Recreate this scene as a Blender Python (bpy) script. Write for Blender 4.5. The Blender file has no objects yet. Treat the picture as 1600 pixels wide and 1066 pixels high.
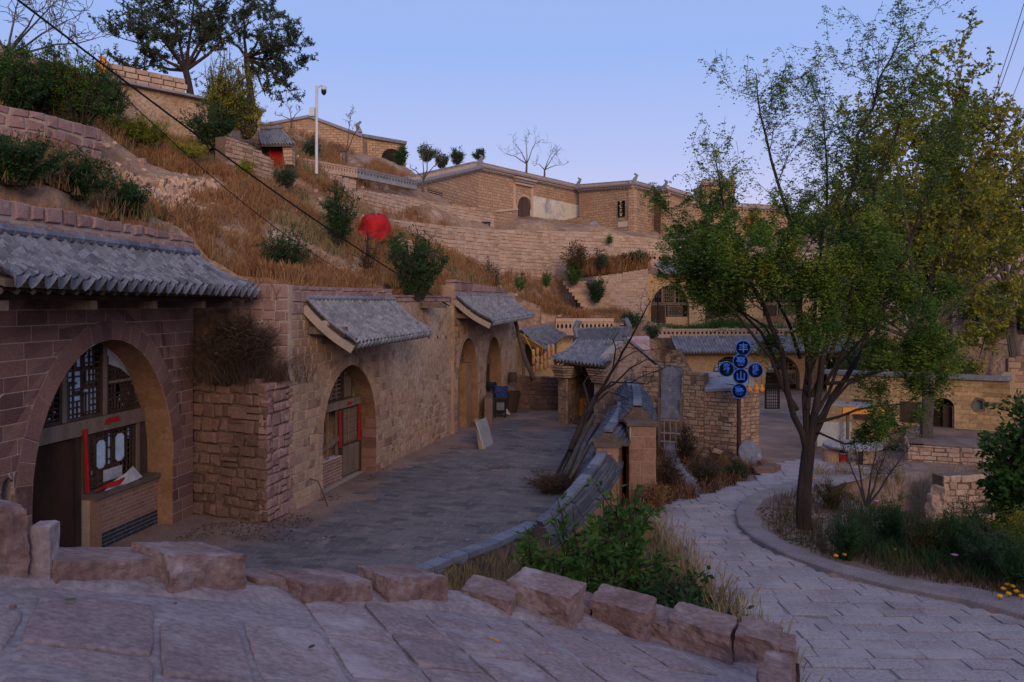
import bpy, math, random
import numpy as np
from mathutils import Vector, Matrix, noise

# ---------------------------------------------------------------- camera, sky, sun
scene = bpy.context.scene
COL = scene.collection
F, HZ = 1240.0, 472.0          # focal length in photo pixels, horizon row
cam_d = bpy.data.cameras.new('camera'); cam_d.sensor_width = 36; cam_d.lens = 36*F/1600
cam_d.shift_y = -(533-HZ)/1600.0; cam_d.clip_end = 3000; cam_d.clip_start = 0.1
cam = bpy.data.objects.new('camera', cam_d); COL.objects.link(cam)
cam.location = (0, 0, 0); cam.rotation_euler = (math.radians(90), 0, 0)
scene.camera = cam
SUN_EL, SUN_AZ = math.radians(15), math.radians(168)     # azimuth clockwise from +Y: behind the camera
world = bpy.data.worlds.new('World'); scene.world = world; world.use_nodes = True
wn = world.node_tree; wn.nodes.clear()
def wnode(t): return wn.nodes.new(t)
sky = wnode('ShaderNodeTexSky'); sky.sky_type = 'NISHITA'; sky.sun_disc = False
sky.sun_elevation = math.radians(4.0); sky.sun_rotation = SUN_AZ; sky.air_density = 1.0; sky.dust_density = 0.6; sky.ozone_density = 3.0
geo = wnode('ShaderNodeTexCoord'); sep = wnode('ShaderNodeSeparateXYZ'); rmp = wnode('ShaderNodeValToRGB')
wn.links.new(geo.outputs['Generated'], sep.inputs[0]); wn.links.new(sep.outputs['Z'], rmp.inputs[0])
cr = rmp.color_ramp; cr.elements[0].position = 0.0; cr.elements[0].color = (0.60, 0.56, 0.77, 1)
cr.elements[1].position = 0.85; cr.elements[1].color = (0.33, 0.39, 0.64, 1)
e = cr.elements.new(0.10); e.color = (0.53, 0.52, 0.75, 1)
e = cr.elements.new(0.18); e.color = (0.40, 0.455, 0.745, 1)
e = cr.elements.new(0.30); e.color = (0.285, 0.40, 0.75, 1)
e = cr.elements.new(0.45); e.color = (0.305, 0.40, 0.70, 1)
mixs = wnode('ShaderNodeMix'); mixs.data_type = 'RGBA'; mixs.inputs['Factor'].default_value = 0.88
sc_ = wnode('ShaderNodeVectorMath'); sc_.operation = 'SCALE'; sc_.inputs['Scale'].default_value = 1/0.12
bg = wnode('ShaderNodeBackground'); bg.inputs['Strength'].default_value = 0.12
wo = wnode('ShaderNodeOutputWorld')
wn.links.new(rmp.outputs['Color'], sc_.inputs[0])
wn.links.new(sky.outputs['Color'], mixs.inputs['A']); wn.links.new(sc_.outputs[0], mixs.inputs['B'])
wn.links.new(mixs.outputs['Result'], bg.inputs['Color']); wn.links.new(bg.outputs[0], wo.inputs[0])
sun_d = bpy.data.lights.new('sun', 'SUN'); sun_d.energy = 1.45; sun_d.angle = math.radians(28); sun_d.color = (1.0, 0.75, 0.52)
sun = bpy.data.objects.new('sun', sun_d); COL.objects.link(sun)
sd = Vector((math.sin(SUN_AZ)*math.cos(SUN_EL), math.cos(SUN_AZ)*math.cos(SUN_EL), math.sin(SUN_EL)))
sun.rotation_euler = sd.to_track_quat('Z', 'Y').to_euler()
scene.view_settings.view_transform = 'Standard'; scene.view_settings.look = 'None'
scene.view_settings.gamma = 1; scene.view_settings.exposure = 0.38; scene.view_settings.use_curve_mapping = False
scene.render.engine = 'CYCLES'
scene.cycles.max_bounces = 5; scene.cycles.diffuse_bounces = 3; scene.cycles.transparent_max_bounces = 4

# ---------------------------------------------------------------- pixel <-> world (camera at the origin, level)
def V(px, py, Y): return Vector(((px-800)/F*Y, Y, -(py-HZ)/F*Y))
def lerp(a, b, t): return a+(b-a)*t
HL = [(-5, -3.9), (6, -4.15), (10, -4.35), (14, -4.55), (16, -4.68), (20, -4.97), (26, -5.25), (31, -5.42), (52, -5.5), (400, -5.5)]
def hl(Y):
    if Y <= HL[0][0]: return HL[0][1]
    for (a, ha), (b, hb) in zip(HL, HL[1:]):
        if Y <= b: return lerp(ha, hb, (Y-a)/(b-a))
    return HL[-1][1]
def G(px, py, off=0.0):
    'point of the sloping lane seen at a pixel'
    Y = 15.0
    for _ in range(40): Y = lerp(Y, -(hl(Y)+off)*F/(py-HZ), 0.6)
    return Vector(((px-800)/F*Y, Y, hl(Y)+off))
def C(px, py, h=-4.6):
    Y = -h*F/(py-HZ); return Vector(((px-800)/F*Y, Y, h))
def ramp_z(x, y): return -1.3175-0.25*x-0.193*y
def R(px, py):
    a, b = (px-800)/F, -(py-HZ)/F
    Y = -1.3175/(b+0.25*a+0.193); return Vector((a*Y, Y, b*Y))

# ---------------------------------------------------------------- objects
WM = {}
def link(o, parent=None, M=None):
    COL.objects.link(o); M = M or Matrix.Identity(4); WM[o] = M
    if parent is not None:
        o.parent = parent; o.matrix_basis = WM[parent].inverted_safe() @ M
    else: o.matrix_basis = M
    return o
def tag(o, label=None, cat=None, group=None, kind=None):
    if label: o['label'] = label
    if cat: o['category'] = cat
    if group: o['group'] = group
    if kind: o['kind'] = kind
    return o
def thing(name, loc, label, cat, group=None, rz=0):
    o = bpy.data.objects.new(name, None); o.empty_display_size = 0.2
    link(o, None, Matrix.Translation(loc) @ Matrix.Rotation(rz, 4, 'Z'))
    return tag(o, label, cat, group)
def mesh(name, vs, fs, mat=None, smooth=False):
    me = bpy.data.meshes.new(name); me.from_pydata([tuple(v) for v in vs], [], fs)
    if mat: me.materials.append(mat)
    if smooth: me.polygons.foreach_set('use_smooth', [True]*len(me.polygons))
    me.update(); return me
def ob(name, me, parent=None, M=None): return link(bpy.data.objects.new(name, me), parent, M)
def wob(name, vs, fs, mat, parent=None, smooth=False, loc=None, **kw):
    'world coordinate vertices -> one object whose origin is at loc (or the centre of its foot)'
    if not len(vs): return None
    if loc is None:
        n = len(vs); a = np.array([tuple(v) for v in vs]); loc = Vector(((a[:, 0].min()+a[:, 0].max())/2, (a[:, 1].min()+a[:, 1].max())/2, a[:, 2].min()))
    me = mesh(name, [Vector(v)-loc for v in vs], fs, mat, smooth)
    o = ob(name, me, parent, Matrix.Translation(loc)); return tag(o, **kw)

class Geo:
    def __init__(s): s.v = []; s.f = []
    def add(s, vs, fs):
        b = len(s.v); s.v += [Vector(v) for v in vs]; s.f += [tuple(b+i for i in f) for f in fs]; return s
    def box(s, c, d, M=None):
        c = Vector(c); d = Vector(d)/2; vs = [Vector((sx*d.x, sy*d.y, sz*d.z)) for sz in (-1, 1) for sx, sy in ((-1, -1), (1, -1), (1, 1), (-1, 1))]
        if M is not None: vs = [M @ v for v in vs]
        return s.add([v+c for v in vs], [(3, 2, 1, 0), (4, 5, 6, 7), (0, 1, 5, 4), (1, 2, 6, 5), (2, 3, 7, 6), (3, 0, 4, 7)])
    def beam(s, a, b, w, h, up=(0, 0, 1)):
        a, b = Vector(a), Vector(b); z = (b-a); L = z.length; z.normalize(); x = z.cross(Vector(up))
        if x.length < 1e-4: x = Vector((1, 0, 0))
        x.normalize(); y = z.cross(x); M = Matrix((x, y, z)).transposed()
        return s.box((a+b)/2, (w, h, L), M)
    def tube(s, pts, rad, k=6, cap=True):
        pts = [Vector(p) for p in pts]; n = len(pts)
        if not hasattr(rad, '__len__'): rad = [rad]*n
        b = len(s.v); px = None
        for i, p in enumerate(pts):
            t = (pts[min(i+1, n-1)]-pts[max(i-1, 0)]).normalized()
            if px is None: px = t.cross(Vector((0.13, 0.21, 1)) if abs(t.z) < .95 else Vector((1, 0, 0.1))).normalized()
            px = (px-t*px.dot(t)); px = px.normalized() if px.length > 1e-5 else Vector((1, 0, 0)); py = t.cross(px)
            for j in range(k):
                a = 2*math.pi*j/k; s.v.append(p+(px*math.cos(a)+py*math.sin(a))*rad[i])
        for i in range(n-1):
            for j in range(k): s.f.append((b+i*k+j, b+i*k+(j+1) % k, b+(i+1)*k+(j+1) % k, b+(i+1)*k+j))
        if cap:
            s.f.append(tuple(b+j for j in range(k))[::-1]); s.f.append(tuple(b+(n-1)*k+j for j in range(k)))
        return s
    def lathe(s, prof, c=(0, 0, 0), k=16):
        c = Vector(c); b = len(s.v)
        for r, z in prof:
            for j in range(k):
                a = 2*math.pi*j/k; s.v.append(c+Vector((r*math.cos(a), r*math.sin(a), z)))
        for i in range(len(prof)-1):
            for j in range(k): s.f.append((b+i*k+j, b+i*k+(j+1) % k, b+(i+1)*k+(j+1) % k, b+(i+1)*k+j))
        s.f.append(tuple(b+j for j in range(k))[::-1]); s.f.append(tuple(b+(len(prof)-1)*k+j for j in range(k)))
        return s
    def out(s, name, mat, parent=None, smooth=False, loc=None, **kw): return wob(name, s.v, s.f, mat, parent, smooth, loc, **kw)

# ---------------------------------------------------------------- materials
MATS = {}
def mat(name, cols, scale=2.0, fine=25.0, bump=0.3, bscale=None, rough=0.9, rand=0.25, dist=0.02, contrast=0.5, stain=None, brick=None, spec=0.15, aniso=None, emit=0, hue=0.0):
    m = bpy.data.materials.new(name); m.use_nodes = True; t = m.node_tree; N = t.nodes; L = t.links
    N.clear(); out = N.new('ShaderNodeOutputMaterial'); bs = N.new('ShaderNodeBsdfPrincipled'); L.new(bs.outputs[0], out.inputs[0])
    bs.inputs['Roughness'].default_value = rough; bs.inputs['Specular IOR Level'].default_value = spec
    g = N.new('ShaderNodeNewGeometry'); oi = N.new('ShaderNodeObjectInfo')
    mp = N.new('ShaderNodeMapping'); L.new(g.outputs['Position'], mp.inputs[0])
    if aniso: mp.inputs['Scale'].default_value = aniso
    def noi(sc, det=5, r=.6, vec=mp.outputs[0]):
        n = N.new('ShaderNodeTexNoise'); n.inputs['Scale'].default_value = sc; n.inputs['Detail'].default_value = det; n.inputs['Roughness'].default_value = r
        L.new(vec, n.inputs['Vector']); return n
    n1 = noi(scale); n2 = noi(fine, 4)
    add = N.new('ShaderNodeMath'); add.operation = 'ADD'; L.new(g.outputs['Random Per Island'], add.inputs[0]); L.new(oi.outputs['Random'], add.inputs[1])
    fr = N.new('ShaderNodeMath'); fr.operation = 'FRACT'; L.new(add.outputs[0], fr.inputs[0])
    # ramp position: noise plus the random of the piece
    m1 = N.new('ShaderNodeMath'); m1.operation = 'MULTIPLY_ADD'; L.new(n1.outputs[0], m1.inputs[0]); m1.inputs[1].default_value = 2.2*(1-rand); m1.inputs[2].default_value = -0.6*(1-rand)
    m2 = N.new('ShaderNodeMath'); m2.operation = 'MULTIPLY_ADD'; L.new(fr.outputs[0], m2.inputs[0]); m2.inputs[1].default_value = rand; L.new(m1.outputs[0], m2.inputs[2])
    rp = N.new('ShaderNodeValToRGB'); L.new(m2.outputs[0], rp.inputs[0]); el = rp.color_ramp.elements
    k = len(cols)
    while len(el) < k: el.new(0.5)
    for i, c in enumerate(cols): el[i].position = i/(k-1) if k > 1 else 0; el[i].color = (*c, 1)
    colr = rp.outputs[0]
    def mul(a, fac_sock, lo, hi, cA=None):
        mr = N.new('ShaderNodeMapRange'); L.new(fac_sock, mr.inputs[0]); mr.inputs[1].default_value = .3; mr.inputs[2].default_value = .7; mr.inputs[3].default_value = lo; mr.inputs[4].default_value = hi
        x = N.new('ShaderNodeVectorMath'); x.operation = 'SCALE'; L.new(a, x.inputs[0]); L.new(mr.outputs[0], x.inputs['Scale']); return x.outputs[0]
    colr = mul(colr, n2.outputs[0], 1-contrast*.5, 1+contrast*.5)
    h = n2.outputs[0]
    if brick:   # far walls: (unit length, unit height, mortar colour, mortar size)
        uv = N.new('ShaderNodeUVMap'); b = N.new('ShaderNodeTexBrick'); L.new(uv.outputs[0], b.inputs['Vector'])
        b.inputs['Scale'].default_value = 1; b.inputs['Brick Width'].default_value = brick[0]; b.inputs['Row Height'].default_value = brick[1]
        b.inputs['Mortar Size'].default_value = brick[3]; b.inputs['Mortar Smooth'].default_value = .3
        b.inputs['Color1'].default_value = (1.15, 1.1, 1.05, 1); b.inputs['Color2'].default_value = (.78, .78, .8, 1); b.inputs['Mortar'].default_value = (*brick[2], 1)
        mx = N.new('ShaderNodeMix'); mx.data_type = 'RGBA'; mx.blend_type = 'MULTIPLY'; mx.inputs['Factor'].default_value = 1
        L.new(colr, mx.inputs['A']); L.new(b.outputs['Color'], mx.inputs['B']); colr = mx.outputs['Result']
    if stain:   # (colour, scale, low, high)
        n3 = noi(stain[1], 6, .65); mr = N.new('ShaderNodeMapRange'); L.new(n3.outputs[0], mr.inputs[0]); mr.inputs[1].default_value = stain[2]; mr.inputs[2].default_value = stain[3]
        mx = N.new('ShaderNodeMix'); mx.data_type = 'RGBA'; L.new(mr.outputs[0], mx.inputs['Factor']); L.new(colr, mx.inputs['A']); mx.inputs['B'].default_value = (*stain[0], 1); colr = mx.outputs['Result']
    L.new(colr, bs.inputs['Base Color'])
    if bump:
        nb = noi(bscale or fine*.7, 7, .65); bp = N.new('ShaderNodeBump'); bp.inputs['Strength'].default_value = bump; bp.inputs['Distance'].default_value = dist
        L.new(nb.outputs[0], bp.inputs['Height']); L.new(bp.outputs[0], bs.inputs['Normal'])
    if emit: bs.inputs['Emission Color'].default_value = (*cols[0], 1); bs.inputs['Emission Strength'].default_value = emit
    MATS[name] = m; return m
def leafmat(name, cols, trans=.35, rough=.55):
    m = bpy.data.materials.new(name); m.use_nodes = True; t = m.node_tree; N = t.nodes; L = t.links; N.clear()
    out = N.new('ShaderNodeOutputMaterial'); g = N.new('ShaderNodeNewGeometry'); rp = N.new('ShaderNodeValToRGB'); el = rp.color_ramp.elements
    no = N.new('ShaderNodeTexNoise'); no.inputs['Scale'].default_value = 1.1; no.inputs['Detail'].default_value = 2; L.new(g.outputs['Position'], no.inputs['Vector'])
    ma = N.new('ShaderNodeMath'); ma.operation = 'MULTIPLY_ADD'; L.new(no.outputs[0], ma.inputs[0]); ma.inputs[1].default_value = 1.3; ma.inputs[2].default_value = -.4
    mb = N.new('ShaderNodeMath'); mb.operation = 'MULTIPLY_ADD'; L.new(g.outputs['Random Per Island'], mb.inputs[0]); mb.inputs[1].default_value = .5; L.new(ma.outputs[0], mb.inputs[2])
    L.new(mb.outputs[0], rp.inputs[0]); k = len(cols)
    while len(el) < k: el.new(.5)
    for i, c in enumerate(cols): el[i].position = i/(k-1); el[i].color = (*c, 1)
    d = N.new('ShaderNodeBsdfPrincipled'); d.inputs['Roughness'].default_value = rough; d.inputs['Specular IOR Level'].default_value = .2; L.new(rp.outputs[0], d.inputs['Base Color'])
    tr = N.new('ShaderNodeBsdfTranslucent'); L.new(rp.outputs[0], tr.inputs[0]); mx = N.new('ShaderNodeMixShader'); mx.inputs[0].default_value = trans
    L.new(d.outputs[0], mx.inputs[1]); L.new(tr.outputs[0], mx.inputs[2]); L.new(mx.outputs[0], out.inputs[0]); return m

SAND = mat('purple_sandstone', [(.085, .042, .040), (.18, .09, .078), (.26, .135, .105), (.14, .082, .086)], 1.2, 30, .45, rand=.75, stain=((.26, .17, .13), 1.6, .58, .75))
SAND_TOP = mat('parapet_sandstone', [(.15, .085, .08), (.26, .15, .135), (.33, .20, .175), (.22, .14, .135)], 1.5, 30, .45, rand=.55, stain=((.45, .36, .30), 2.2, .60, .75))
FIELD = mat('fieldstone', [(.085, .05, .042), (.155, .088, .070), (.215, .125, .098), (.145, .08, .07)], 1.3, 22, .7, rand=.5, dist=.03, stain=((.30, .2, .13), 1.1, .55, .75))
MIXED = mat('mixed_tan_stone', [(.17, .095, .08), (.33, .20, .135), (.44, .28, .18), (.24, .14, .12)], .9, 22, .5, rand=.75, stain=((.5, .34, .22), 1.4, .52, .7))
MORTAR = mat('lime_mortar', [(.33, .25, .20), (.44, .34, .28)], 3, 40, .4, rand=0)
MUDMORTAR = mat('mud_mortar', [(.12, .075, .05), (.22, .145, .10)], 3, 30, .6, rand=0, dist=.03)
CLAY = mat('clay_plaster', [(.19, .095, .055), (.28, .15, .088), (.34, .195, .125)], .9, 14, .5, rand=0, contrast=.5, stain=((.20, .10, .045), 1.3, .52, .72))
PLASTER = mat('weathered_mud_plaster', [(.32, .20, .13), (.43, .285, .19), (.50, .35, .25)], 1.1, 9, .8, rand=0, dist=.05, contrast=.7, stain=((.28, .15, .10), 2.2, .52, .66))
TANBRICK = mat('tan_brick_wall', [(.30, .185, .115), (.40, .255, .16), (.47, .31, .20)], .35, 6, .3, rand=.1, brick=(.62, .24, (.55, .50, .48), .03), stain=((.30, .165, .105), .35, .52, .7))
TANSTONE = mat('tan_wall_stone', [(.30, .175, .125), (.42, .265, .185), (.52, .345, .245), (.36, .22, .17)], .5, 12, .5, rand=.6, stain=((.55, .38, .27), .8, .55, .72))
OCHRE = mat('ochre_plaster', [(.40, .23, .105), (.50, .31, .16), (.54, .35, .20)], .6, 8, .3, rand=0, stain=((.33, .2, .12), 1, .55, .75))
YBRICK = mat('yellow_brick_wall', [(.34, .21, .10), (.45, .29, .15), (.52, .345, .19)], .5, 8, .35, rand=.1, brick=(.5, .17, (.66, .62, .58), .012), stain=((.3, .19, .12), .9, .56, .75))
TILE = mat('grey_roof_tile', [(.05, .052, .068), (.115, .12, .15), (.20, .205, .25), (.09, .095, .12)], 2.5, 35, .3, rand=.6, rough=.8, stain=((.27, .265, .29), 5, .62, .74))
TILE_FAR = mat('weathered_roof_tile', [(.10, .10, .12), (.20, .195, .22), (.29, .275, .29)], 3.5, 20, .4, rand=.5, rough=.85, stain=((.4, .34, .3), 3, .6, .75))
DECK = mat('roof_clay_bed', [(.10, .07, .055), (.15, .11, .085)], 3, 20, .5, rand=0)
WOOD = mat('weathered_wood', [(.10, .065, .045), (.19, .13, .095), (.27, .195, .15)], 4, 60, .4, rand=.4, aniso=(1, 1, .15))
WOOD_DK = mat('dark_old_wood', [(.035, .02, .016), (.07, .04, .03), (.11, .07, .055)], 4, 60, .4, rand=.4, aniso=(1, 1, .15))
WOOD_LT = mat('pale_timber', [(.30, .22, .165), (.42, .33, .26)], 4, 50, .3, rand=.3)
CURTAIN = mat('brown_door_curtain', [(.035, .018, .012), (.075, .035, .022)], 2, 60, .3, rand=.2)
PAPER = mat('window_paper', [(.36, .46, .60), (.50, .60, .72)], 3, 12, .1, rand=.2, contrast=.2)  # blue of the reflected sky is put into the paper colour
PAPER_W = mat('torn_white_paper', [(.33, .32, .32), (.48, .46, .46)], 5, 20, .3, rand=.2, contrast=.3)
RED = mat('red_cloth', [(.30, .012, .012), (.50, .022, .02)], 6, 20, .4, rand=.2, contrast=.3)
RED_TARP = mat('red_tarpaulin', [(.30, .008, .010), (.48, .012, .014)], 1.5, 4, .8, rand=0, contrast=.6, dist=.1, rough=.6)
REDBR = mat('red_brick', [(.20, .095, .06), (.29, .15, .10), (.26, .15, .12)], 3, 40, .3, rand=.6)
BLACKBR = mat('black_painted_brick', [(.03, .03, .038), (.05, .05, .06)], 3, 40, .3, rand=.5)
WHITEJ = mat('white_joint', [(.5, .47, .46), (.6, .57, .56)], 3, 40, .2, rand=0)
DIRT = mat('packed_dirt', [(.16, .098, .075), (.25, .16, .122), (.32, .215, .17)], .8, 18, .5, rand=0, contrast=.5, stain=((.13, .10, .10), .5, .52, .68))
HILLM = mat('loess_soil', [(.15, .08, .045), (.27, .15, .085), (.36, .22, .14), (.21, .11, .06)], .35, 6, .8, rand=0, dist=.12, contrast=.7, stain=((.46, .31, .22), 1.1, .56, .7))
LANE = mat('lane_paver_stone', [(.21, .17, .172), (.30, .245, .245), (.36, .30, .298), (.27, .22, .222)], .8, 30, .35, rand=.35, stain=((.40, .335, .325), 1.5, .5, .7), contrast=.6)
LANE_BED = mat('lane_dust', [(.20, .16, .155), (.30, .245, .24)], 1.5, 30, .4, rand=0)
YARD = mat('courtyard_paver', [(.055, .050, .056), (.115, .10, .104), (.175, .15, .15), (.085, .074, .078)], .7, 25, .3, rand=.4, stain=((.25, .2, .19), 1.5, .56, .7))
RAMP = mat('ramp_sandstone', [(.19, .128, .125), (.265, .187, .178), (.325, .235, .225), (.235, .165, .16)], 1.6, 26, .9, rand=.3, dist=.03, stain=((.44, .36, .355), 1.7, .52, .7), contrast=.6)
RAMP_M = mat('ramp_mortar', [(.235, .18, .178), (.325, .258, .252)], 2.5, 20, .7, rand=0, dist=.03, contrast=.5)
CURB = mat('parapet_red_rock', [(.13, .07, .06), (.20, .12, .105), (.26, .17, .155), (.18, .11, .10)], 2.2, 20, .8, rand=.25, dist=.03, stain=((.36, .28, .27), 2.4, .55, .7), contrast=.6)
BARK = mat('dark_bark', [(.028, .019, .017), (.06, .042, .036)], 6, 50, .7, rand=.1, aniso=(1, 1, .3))
BARK_L = mat('grey_bark', [(.07, .052, .045), (.13, .10, .085)], 6, 40, .6, rand=.2, aniso=(1, 1, .3))
STRAW = leafmat('dry_rust_grass', [(.15, .06, .025), (.28, .12, .05), (.40, .22, .10), (.22, .095, .04)], .3, .8)
STRAW_T = leafmat('dry_tan_grass', [(.20, .13, .055), (.34, .24, .115), (.46, .34, .19)], .3, .8)
STRAW_D = leafmat('dead_brown_grass', [(.04, .025, .02), (.085, .052, .038), (.15, .095, .062)], .2, .8)
LEAF_D = leafmat('dark_green_leaf', [(.014, .036, .014), (.034, .08, .025), (.07, .13, .035)])
LEAF_M = leafmat('mid_green_leaf', [(.025, .06, .010), (.055, .13, .022), (.12, .20, .035)])
LEAF_Y = leafmat('yellowing_leaf', [(.04, .07, .014), (.14, .17, .022), (.33, .29, .03), (.46, .33, .035)])
CAPT = mat('dark_cap_tile', [(.05, .05, .062), (.095, .095, .115), (.15, .15, .17)], 3, 30, .4, rand=.7, rough=.85)
CLAY_D = mat('dark_brown_clay', [(.11, .06, .04), (.18, .10, .06), (.24, .145, .09)], 1.5, 14, .6, rand=0, contrast=.6)  # darker brown clay for the arch reveal of the second house
LEAF_MAIN = leafmat('honey_locust_leaf', [(.022, .05, .012), (.055, .115, .018), (.13, .20, .028), (.34, .31, .035)])
LEAF_G = leafmat('grey_green_leaf', [(.035, .055, .03), (.08, .11, .06), (.14, .18, .09)], .5)
LEAF_B = leafmat('brown_dry_leaf', [(.06, .045, .02), (.13, .085, .04), (.09, .08, .03)])
METAL_W = mat('white_painted_steel', [(.5, .51, .54), (.6, .61, .63)], 3, 20, .05, rand=0, rough=.5, contrast=.1)
BLACK = mat('black_plastic', [(.012, .012, .015), (.02, .02, .025)], 3, 20, .05, rand=0, rough=.5)
CABLE = mat('cable_black', [(.008, .008, .010), (.012, .012, .015)], 3, 20, 0, rand=0, rough=.9)
CABLE_F = mat('cable_grey', [(.10, .09, .10), (.12, .11, .12)], 3, 20, 0, rand=0, rough=.9)
DARKNESS = mat('interior_darkness', [(.015, .011, .009), (.03, .02, .016)], 2, 20, .3, rand=0)  # shade inside openings, put into a near-black colour
# ---------------------------------------------------------------- polygons and masonry
def clip(poly, a, b, keep_left=True):
    'part of a convex polygon to the left of the line a-b'
    out = []; n = len(poly); sg = 1 if keep_left else -1
    def sd(p): return sg*((b[0]-a[0])*(p[1]-a[1])-(b[1]-a[1])*(p[0]-a[0]))
    for i in range(n):
        p, q = poly[i], poly[(i+1) % n]; dp, dq = sd(p), sd(q)
        if dp >= 0: out.append(p)
        if (dp > 0 and dq < 0) or (dp < 0 and dq > 0):
            t = dp/(dp-dq); out.append((p[0]+(q[0]-p[0])*t, p[1]+(q[1]-p[1])*t))
    return out
def area(p): return .5*sum(p[i][0]*p[(i+1) % len(p)][1]-p[(i+1) % len(p)][0]*p[i][1] for i in range(len(p)))
def subtract(poly, hole):
    'convex poly minus convex ccw hole -> list of convex pieces'
    hx = [p[0] for p in hole]; hy = [p[1] for p in hole]
    if max(p[0] for p in poly) <= min(hx) or min(p[0] for p in poly) >= max(hx) or max(p[1] for p in poly) <= min(hy) or min(p[1] for p in poly) >= max(hy): return [poly]
    res = []; rest = poly
    for i in range(len(hole)):
        a, b = hole[i], hole[(i+1) % len(hole)]
        o = clip(rest, a, b, False)
        if len(o) > 2 and area(o) > 1e-5: res.append(o)
        rest = clip(rest, a, b, True)
        if len(rest) < 3 or area(rest) < 1e-6: break
    return res
def arch(c, w, H, s0, p=1.0, n=14, t0=-.02, off=0.0):
    'ccw convex arch opening: centre, half width, apex, spring height'
    pts = [(c+w+off, t0)]
    for i in range(n+1):
        a = math.pi*i/n; x = math.cos(a); x = math.copysign(abs(x)**p, x)
        pts.append((c+(w+off)*x, s0+(H+off-s0)*max(0.0, math.sin(a))**(1/p if p > 1 else 1)))
    pts.append((c-w-off, t0)); return pts
class Wall:
    def __init__(s, A, B, z, face=None):
        s.A = Vector((A[0], A[1], 0)); B = Vector((B[0], B[1], 0)); s.L = (B-s.A).length; s.u = (B-s.A)/s.L; s.z = z
        s.n = Vector((s.u.y, -s.u.x, 0)); s.flip = False
        tgt = Vector((*face, 0)) if face else Vector((0, 0, 0))
        if (tgt-(s.A+B)/2).dot(s.n) < 0: s.n = -s.n; s.flip = True
    def p(s, a, t, d=0.0): q = s.A+s.u*a+s.n*d; return Vector((q.x, q.y, s.z+t))
    def at(s, px): 'length along the wall where an image column meets it'; k = (px-800)/F; return (k*s.A.y-s.A.x)/(s.u.x-k*s.u.y)
    def tt(s, px, py, d=0.0):
        k = (px-800)/F; q = s.A+s.n*d; a = (k*q.y-q.x)/(s.u.x-k*s.u.y); Y = q.y+s.u.y*a; return (a, -(py-HZ)/F*Y-s.z)
    def M(s, a, t, d=0.0):
        x = s.u if s.n.cross(Vector((0, 0, 1))).dot(s.u) < 0 else -s.u
        y = Vector((0, 0, 1)).cross(x); m = Matrix((x, y, Vector((0, 0, 1)))).transposed().to_4x4(); m.translation = s.p(a, t, d); return m
def prism(w, poly, d0, d1, bev=0.0, jit=0.0, rnd=random):
    n = len(poly); cx = sum(p[0] for p in poly)/n; cy = sum(p[1] for p in poly)/n
    if w.flip: poly = poly[::-1]
    vs = [w.p(a, t, d0) for a, t in poly]; fs = []
    if bev:
        vs += [w.p(a, t, d1-bev) for a, t in poly]; tl = [rnd.uniform(-jit, jit) for _ in poly]
        for (a, t), j in zip(poly, tl):
            l = math.hypot(a-cx, t-cy) or 1; k = min(bev*1.5/l, .45); vs.append(w.p(a+(cx-a)*k, t+(cy-t)*k, d1+j))
        rings = 3
    else: vs += [w.p(a, t, d1) for a, t in poly]; rings = 2
    for r in range(rings-1):
        for i in range(n): fs.append((r*n+i, r*n+(i+1) % n, (r+1)*n+(i+1) % n, (r+1)*n+i))
    fs.append(tuple((rings-1)*n+i for i in range(n))); fs.append(tuple(range(n))[::-1]); return vs, fs
def backing(name, w, poly, holes, th, m, parent, d=0.0, **kw):
    g = Geo(); ps = [poly]
    for h in holes: ps = [q for p in ps for q in subtract(p, h)]
    for p in ps: g.add(*prism(w, p, d-th, d))
    return g.out(name, m, parent, **kw)
def courses(w, top, ch, ln, gap=.015, rnd=random, jit=0.0, s0=0.0, s1=None, t0=0.0, bot=None, maxrows=200):
    'list of block polygons in courses; top may be a function of s'
    s1 = w.L if s1 is None else s1; topf = top if callable(top) else (lambda s: top); botf = bot or (lambda s: t0); t = t0; out = []; mx = max(topf(s0+(s1-s0)*i/20) for i in range(21)); row = 0
    while t < mx-.03 and row < maxrows:
        h = rnd.uniform(*ch); s = s0-rnd.random()*ln[1]*.8
        if t+h > mx-ch[0]*.45: h = mx-t
        while s < s1:
            l = rnd.uniform(*ln); a, b = max(s, s0), min(s+l, s1); s += l
            if b-a < .05: continue
            if s1-b < .07: b = s1; s = s1
            tm = topf((a+b)/2); tb = min(t+h, tm); lo = max(t, botf((a+b)/2))
            if tb-lo < .04: continue
            g = gap/2; j = lambda: rnd.uniform(-jit, jit)
            out.append([(a+g+j(), lo+g+j()), (b-g+j(), lo+g+j()), (b-g+j(), tb-g+j()), (a+g+j(), tb-g+j())])
        t += h; row += 1
    return out
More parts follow.
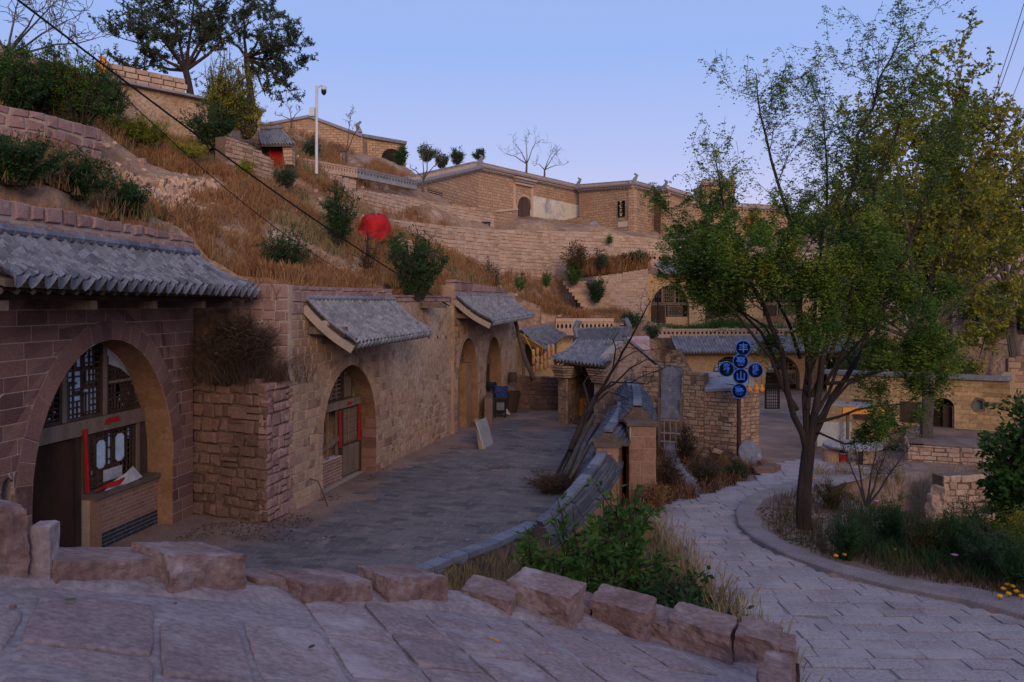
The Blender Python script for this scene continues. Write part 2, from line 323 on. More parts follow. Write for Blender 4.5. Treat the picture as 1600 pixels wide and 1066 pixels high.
def masonry(w, polys, holes, mats, parent, name='stone', each=True, d0=-.05, relief=(.008, .03), bev=.012, jit=.004, limit=280, rnd=random, stuff_name=None):
    items = []
    for p in polys:
        ps = [p]
        for h in holes: ps = [q for x in ps for q in subtract(x, h)]
        ps = [q for q in ps if area(q) > .0025]
        if not ps: continue
        d1 = rnd.uniform(*relief); items.append((ps, d1))
    def dist(it): q = w.p(it[0][0][0][0], it[0][0][0][1]); return q.length
    def vis(it):
        q = w.p(*it[0][0][0]); return q.y > .5 and -90 < 800+q.x/q.y*F < 1690
    items.sort(key=lambda it: (not vis(it), dist(it)))
    st = Geo(); cnt = 0
    for i, (ps, d1) in enumerate(items):
        g = Geo()
        for q in ps: g.add(*prism(w, q, d0, d1, bev if len(q) <= 5 else bev*.6, jit, rnd))
        if each and cnt < limit and vis((ps, d1)):
            o = g.out(name, mats if not isinstance(mats, list) else rnd.choice(mats), parent); cnt += 1
        else: st.add(g.v, g.f)
    if st.v: st.out(stuff_name or (name+'work'), mats if not isinstance(mats, list) else mats[0], parent, kind='stuff')
def voussoirs(w, c, hw, H, s0, r, p, mats, parent, n=17, each=True, d=.02, tmin=.9, rnd=random, depth=.05):
    inner = arch(c, hw, H, s0, p, n)[1:-1]; outer = arch(c, hw, H, s0, p, n, off=r)[1:-1]; st = Geo()
    for i in range(n):
        a, b, c2, d2 = inner[i], inner[i+1], outer[i+1], outer[i]
        q = [a, d2, c2, b]; cx = sum(x[0] for x in q)/4; cy = sum(x[1] for x in q)/4; q = [(x+(cx-x)*.025, y+(cy-y)*.025) for x, y in q]
        if area(q) < 0: q = q[::-1]
        v, f = prism(w, q, -depth, d+rnd.uniform(-.004, .006), .01, .002, rnd)
        if each: wob('voussoir', v, f, rnd.choice(mats) if isinstance(mats, list) else mats, parent)
        else: st.add(v, f)
    if st.v: st.out('arch_ring', mats if not isinstance(mats, list) else mats[0], parent, kind='stuff')
def uvquad(name, pts, m, parent=None, th=0.0, **kw):
    'wall face with a UV map in metres; pts: ccw world corners (a, b lower; c, d upper), with thickness behind'
    pts = [Vector(p) for p in pts]; u = (pts[1]-pts[0]); u.z = 0; u.normalize()
    nrm = (pts[1]-pts[0]).cross(pts[-1]-pts[0]).normalized(); n = len(pts); o0 = pts[0].copy()
    vs = [p-o0 for p in pts]+[p-o0-nrm*th for p in pts]
    fs = [tuple(range(n))]
    if th: fs += [tuple(range(n, 2*n))[::-1]]+[(i, i+n, (i+1) % n+n, (i+1) % n) for i in range(n)]
    me = mesh(name, vs, fs, m); uvl = me.uv_layers.new(name='UVMap')
    for pl in me.polygons:
        side = abs(pl.normal.dot(u)) > .7
        for li in pl.loop_indices:
            v = me.vertices[me.loops[li].vertex_index].co
            uvl.data[li].uv = ((v.dot(nrm) if side else v.dot(u)), v.z+o0.z)
    o = ob(name, me, parent, Matrix.Translation(o0)); return tag(o, **kw)
def box_uv(name, A, B, z0, z1, th, m, parent=None, face=None, **kw):
    w = Wall(A, B, 0, face); a, b = (0, w.L) if not w.flip else (w.L, 0)
    return uvquad(name, [w.p(a, z0), w.p(b, z0), w.p(b, z1), w.p(a, z1)], m, parent, th, **kw)

# shared rough stone blocks
_rb = {}
def rough_block(m, k, n=3, amp=.06, ch=.08, seed=0):
    key = (m.name, k, n, amp)
    if key in _rb: return _rb[key]
    rn = random.Random(k*7+seed); idx = {}; vs = []; fs = []
    lin = [-.5, -.5+ch, .5-ch, .5] if n == 3 else [i/n-.5 for i in range(n+1)]
    def vid(a, b, c):
        if (a, b, c) in idx: return idx[(a, b, c)]
        p = Vector((lin[a], lin[b], lin[c])); ex = sum(1 for x in (a, b, c) if x in (0, n))
        if ex >= 2:
            q = .55 if ex == 2 else .75
            for ax, x in enumerate((a, b, c)):
                if x in (0, n): p[ax] *= 1-ch*q
        nv = noise.noise_vector(p*1.9+Vector((k*5.3, k*2.1, 1.7)))*amp+noise.noise_vector(p*5+Vector((k*3.3, 0, k)))*amp*.45
        idx[(a, b, c)] = len(vs); vs.append(p+nv); return len(vs)-1
    for ax in range(3):
        for side in (0, n):
            for i in range(n):
                for j in range(n):
                    q = []
                    for di, dj in ((0, 0), (1, 0), (1, 1), (0, 1)):
                        c = [0, 0, 0]; c[ax] = side; c[(ax+1) % 3] = i+di; c[(ax+2) % 3] = j+dj; q.append(vid(*c))
                    fs.append(tuple(q) if side else tuple(q[::-1]))
    me = mesh('stone', vs, fs, m); _rb[key] = me; return me
def place(name, me, loc, size, rz=0.0, parent=None, tilt=(0, 0), X=None, **kw):
    M = Matrix.Translation(loc) @ (X.to_4x4() if X is not None else Matrix.Rotation(rz, 4, 'Z') @ Matrix.Rotation(tilt[0], 4, 'X') @ Matrix.Rotation(tilt[1], 4, 'Y')) @ Matrix.Diagonal((*size, 1))
    return tag(ob(name, me, parent, M), **kw)
_cube = {}
def cube(m):
    if m.name not in _cube: _cube[m.name] = mesh('bar', *(lambda g: (g.v, g.f))(Geo().box((0, 0, 0), (1, 1, 1))), m)
    return _cube[m.name]
def wbar(name, w, s0, s1, t0, t1, d0, d1, m, parent):
    'box on a wall in local (s, t, d)'
    M = w.M((s0+s1)/2, (t0+t1)/2, (d0+d1)/2) @ Matrix.Diagonal((abs(s1-s0), abs(d1-d0), abs(t1-t0), 1)); return ob(name, cube(m), parent, M)

# ---------------------------------------------------------------- tiled roofs
def trough(n=6, th=.13, depth=.38, taper=.12):
    'concave-up pan tile: x across (1), y down the slope (1), z up'
    vs = []; fs = []
    for yy, tw in ((-.5, 1-taper), (.5, 1.0)):
        for lay in (0, -th):
            for i in range(n+1):
                x = i/n*2-1; vs.append((x*.5*tw, yy, depth*(x*x)+lay+(0.06 if yy < 0 else 0)*0))
    m = n+1
    for i in range(n):
        fs.append((i, i+1, 2*m+i+1, 2*m+i)); fs.append((m+i+1, m+i, 3*m+i, 3*m+i+1)); fs.append((2*m+i, 2*m+i+1, 3*m+i+1, 3*m+i)); fs.append((i+1, i, m+i, m+i+1))
    fs.append((0, 2*m, 3*m, m)); fs.append((n, m+n, 3*m+n, 2*m+n)); return vs, fs
def drip(n=6):
    'pendant tongue of an eave tile'
    vs = []; fs = []
    for yy in (.5, .62):
        for i in range(n+1):
            x = i/n*2-1; vs.append((x*.5, yy-.05, .38*x*x)); vs.append((x*.42, yy+.14, .38*x*x-.62*(1-abs(x)**1.6)-.03))
    m = 2*(n+1)
    for i in range(n):
        a = 2*i; fs.append((a, a+2, a+3, a+1)); fs.append((m+a+2, m+a, m+a+1, m+a+3)); fs.append((a+1, a+3, m+a+3, m+a+1))
    return vs, fs
_tm = {}
def tilemesh(m, kind):
    k = (m.name, kind)
    if k not in _tm: _tm[k] = mesh(kind, *(trough() if kind == 'tile' else drip()), m)
    return _tm[k]
def tile_roof(parent, r0, r1, e0, e1, ncol, nrow, m, each=True, sag=.12, thick=.10, bed=DECK, tw=1.0, flip=False, wig=.02, rnd=random, cover=False, rname='roof_bed'):
    'sloping tiled roof between a ridge line r0-r1 and an eave line e0-e1'
    r0, r1, e0, e1 = map(Vector, (r0, r1, e0, e1))
    def S(u, v):
        p = r0.lerp(r1, u).lerp(e0.lerp(e1, u), v); p.z -= sag*math.sin(math.pi*v)*(1-.3*v); return p
    across = (r1-r0).normalized(); g = Geo(); nu, nv = 6, 6
    b = []
    for k in (0.03, -thick):
        for i in range(nu+1):
            for j in range(nv+1): g.v.append(S(i/nu, j/nv)+Vector((0, 0, -.05-(0 if k > 0 else thick))))
    q = (nu+1)*(nv+1)
    for i in range(nu):
        for j in range(nv):
            a = i*(nv+1)+j; f = (a, a+nv+1, a+nv+2, a+1); g.f.append(f); g.f.append(tuple(x+q for x in f[::-1]))
    for i in range(nu):
        for j in (0, nv):
            a = i*(nv+1)+j; g.f.append((a, a+nv+1, a+nv+1+q, a+q))
    for j in range(nv):
        for i in (0, nu):
            a = i*(nv+1)+j; g.f.append((a, a+1, a+1+q, a+q))
    bedo = g.out(rname, bed, parent)
    st = Geo(); tv, tf = trough(4); cw = (r1-r0).length/ncol
    ew = (e1-e0).length/ncol
    for i in range(ncol):
        for j in range(nrow):
            u = (i+.5)/ncol; v = (j+.5)/nrow; p = S(u, v); dn = (S(u, min(v+.02, 1))-S(u, max(v-.02, 0))).normalized()
            ax = (S(min(u+.02, 1), v)-S(max(u-.02, 0), v)).normalized(); nz = ax.cross(dn); s_ = 1
            if nz.z < 0: nz = -nz
            ax2 = dn.cross(nz); sl = (S(u, 1)-S(u, 0)).length/nrow
            X = Matrix((ax2, dn, nz)).transposed(); wdt = lerp(cw, ew, v)*1.12*tw; t1 = rnd.uniform(-.06, .06)
            X = X @ Matrix.Rotation(.11+rnd.uniform(-wig, wig)*2, 3, 'X').transposed() @ Matrix.Rotation(t1, 3, 'Z')
            p = p+nz*(.02+rnd.uniform(-wig, wig)*.3)+ax2*rnd.uniform(-wig, wig)*.5
            D = Matrix.Diagonal((wdt, sl*1.32, wdt*.9))
            last = j == nrow-1
            if each:
                place('tile', tilemesh(m, 'tile'), p, (wdt, sl*1.32, wdt*.9), X=X, parent=parent)
                if last: place('drip_tile', tilemesh(m, 'drip_tile'), p+dn*(sl*.22), (wdt, .22, wdt*.75), X=X, parent=parent)
            else:
                XM = X @ D; st.add([p+XM @ Vector(v_) for v_ in tv], tf)
                if last:
                    XM = X @ Matrix.Diagonal((wdt, .2, wdt*.7)); dv, df = drip(3); st.add([p+dn*sl*.22+XM @ Vector(v_) for v_ in dv], df)
    if st.v: st.out('roof_tiles', m, parent, kind='stuff')
    return S
def tile_row(parent, a, b, r, n, m, each=True, name='ridge_tile', k=8, rnd=random, curve=None):
    'row of round cover tiles laid end to end'
    st = Geo(); P = curve or (lambda t: Vector(a).lerp(Vector(b), t))
    for i in range(n):
        g = Geo(); p, q = P(i/n), P((i+1)/n); d = q-p; off = Vector((rnd.uniform(-1, 1), rnd.uniform(-1, 1), rnd.uniform(-1, 1)))*r*.07
        g.tube([p+off, p+d*.86+off, p+d*.87+off, q+d*.04+off], [r*1.0, r*.97, r*1.12, r*1.12], k)
        if each: g.out(name, m, parent, smooth=False)
        else: st.add(g.v, g.f)
    if st.v: st.out(name+'s', m, parent, kind='stuff')

# ---------------------------------------------------------------- plants
def npmesh(name, V_, fsize, m, parent=None, loc=None, **kw):
    'V_: (N, k, 3) separate polygons with k corners'
    V_ = np.asarray(V_, dtype=np.float64); N, k = V_.shape[:2]
    if loc is None: fl = V_.reshape(-1, 3); loc = Vector(((fl[:, 0].min()+fl[:, 0].max())/2, (fl[:, 1].min()+fl[:, 1].max())/2, fl[:, 2].min()))
    co = (V_.reshape(-1, 3)-np.array(loc)).astype(np.float32)
    me = bpy.data.meshes.new(name); me.vertices.add(N*k); me.vertices.foreach_set('co', co.ravel())
    me.loops.add(N*k); me.loops.foreach_set('vertex_index', np.arange(N*k, dtype=np.int32))
    me.polygons.add(N); me.polygons.foreach_set('loop_start', (np.arange(N)*k).astype(np.int32)); me.polygons.foreach_set('loop_total', np.full(N, k, dtype=np.int32))
    me.materials.append(m); me.update(calc_edges=True); me.validate()
    return tag(ob(name, me, parent, Matrix.Translation(loc)), **kw)
def leaves(name, P, D, ln, wd, m, parent=None, rng=None, droop=0.0, loc=None, **kw):
    'rhombic leaves at points P pointing along D'
    rng = rng or np.random.default_rng(1); P = np.asarray(P, float); D = np.asarray(D, float); n = len(P)
    if n == 0: return None
    D = D+rng.normal(0, .35, D.shape); D[:, 2] -= droop; D /= np.linalg.norm(D, axis=1)[:, None]+1e-9
    r = rng.normal(0, 1, (n, 3)); S = np.cross(D, r); S /= np.linalg.norm(S, axis=1)[:, None]+1e-9
    l = ln*rng.uniform(.6, 1.25, (n, 1)); w = wd*rng.uniform(.6, 1.2, (n, 1))
    q = np.stack([P, P+D*l*.5+S*w*.5, P+D*l, P+D*l*.5-S*w*.5], 1); return npmesh(name, q, 4, m, parent, loc, **kw)
def blades(name, P, h, w, m, parent=None, rng=None, lean=.45, loc=None, head=0, **kw):
    rng = rng or np.random.default_rng(2); P = np.asarray(P, float); n = len(P)
    if n == 0: return None
    a = rng.uniform(0, 2*np.pi, n); b = rng.uniform(0, 2*np.pi, n); hh = h*rng.uniform(.45, 1.2, n); le = lean*rng.uniform(.1, 1.2, n)*hh
    L = np.stack([np.cos(a)*le, np.sin(a)*le, hh], 1); S = np.stack([np.cos(b), np.sin(b), 0*b], 1)*w*.5
    mid = P+L*np.array([.35, .35, .6]); tip = P+L
    q = np.stack([P-S, P+S, mid+S*.8, mid-S*.8], 1); q2 = np.stack([mid-S*.8, mid+S*.8, tip+S*.15, tip-S*.15], 1)
    qs = [q, q2]
    if head:
        s3 = S*head; m3 = P+L*.86; t3 = P+L*1.06; qs.append(np.stack([tip*0+P+L*.74, m3+s3, t3, m3-s3], 1))
    return npmesh(name, np.concatenate(qs), 4, m, parent, loc, **kw)
def bush(name, base, h, spread, m, label, cat='bush', group=None, nst=26, per=26, ll=.09, lw=.035, seed=1, upright=.6, sub=3, stem=BARK, droop=0.1, flat=1.0, lo=.03, parent_off=None, curve=.25, squash=1.0):
    rn = random.Random(seed); rng = np.random.default_rng(seed); base = Vector(base); t = thing(name, base, label, cat, group); g = Geo(); P = []; D = []
    for i in range(nst):
        a = rn.random()*6.283; rr = math.sqrt(rn.random()); out_ = Vector((math.cos(a)*spread*rr, math.sin(a)*spread*rr*squash, 0)); hh = h*(1-.35*rr*rr)*rn.uniform(.6, 1.12)
        r0 = out_*.22; pts = [base+r0+Vector((0, 0, -.05))]; n = 5
        for k in range(1, n+1):
            q = k/n; pts.append(base+r0*(1-q)+out_*(q**(1+curve))+Vector((rn.uniform(-1, 1)*.035*h, rn.uniform(-1, 1)*.035*h, hh*q)))
        g.tube(pts, [max(.004, .012*h*(1-.8*k/n)) for k in range(n+1)], 3)
        lines = [pts]
        for s_ in range(sub):
            k = rn.randint(1, n-1); p0 = pts[k]; dv = Vector((rn.gauss(0, 1), rn.gauss(0, 1), rn.uniform(.0, 1.2)*upright+.2)).normalized()*hh*rn.uniform(.15, .32)
            l2 = [p0, p0+dv*.5, p0+dv+Vector((0, 0, -.02*h))]; lines.append(l2); g.tube(l2, [.005*h+.002, .004*h+.001, .002], 3)
        for ln_ in lines:
            m_ = max(2, int(per*(1 if ln_ is pts else .55)))
            for _ in range(m_):
                q = rn.uniform(lo if ln_ is pts else .1, 1)*(len(ln_)-1); k = min(int(q), len(ln_)-2); p = ln_[k].lerp(ln_[k+1], q-k); d = (ln_[k+1]-ln_[k]).normalized()
                P.append(p+Vector((rn.gauss(0, 1), rn.gauss(0, 1), rn.gauss(0, 1)))*ll*.35); D.append(d*.7+Vector((rn.gauss(0, .7), rn.gauss(0, .7), rn.gauss(0, .5))))
    g.out('stems', stem, t); leaves('foliage', P, D, ll, lw, m, t, rng, droop); return t
def limb_tree(name, limbs, label, cat='tree', group=None, seed=1, barkm=BARK, leafm=None, ll=.05, lw=.025, levels=3, nsub=(5, 4), sublen=.38, nleaf=9, k=6, leaf_from=.35, up=.35, dens=None, rmin=.006, compound=False, loc=None, wob_=.12, wander=.25):
    'limbs: [(list of world points, r0, r1, leafiness)]'
    rn = random.Random(seed); rng = np.random.default_rng(seed); base = loc or limbs[0][0][0]; t = thing(name, base, label, cat, group); g = Geo(); P = []; D = []
    def twigleaf(pts, amt):
        L = sum((pts[i+1]-pts[i]).length for i in range(len(pts)-1)); n = int(amt*max(2, L/ll*1.2))
        for _ in range(n):
            q = rn.uniform(.1, 1)*(len(pts)-1); i = min(int(q), len(pts)-2); p = pts[i].lerp(pts[i+1], q-i); d = (pts[i+1]-pts[i]).normalized()
            if compound:    # feathery compound leaf: pairs of leaflets on a drooping stalk
                dr = (d*.6+Vector((rn.gauss(0, .7), rn.gauss(0, .7), rn.uniform(-.5, .35)))).normalized(); m_ = rn.randint(3, 6)
                for x in range(m_):
                    pp = p+dr*ll*.8*x+Vector((0, 0, -.012*x*x*ll/.05)); sd_ = dr.cross(Vector((0, 0, 1))).normalized()
                    for s_ in (-1, 1): P.append(pp); D.append(sd_*s_+dr*.4+Vector((0, 0, -.25)))
            else: P.append(p); D.append(d*.5+Vector((rn.gauss(0, .8), rn.gauss(0, .8), rn.gauss(0, .6))))
    def grow(p0, d, L, r, lv, amt):
        n = 5; pts = [p0]; dd = d.normalized()
        for i in range(n):
            dd = (dd+Vector((rn.gauss(0, wander), rn.gauss(0, wander), rn.gauss(0, wander)+up*.25))).normalized(); pts.append(pts[-1]+dd*L/n)
        g.tube(pts, [max(rmin, r*(1-.75*i/n)) for i in range(n+1)], 4 if lv else 3, cap=False)
        if lv <= 1: twigleaf(pts, amt*(1 if lv == 0 else .5))
        if lv > 0:
            for i in range(nsub[min(lv-1, len(nsub)-1)]):
                q = rn.uniform(.2, 1)*n; i_ = min(int(q), n-1); p = pts[i_].lerp(pts[i_+1], q-i_); dv = (pts[i_+1]-pts[i_]).normalized()
                sd_ = Vector((rn.gauss(0, 1), rn.gauss(0, 1), rn.gauss(0, .6)+up)).normalized(); grow(p, dv*.55+sd_*.8, L*rn.uniform(.45, .75), r*.5, lv-1, amt)
    for li, (pts, ra, rb, amt) in enumerate(limbs):
        pts = [Vector(p) for p in pts]; fine = []
        for i in range(len(pts)-1):
            for q in (0, .5): fine.append(pts[i].lerp(pts[i+1], q)+(Vector((rn.gauss(0, 1), rn.gauss(0, 1), rn.gauss(0, 1)))*wob_*.25*(pts[i+1]-pts[i]).length*(1 if q else 0)))
        fine.append(pts[-1]); n = len(fine)
        g.tube(fine, [lerp(ra, rb, (i/(n-1))**.8) for i in range(n)], k, cap=True)
        if amt <= 0: continue
        Lt = sum((fine[i+1]-fine[i]).length for i in range(n-1)); cnt = max(3, int(Lt*(dens or 3.2)))
        for c in range(cnt):
            q = rn.uniform(leaf_from, 1)**.8*(n-1); i = min(int(q), n-2); p = fine[i].lerp(fine[i+1], q-i); dv = (fine[i+1]-fine[i]).normalized()
            sd_ = Vector((rn.gauss(0, 1), rn.gauss(0, 1), rn.gauss(0, .5)+up)).normalized()
            grow(p, dv*.5+sd_*.8, sublen*Lt**.5*rn.uniform(.5, 1.1), lerp(ra, rb, q/(n-1))*.38, levels-2, amt)
    g.out('trunk', barkm, t)
    if leafm and P: leaves('crown', P, D, ll, lw, leafm, t, rng, .15)
    return t
# ---------------------------------------------------------------- ground and hillside
def sm(x, a, b): t = min(1, max(0, (x-a)/(b-a))); return t*t*(3-2*t)
def inpoly(x, y, P):
    r = False; j = len(P)-1
    for i in range(len(P)):
        if (P[i][1] > y) != (P[j][1] > y) and x < (P[j][0]-P[i][0])*(y-P[i][1])/(P[j][1]-P[i][1])+P[i][0]: r = not r
        j = i
    return r
def pix(p): return (800+p.x/p.y*F, HZ-p.z/p.y*F) if p.y > .3 else (-9999, 9999)
KERB = [(1330, 735), (1290, 744), (1225, 760), (1180, 775), (1156, 792), (1150, 808), (1155, 826), (1180, 848), (1230, 873), (1300, 899), (1400, 924), (1500, 943), (1600, 970), (1720, 1010), (1900, 1080), (2200, 1190)]
BEDW = [G(*p) for p in KERB]
BEDP = [(p.x, p.y) for p in BEDW]+[(30, 3), (40, 20), (30, 22.5)]
LOW = [(-30, -12), (-13.0, -12), (-10.5, 0), (-7.75, 17.2), (-7.7, 18.6), (-5.3, 18.6), (-.85, 35), (-.6, 41.3), (5.6, 41.3), (8.2, 50.5), (26, 51.5), (32, 44), (62, 40), (62, -12)]
def n3(x, y, s, k=0): return noise.noise(Vector((x*s, y*s, k*7.7)))
def bedded(x, y): return inpoly(x, y, BEDP)
def ground_z(x, y):
    z = hl(y)-.06
    if bedded(x, y):
        z += .13+n3(x, y, .9)*.05; ho = sm(x, 8.2, 10.6)*sm(y, 15.8, 19.5)*(1-sm(y+n3(x, y, .8, 3)*.5, 22.3, 23.5)); z -= ho*1.7
        z += ho*n3(x, y, 1.1, 5)*.35
    else: z += n3(x, y, .8)*.02
    z -= .62*(1-sm(x, 1.7, 2.9))*(1-sm(y, 17, 19.3))*sm(y, 7, 9)
    if y > 16: z += .0
    return z
def grid(name, xs, ys, zf, m, keep=None, **kw):
    vs = [(x, y, zf(x, y)) for y in ys for x in xs]; nx = len(xs); fs = []
    for j in range(len(ys)-1):
        for i in range(nx-1):
            if keep and not keep((xs[i]+xs[i+1])/2, (ys[j]+ys[j+1])/2): continue
            a = j*nx+i; fs.append((a, a+1, a+nx+1, a+nx))
    o = wob(name, vs, fs, m, smooth=True, loc=Vector((xs[0], ys[0], 0)), kind='structure', **kw); return o
def rng_(a, b, s): n = max(1, int(round((b-a)/s))); return [a+(b-a)*i/n for i in range(n)]
xs = rng_(-32, -3, 1.5)+rng_(-3, 22, .22)+rng_(22, 62, 1.5)+[62]
ys = rng_(-12, 8, 1)+rng_(8, 26, .22)+rng_(26, 54, .8)+[54]
grid('ground', xs, ys, ground_z, DIRT)

HC = [(-300, 260, 11), (-300, 100, 17), (0, 300, 13.2), (150, 328, 15.8), (290, 368, 18.6), (350, 440, 19.3), (480, 446, 20), (610, 450, 24), (700, 450, 29), (790, 462, 36),
 (0, 245, 20), (100, 262, 21), (150, 280, 22.5), (240, 283, 24.5), (330, 330, 25), (400, 385, 24.5), (450, 425, 23), (520, 405, 27), (600, 425, 29),
 (560, 335, 36), (650, 385, 36), (700, 415, 40), (760, 440, 42), (800, 472, 43), (860, 488, 43), (940, 500, 45), (1000, 505, 48), (480, 340, 32), (420, 320, 29),
 (0, 165, 24), (150, 200, 27), (200, 255, 29), (300, 262, 31), (380, 274, 33), (430, 276, 36), (500, 295, 38), (540, 320, 40),
 (0, 110, 30), (100, 140, 33), (180, 205, 36), (300, 222, 37), (400, 232, 38.5), (490, 262, 41), (560, 285, 46), (640, 300, 52), (430, 215, 55), (560, 240, 62), (630, 262, 66), (420, 205, 85), (560, 245, 95),
 (700, 300, 66), (770, 358, 58), (800, 345, 64), (900, 356, 64), (1040, 376, 66), (700, 330, 75), (900, 340, 80), (1100, 390, 68), (1150, 400, 64), (1050, 516, 52.5), (1150, 517, 53), (1250, 517, 53.5), (1340, 517, 54), (1050, 515, 55), (1200, 515, 55.3), (1340, 515, 56), (690, 441, 45.5), (780, 466, 50.4), (860, 481, 54), (950, 491, 51), (1000, 498, 51.5), (930, 488, 57), (700, 357, 50), (780, 362, 55), (860, 364, 58.5), (950, 366, 62), (1060, 382, 64), (560, 347, 42.3), (640, 354, 48), (560, 299, 46), (640, 311, 52), (1010, 440, 59.5),
 (1200, 410, 66), (1300, 415, 64), (1200, 345, 110), (1400, 330, 120), (1650, 335, 130), (1500, 400, 70), (1650, 420, 60), (1900, 330, 90), (800, 330, 130), (1000, 340, 150), (-200, 60, 60), (100, 150, 90), (-1200, 200, 15), (-900, -400, 22)]
hp = np.array([tuple(V(*c)) for c in HC]); Kx = np.sqrt(((hp[:, None, :2]-hp[None, :, :2])**2).sum(-1)+.3)
HN = len(hp); A_ = np.zeros((HN+3, HN+3)); A_[:HN, :HN] = Kx+np.eye(HN)*.02; A_[:HN, HN] = 1; A_[:HN, HN+1:] = hp[:, :2]; A_[HN, :HN] = 1; A_[HN+1:, :HN] = hp[:, :2].T
cf = np.linalg.solve(A_, np.concatenate([hp[:, 2], np.zeros(3)]))
def hill_base(x, y): k = np.sqrt((hp[:, 0]-x)**2+(hp[:, 1]-y)**2+.3); return float(k @ cf[:HN]+cf[HN]+cf[HN+1]*x+cf[HN+2]*y)
def hill_z(x, y): return hill_base(x, y)+n3(x, y, .22)*.45+n3(x, y, .7, 2)*.22+abs(n3(x, y, 1.6, 4))*.24-abs(n3(x, y, .45, 6))*.35
def hz_full(x, y): return -7.0 if inpoly(x, y, LOW) else hill_z(x, y)
xs = rng_(-75, -24, 3)+rng_(-24, 14, .36)+rng_(14, 40, .9)+rng_(40, 100, 5)+[100]
ys = rng_(-10, 10, 2)+rng_(10, 52, .36)+rng_(52, 80, 1)+rng_(80, 180, 6)+[180]
grid('hillside', xs, ys, hz_full, HILLM)
def back_z(x, y): d = -7-y; return -4.0+9.0*sm(d, 0, 13)+n3(x, y, .15, 3)*1.2+n3(x, y, .5, 4)*.4+(max(0, d-13))*.12
grid('added_shade_hill', rng_(-60, 60, 2)+[60], rng_(-70, -7, 1.5)+[-7], back_z, HILLM)  # unseen hill added behind the camera to shade the near ground
def H(x, y): return Vector((x, y, hill_z(x, y)))
def HP(px, py, Y0=10, Y1=90):
    'first hillside point met by a pixel ray'
    y = Y0
    while y < Y1:
        p = V(px, py, y)
        if not inpoly(p.x, p.y, LOW) and hill_z(p.x, p.y) >= p.z: return Vector((p.x, p.y, hill_z(p.x, p.y)))
        y += .25
    p = V(px, py, Y1); return p

# ---------------------------------------------------------------- foreground ramp
rnd = random.Random(4)
rvs = []; EDGE = [R(-250, 905), R(-60, 908), R(230, 915), (R(480, 925)), R(700, 940), R(880, 968), R(1010, 992), R(1130, 1030), R(1200, 1062), R(1215, 1100), R(1230, 1250)]
EDGE = [Vector((p.x, p.y, p.z)) for p in EDGE]; EDGE[0] = Vector((-6.5, 4.6, ramp_z(-6.5, 4.6))); EDGE.insert(0, Vector((-6.5, -6, ramp_z(-6.5, -6)))); EDGE += [Vector((2.6, 2, ramp_z(2.6, 2))), Vector((2.6, -6, ramp_z(2.6, -6)))]
n = len(EDGE); vs = [p+Vector((0, 0, -.012)) for p in EDGE]+[Vector((p.x, p.y, -6.5)) for p in EDGE]
fs = [tuple(range(n))[::-1]]+[(i, (i+1) % n, (i+1) % n+n, i+n) for i in range(n)]
ramp = wob('stone_ramp', vs, fs, RAMP_M, loc=Vector((0, 0, -6.5)), kind='structure')
# mortar bed relief between the slabs
EP = [(p.x, p.y) for p in EDGE]
def rz_(x, y): return ramp_z(x, y)-.02+n3(x, y, 2.2, 1)*.014+n3(x, y, 7, 2)*.01+max(0, n3(x, y, 1.3, 9))*.045
xs = rng_(-4.2, 2.6, .05); ys = rng_(2.3, 6.9, .05)
vs = [(x, y, rz_(x, y)) for y in ys for x in xs]; nx = len(xs); fs = []
for j in range(len(ys)-1):
    for i in range(nx-1):
        if inpoly(xs[i], ys[j], EP) and inpoly(xs[i+1], ys[j+1], EP): a = j*nx+i; fs.append((a, a+1, a+nx+1, a+nx))
wob('mortar_bed', vs, fs, RAMP_M, ramp, smooth=True, kind='structure')
da = Vector((-.45, 1, 0)).normalized(); db = Vector((1, .45, 0)).normalized()
nrm = Vector((.25, .193, 1)).normalized()
def slab(c, la, lb, th=.09):
    'worn flat flagstone with a chipped, uneven outline lying in the ramp'
    k = 32; out = []; e = rnd.uniform(12, 24)
    for i in range(k):
        a = 2*math.pi*i/k; ca, sa = math.cos(a), math.sin(a); r = (abs(ca)**e+abs(sa)**e)**(-1/e); r *= 1+rnd.uniform(-.012, .012)
        out.append((ca*r*la/2, sa*r*lb/2))
    g = Geo(); ring = []
    for sc, dz in ((1, -th), (1, -.016), (.985, .002), (.93, .009), (.6, .012), (.25, .012)):
        for x, y in out:
            p = c+da*x*sc+db*y*sc; z = ramp_z(p.x, p.y)+dz+n3(p.x, p.y, 4, 3)*.014+n3(p.x, p.y, 11, 5)*.005; g.v.append(Vector((p.x, p.y, z)))
    nr = 6
    for r in range(nr-1):
        for i in range(k): g.f.append((r*k+i, r*k+(i+1) % k, (r+1)*k+(i+1) % k, (r+1)*k+i))
    g.f.append(tuple((nr-1)*k+i for i in range(k))); return g
b = -4.0; cnt = 0
while b < 5.5:
    wb = rnd.uniform(.42, .56); a = -2+rnd.random()*.8
    while a < 7:
        la = rnd.uniform(.62, .95); c = da*(a+la/2)+db*(b+wb/2); a += la
        q = Vector((c.x, c.y, ramp_z(c.x, c.y))); corners = [c+da*sx*la*.5+db*sy*wb*.5 for sx in (-1, 1) for sy in (-1, 1)]
        if c.y < 2.2 or not all(inpoly(p.x, p.y, EP) for p in corners): continue
        px_, py_ = pix(q)
        if px_ < -150 or px_ > 1300 or py_ > 1180: continue
        slab(c, la-.03, wb-.03).out('slab', RAMP, ramp); cnt += 1
    b += wb
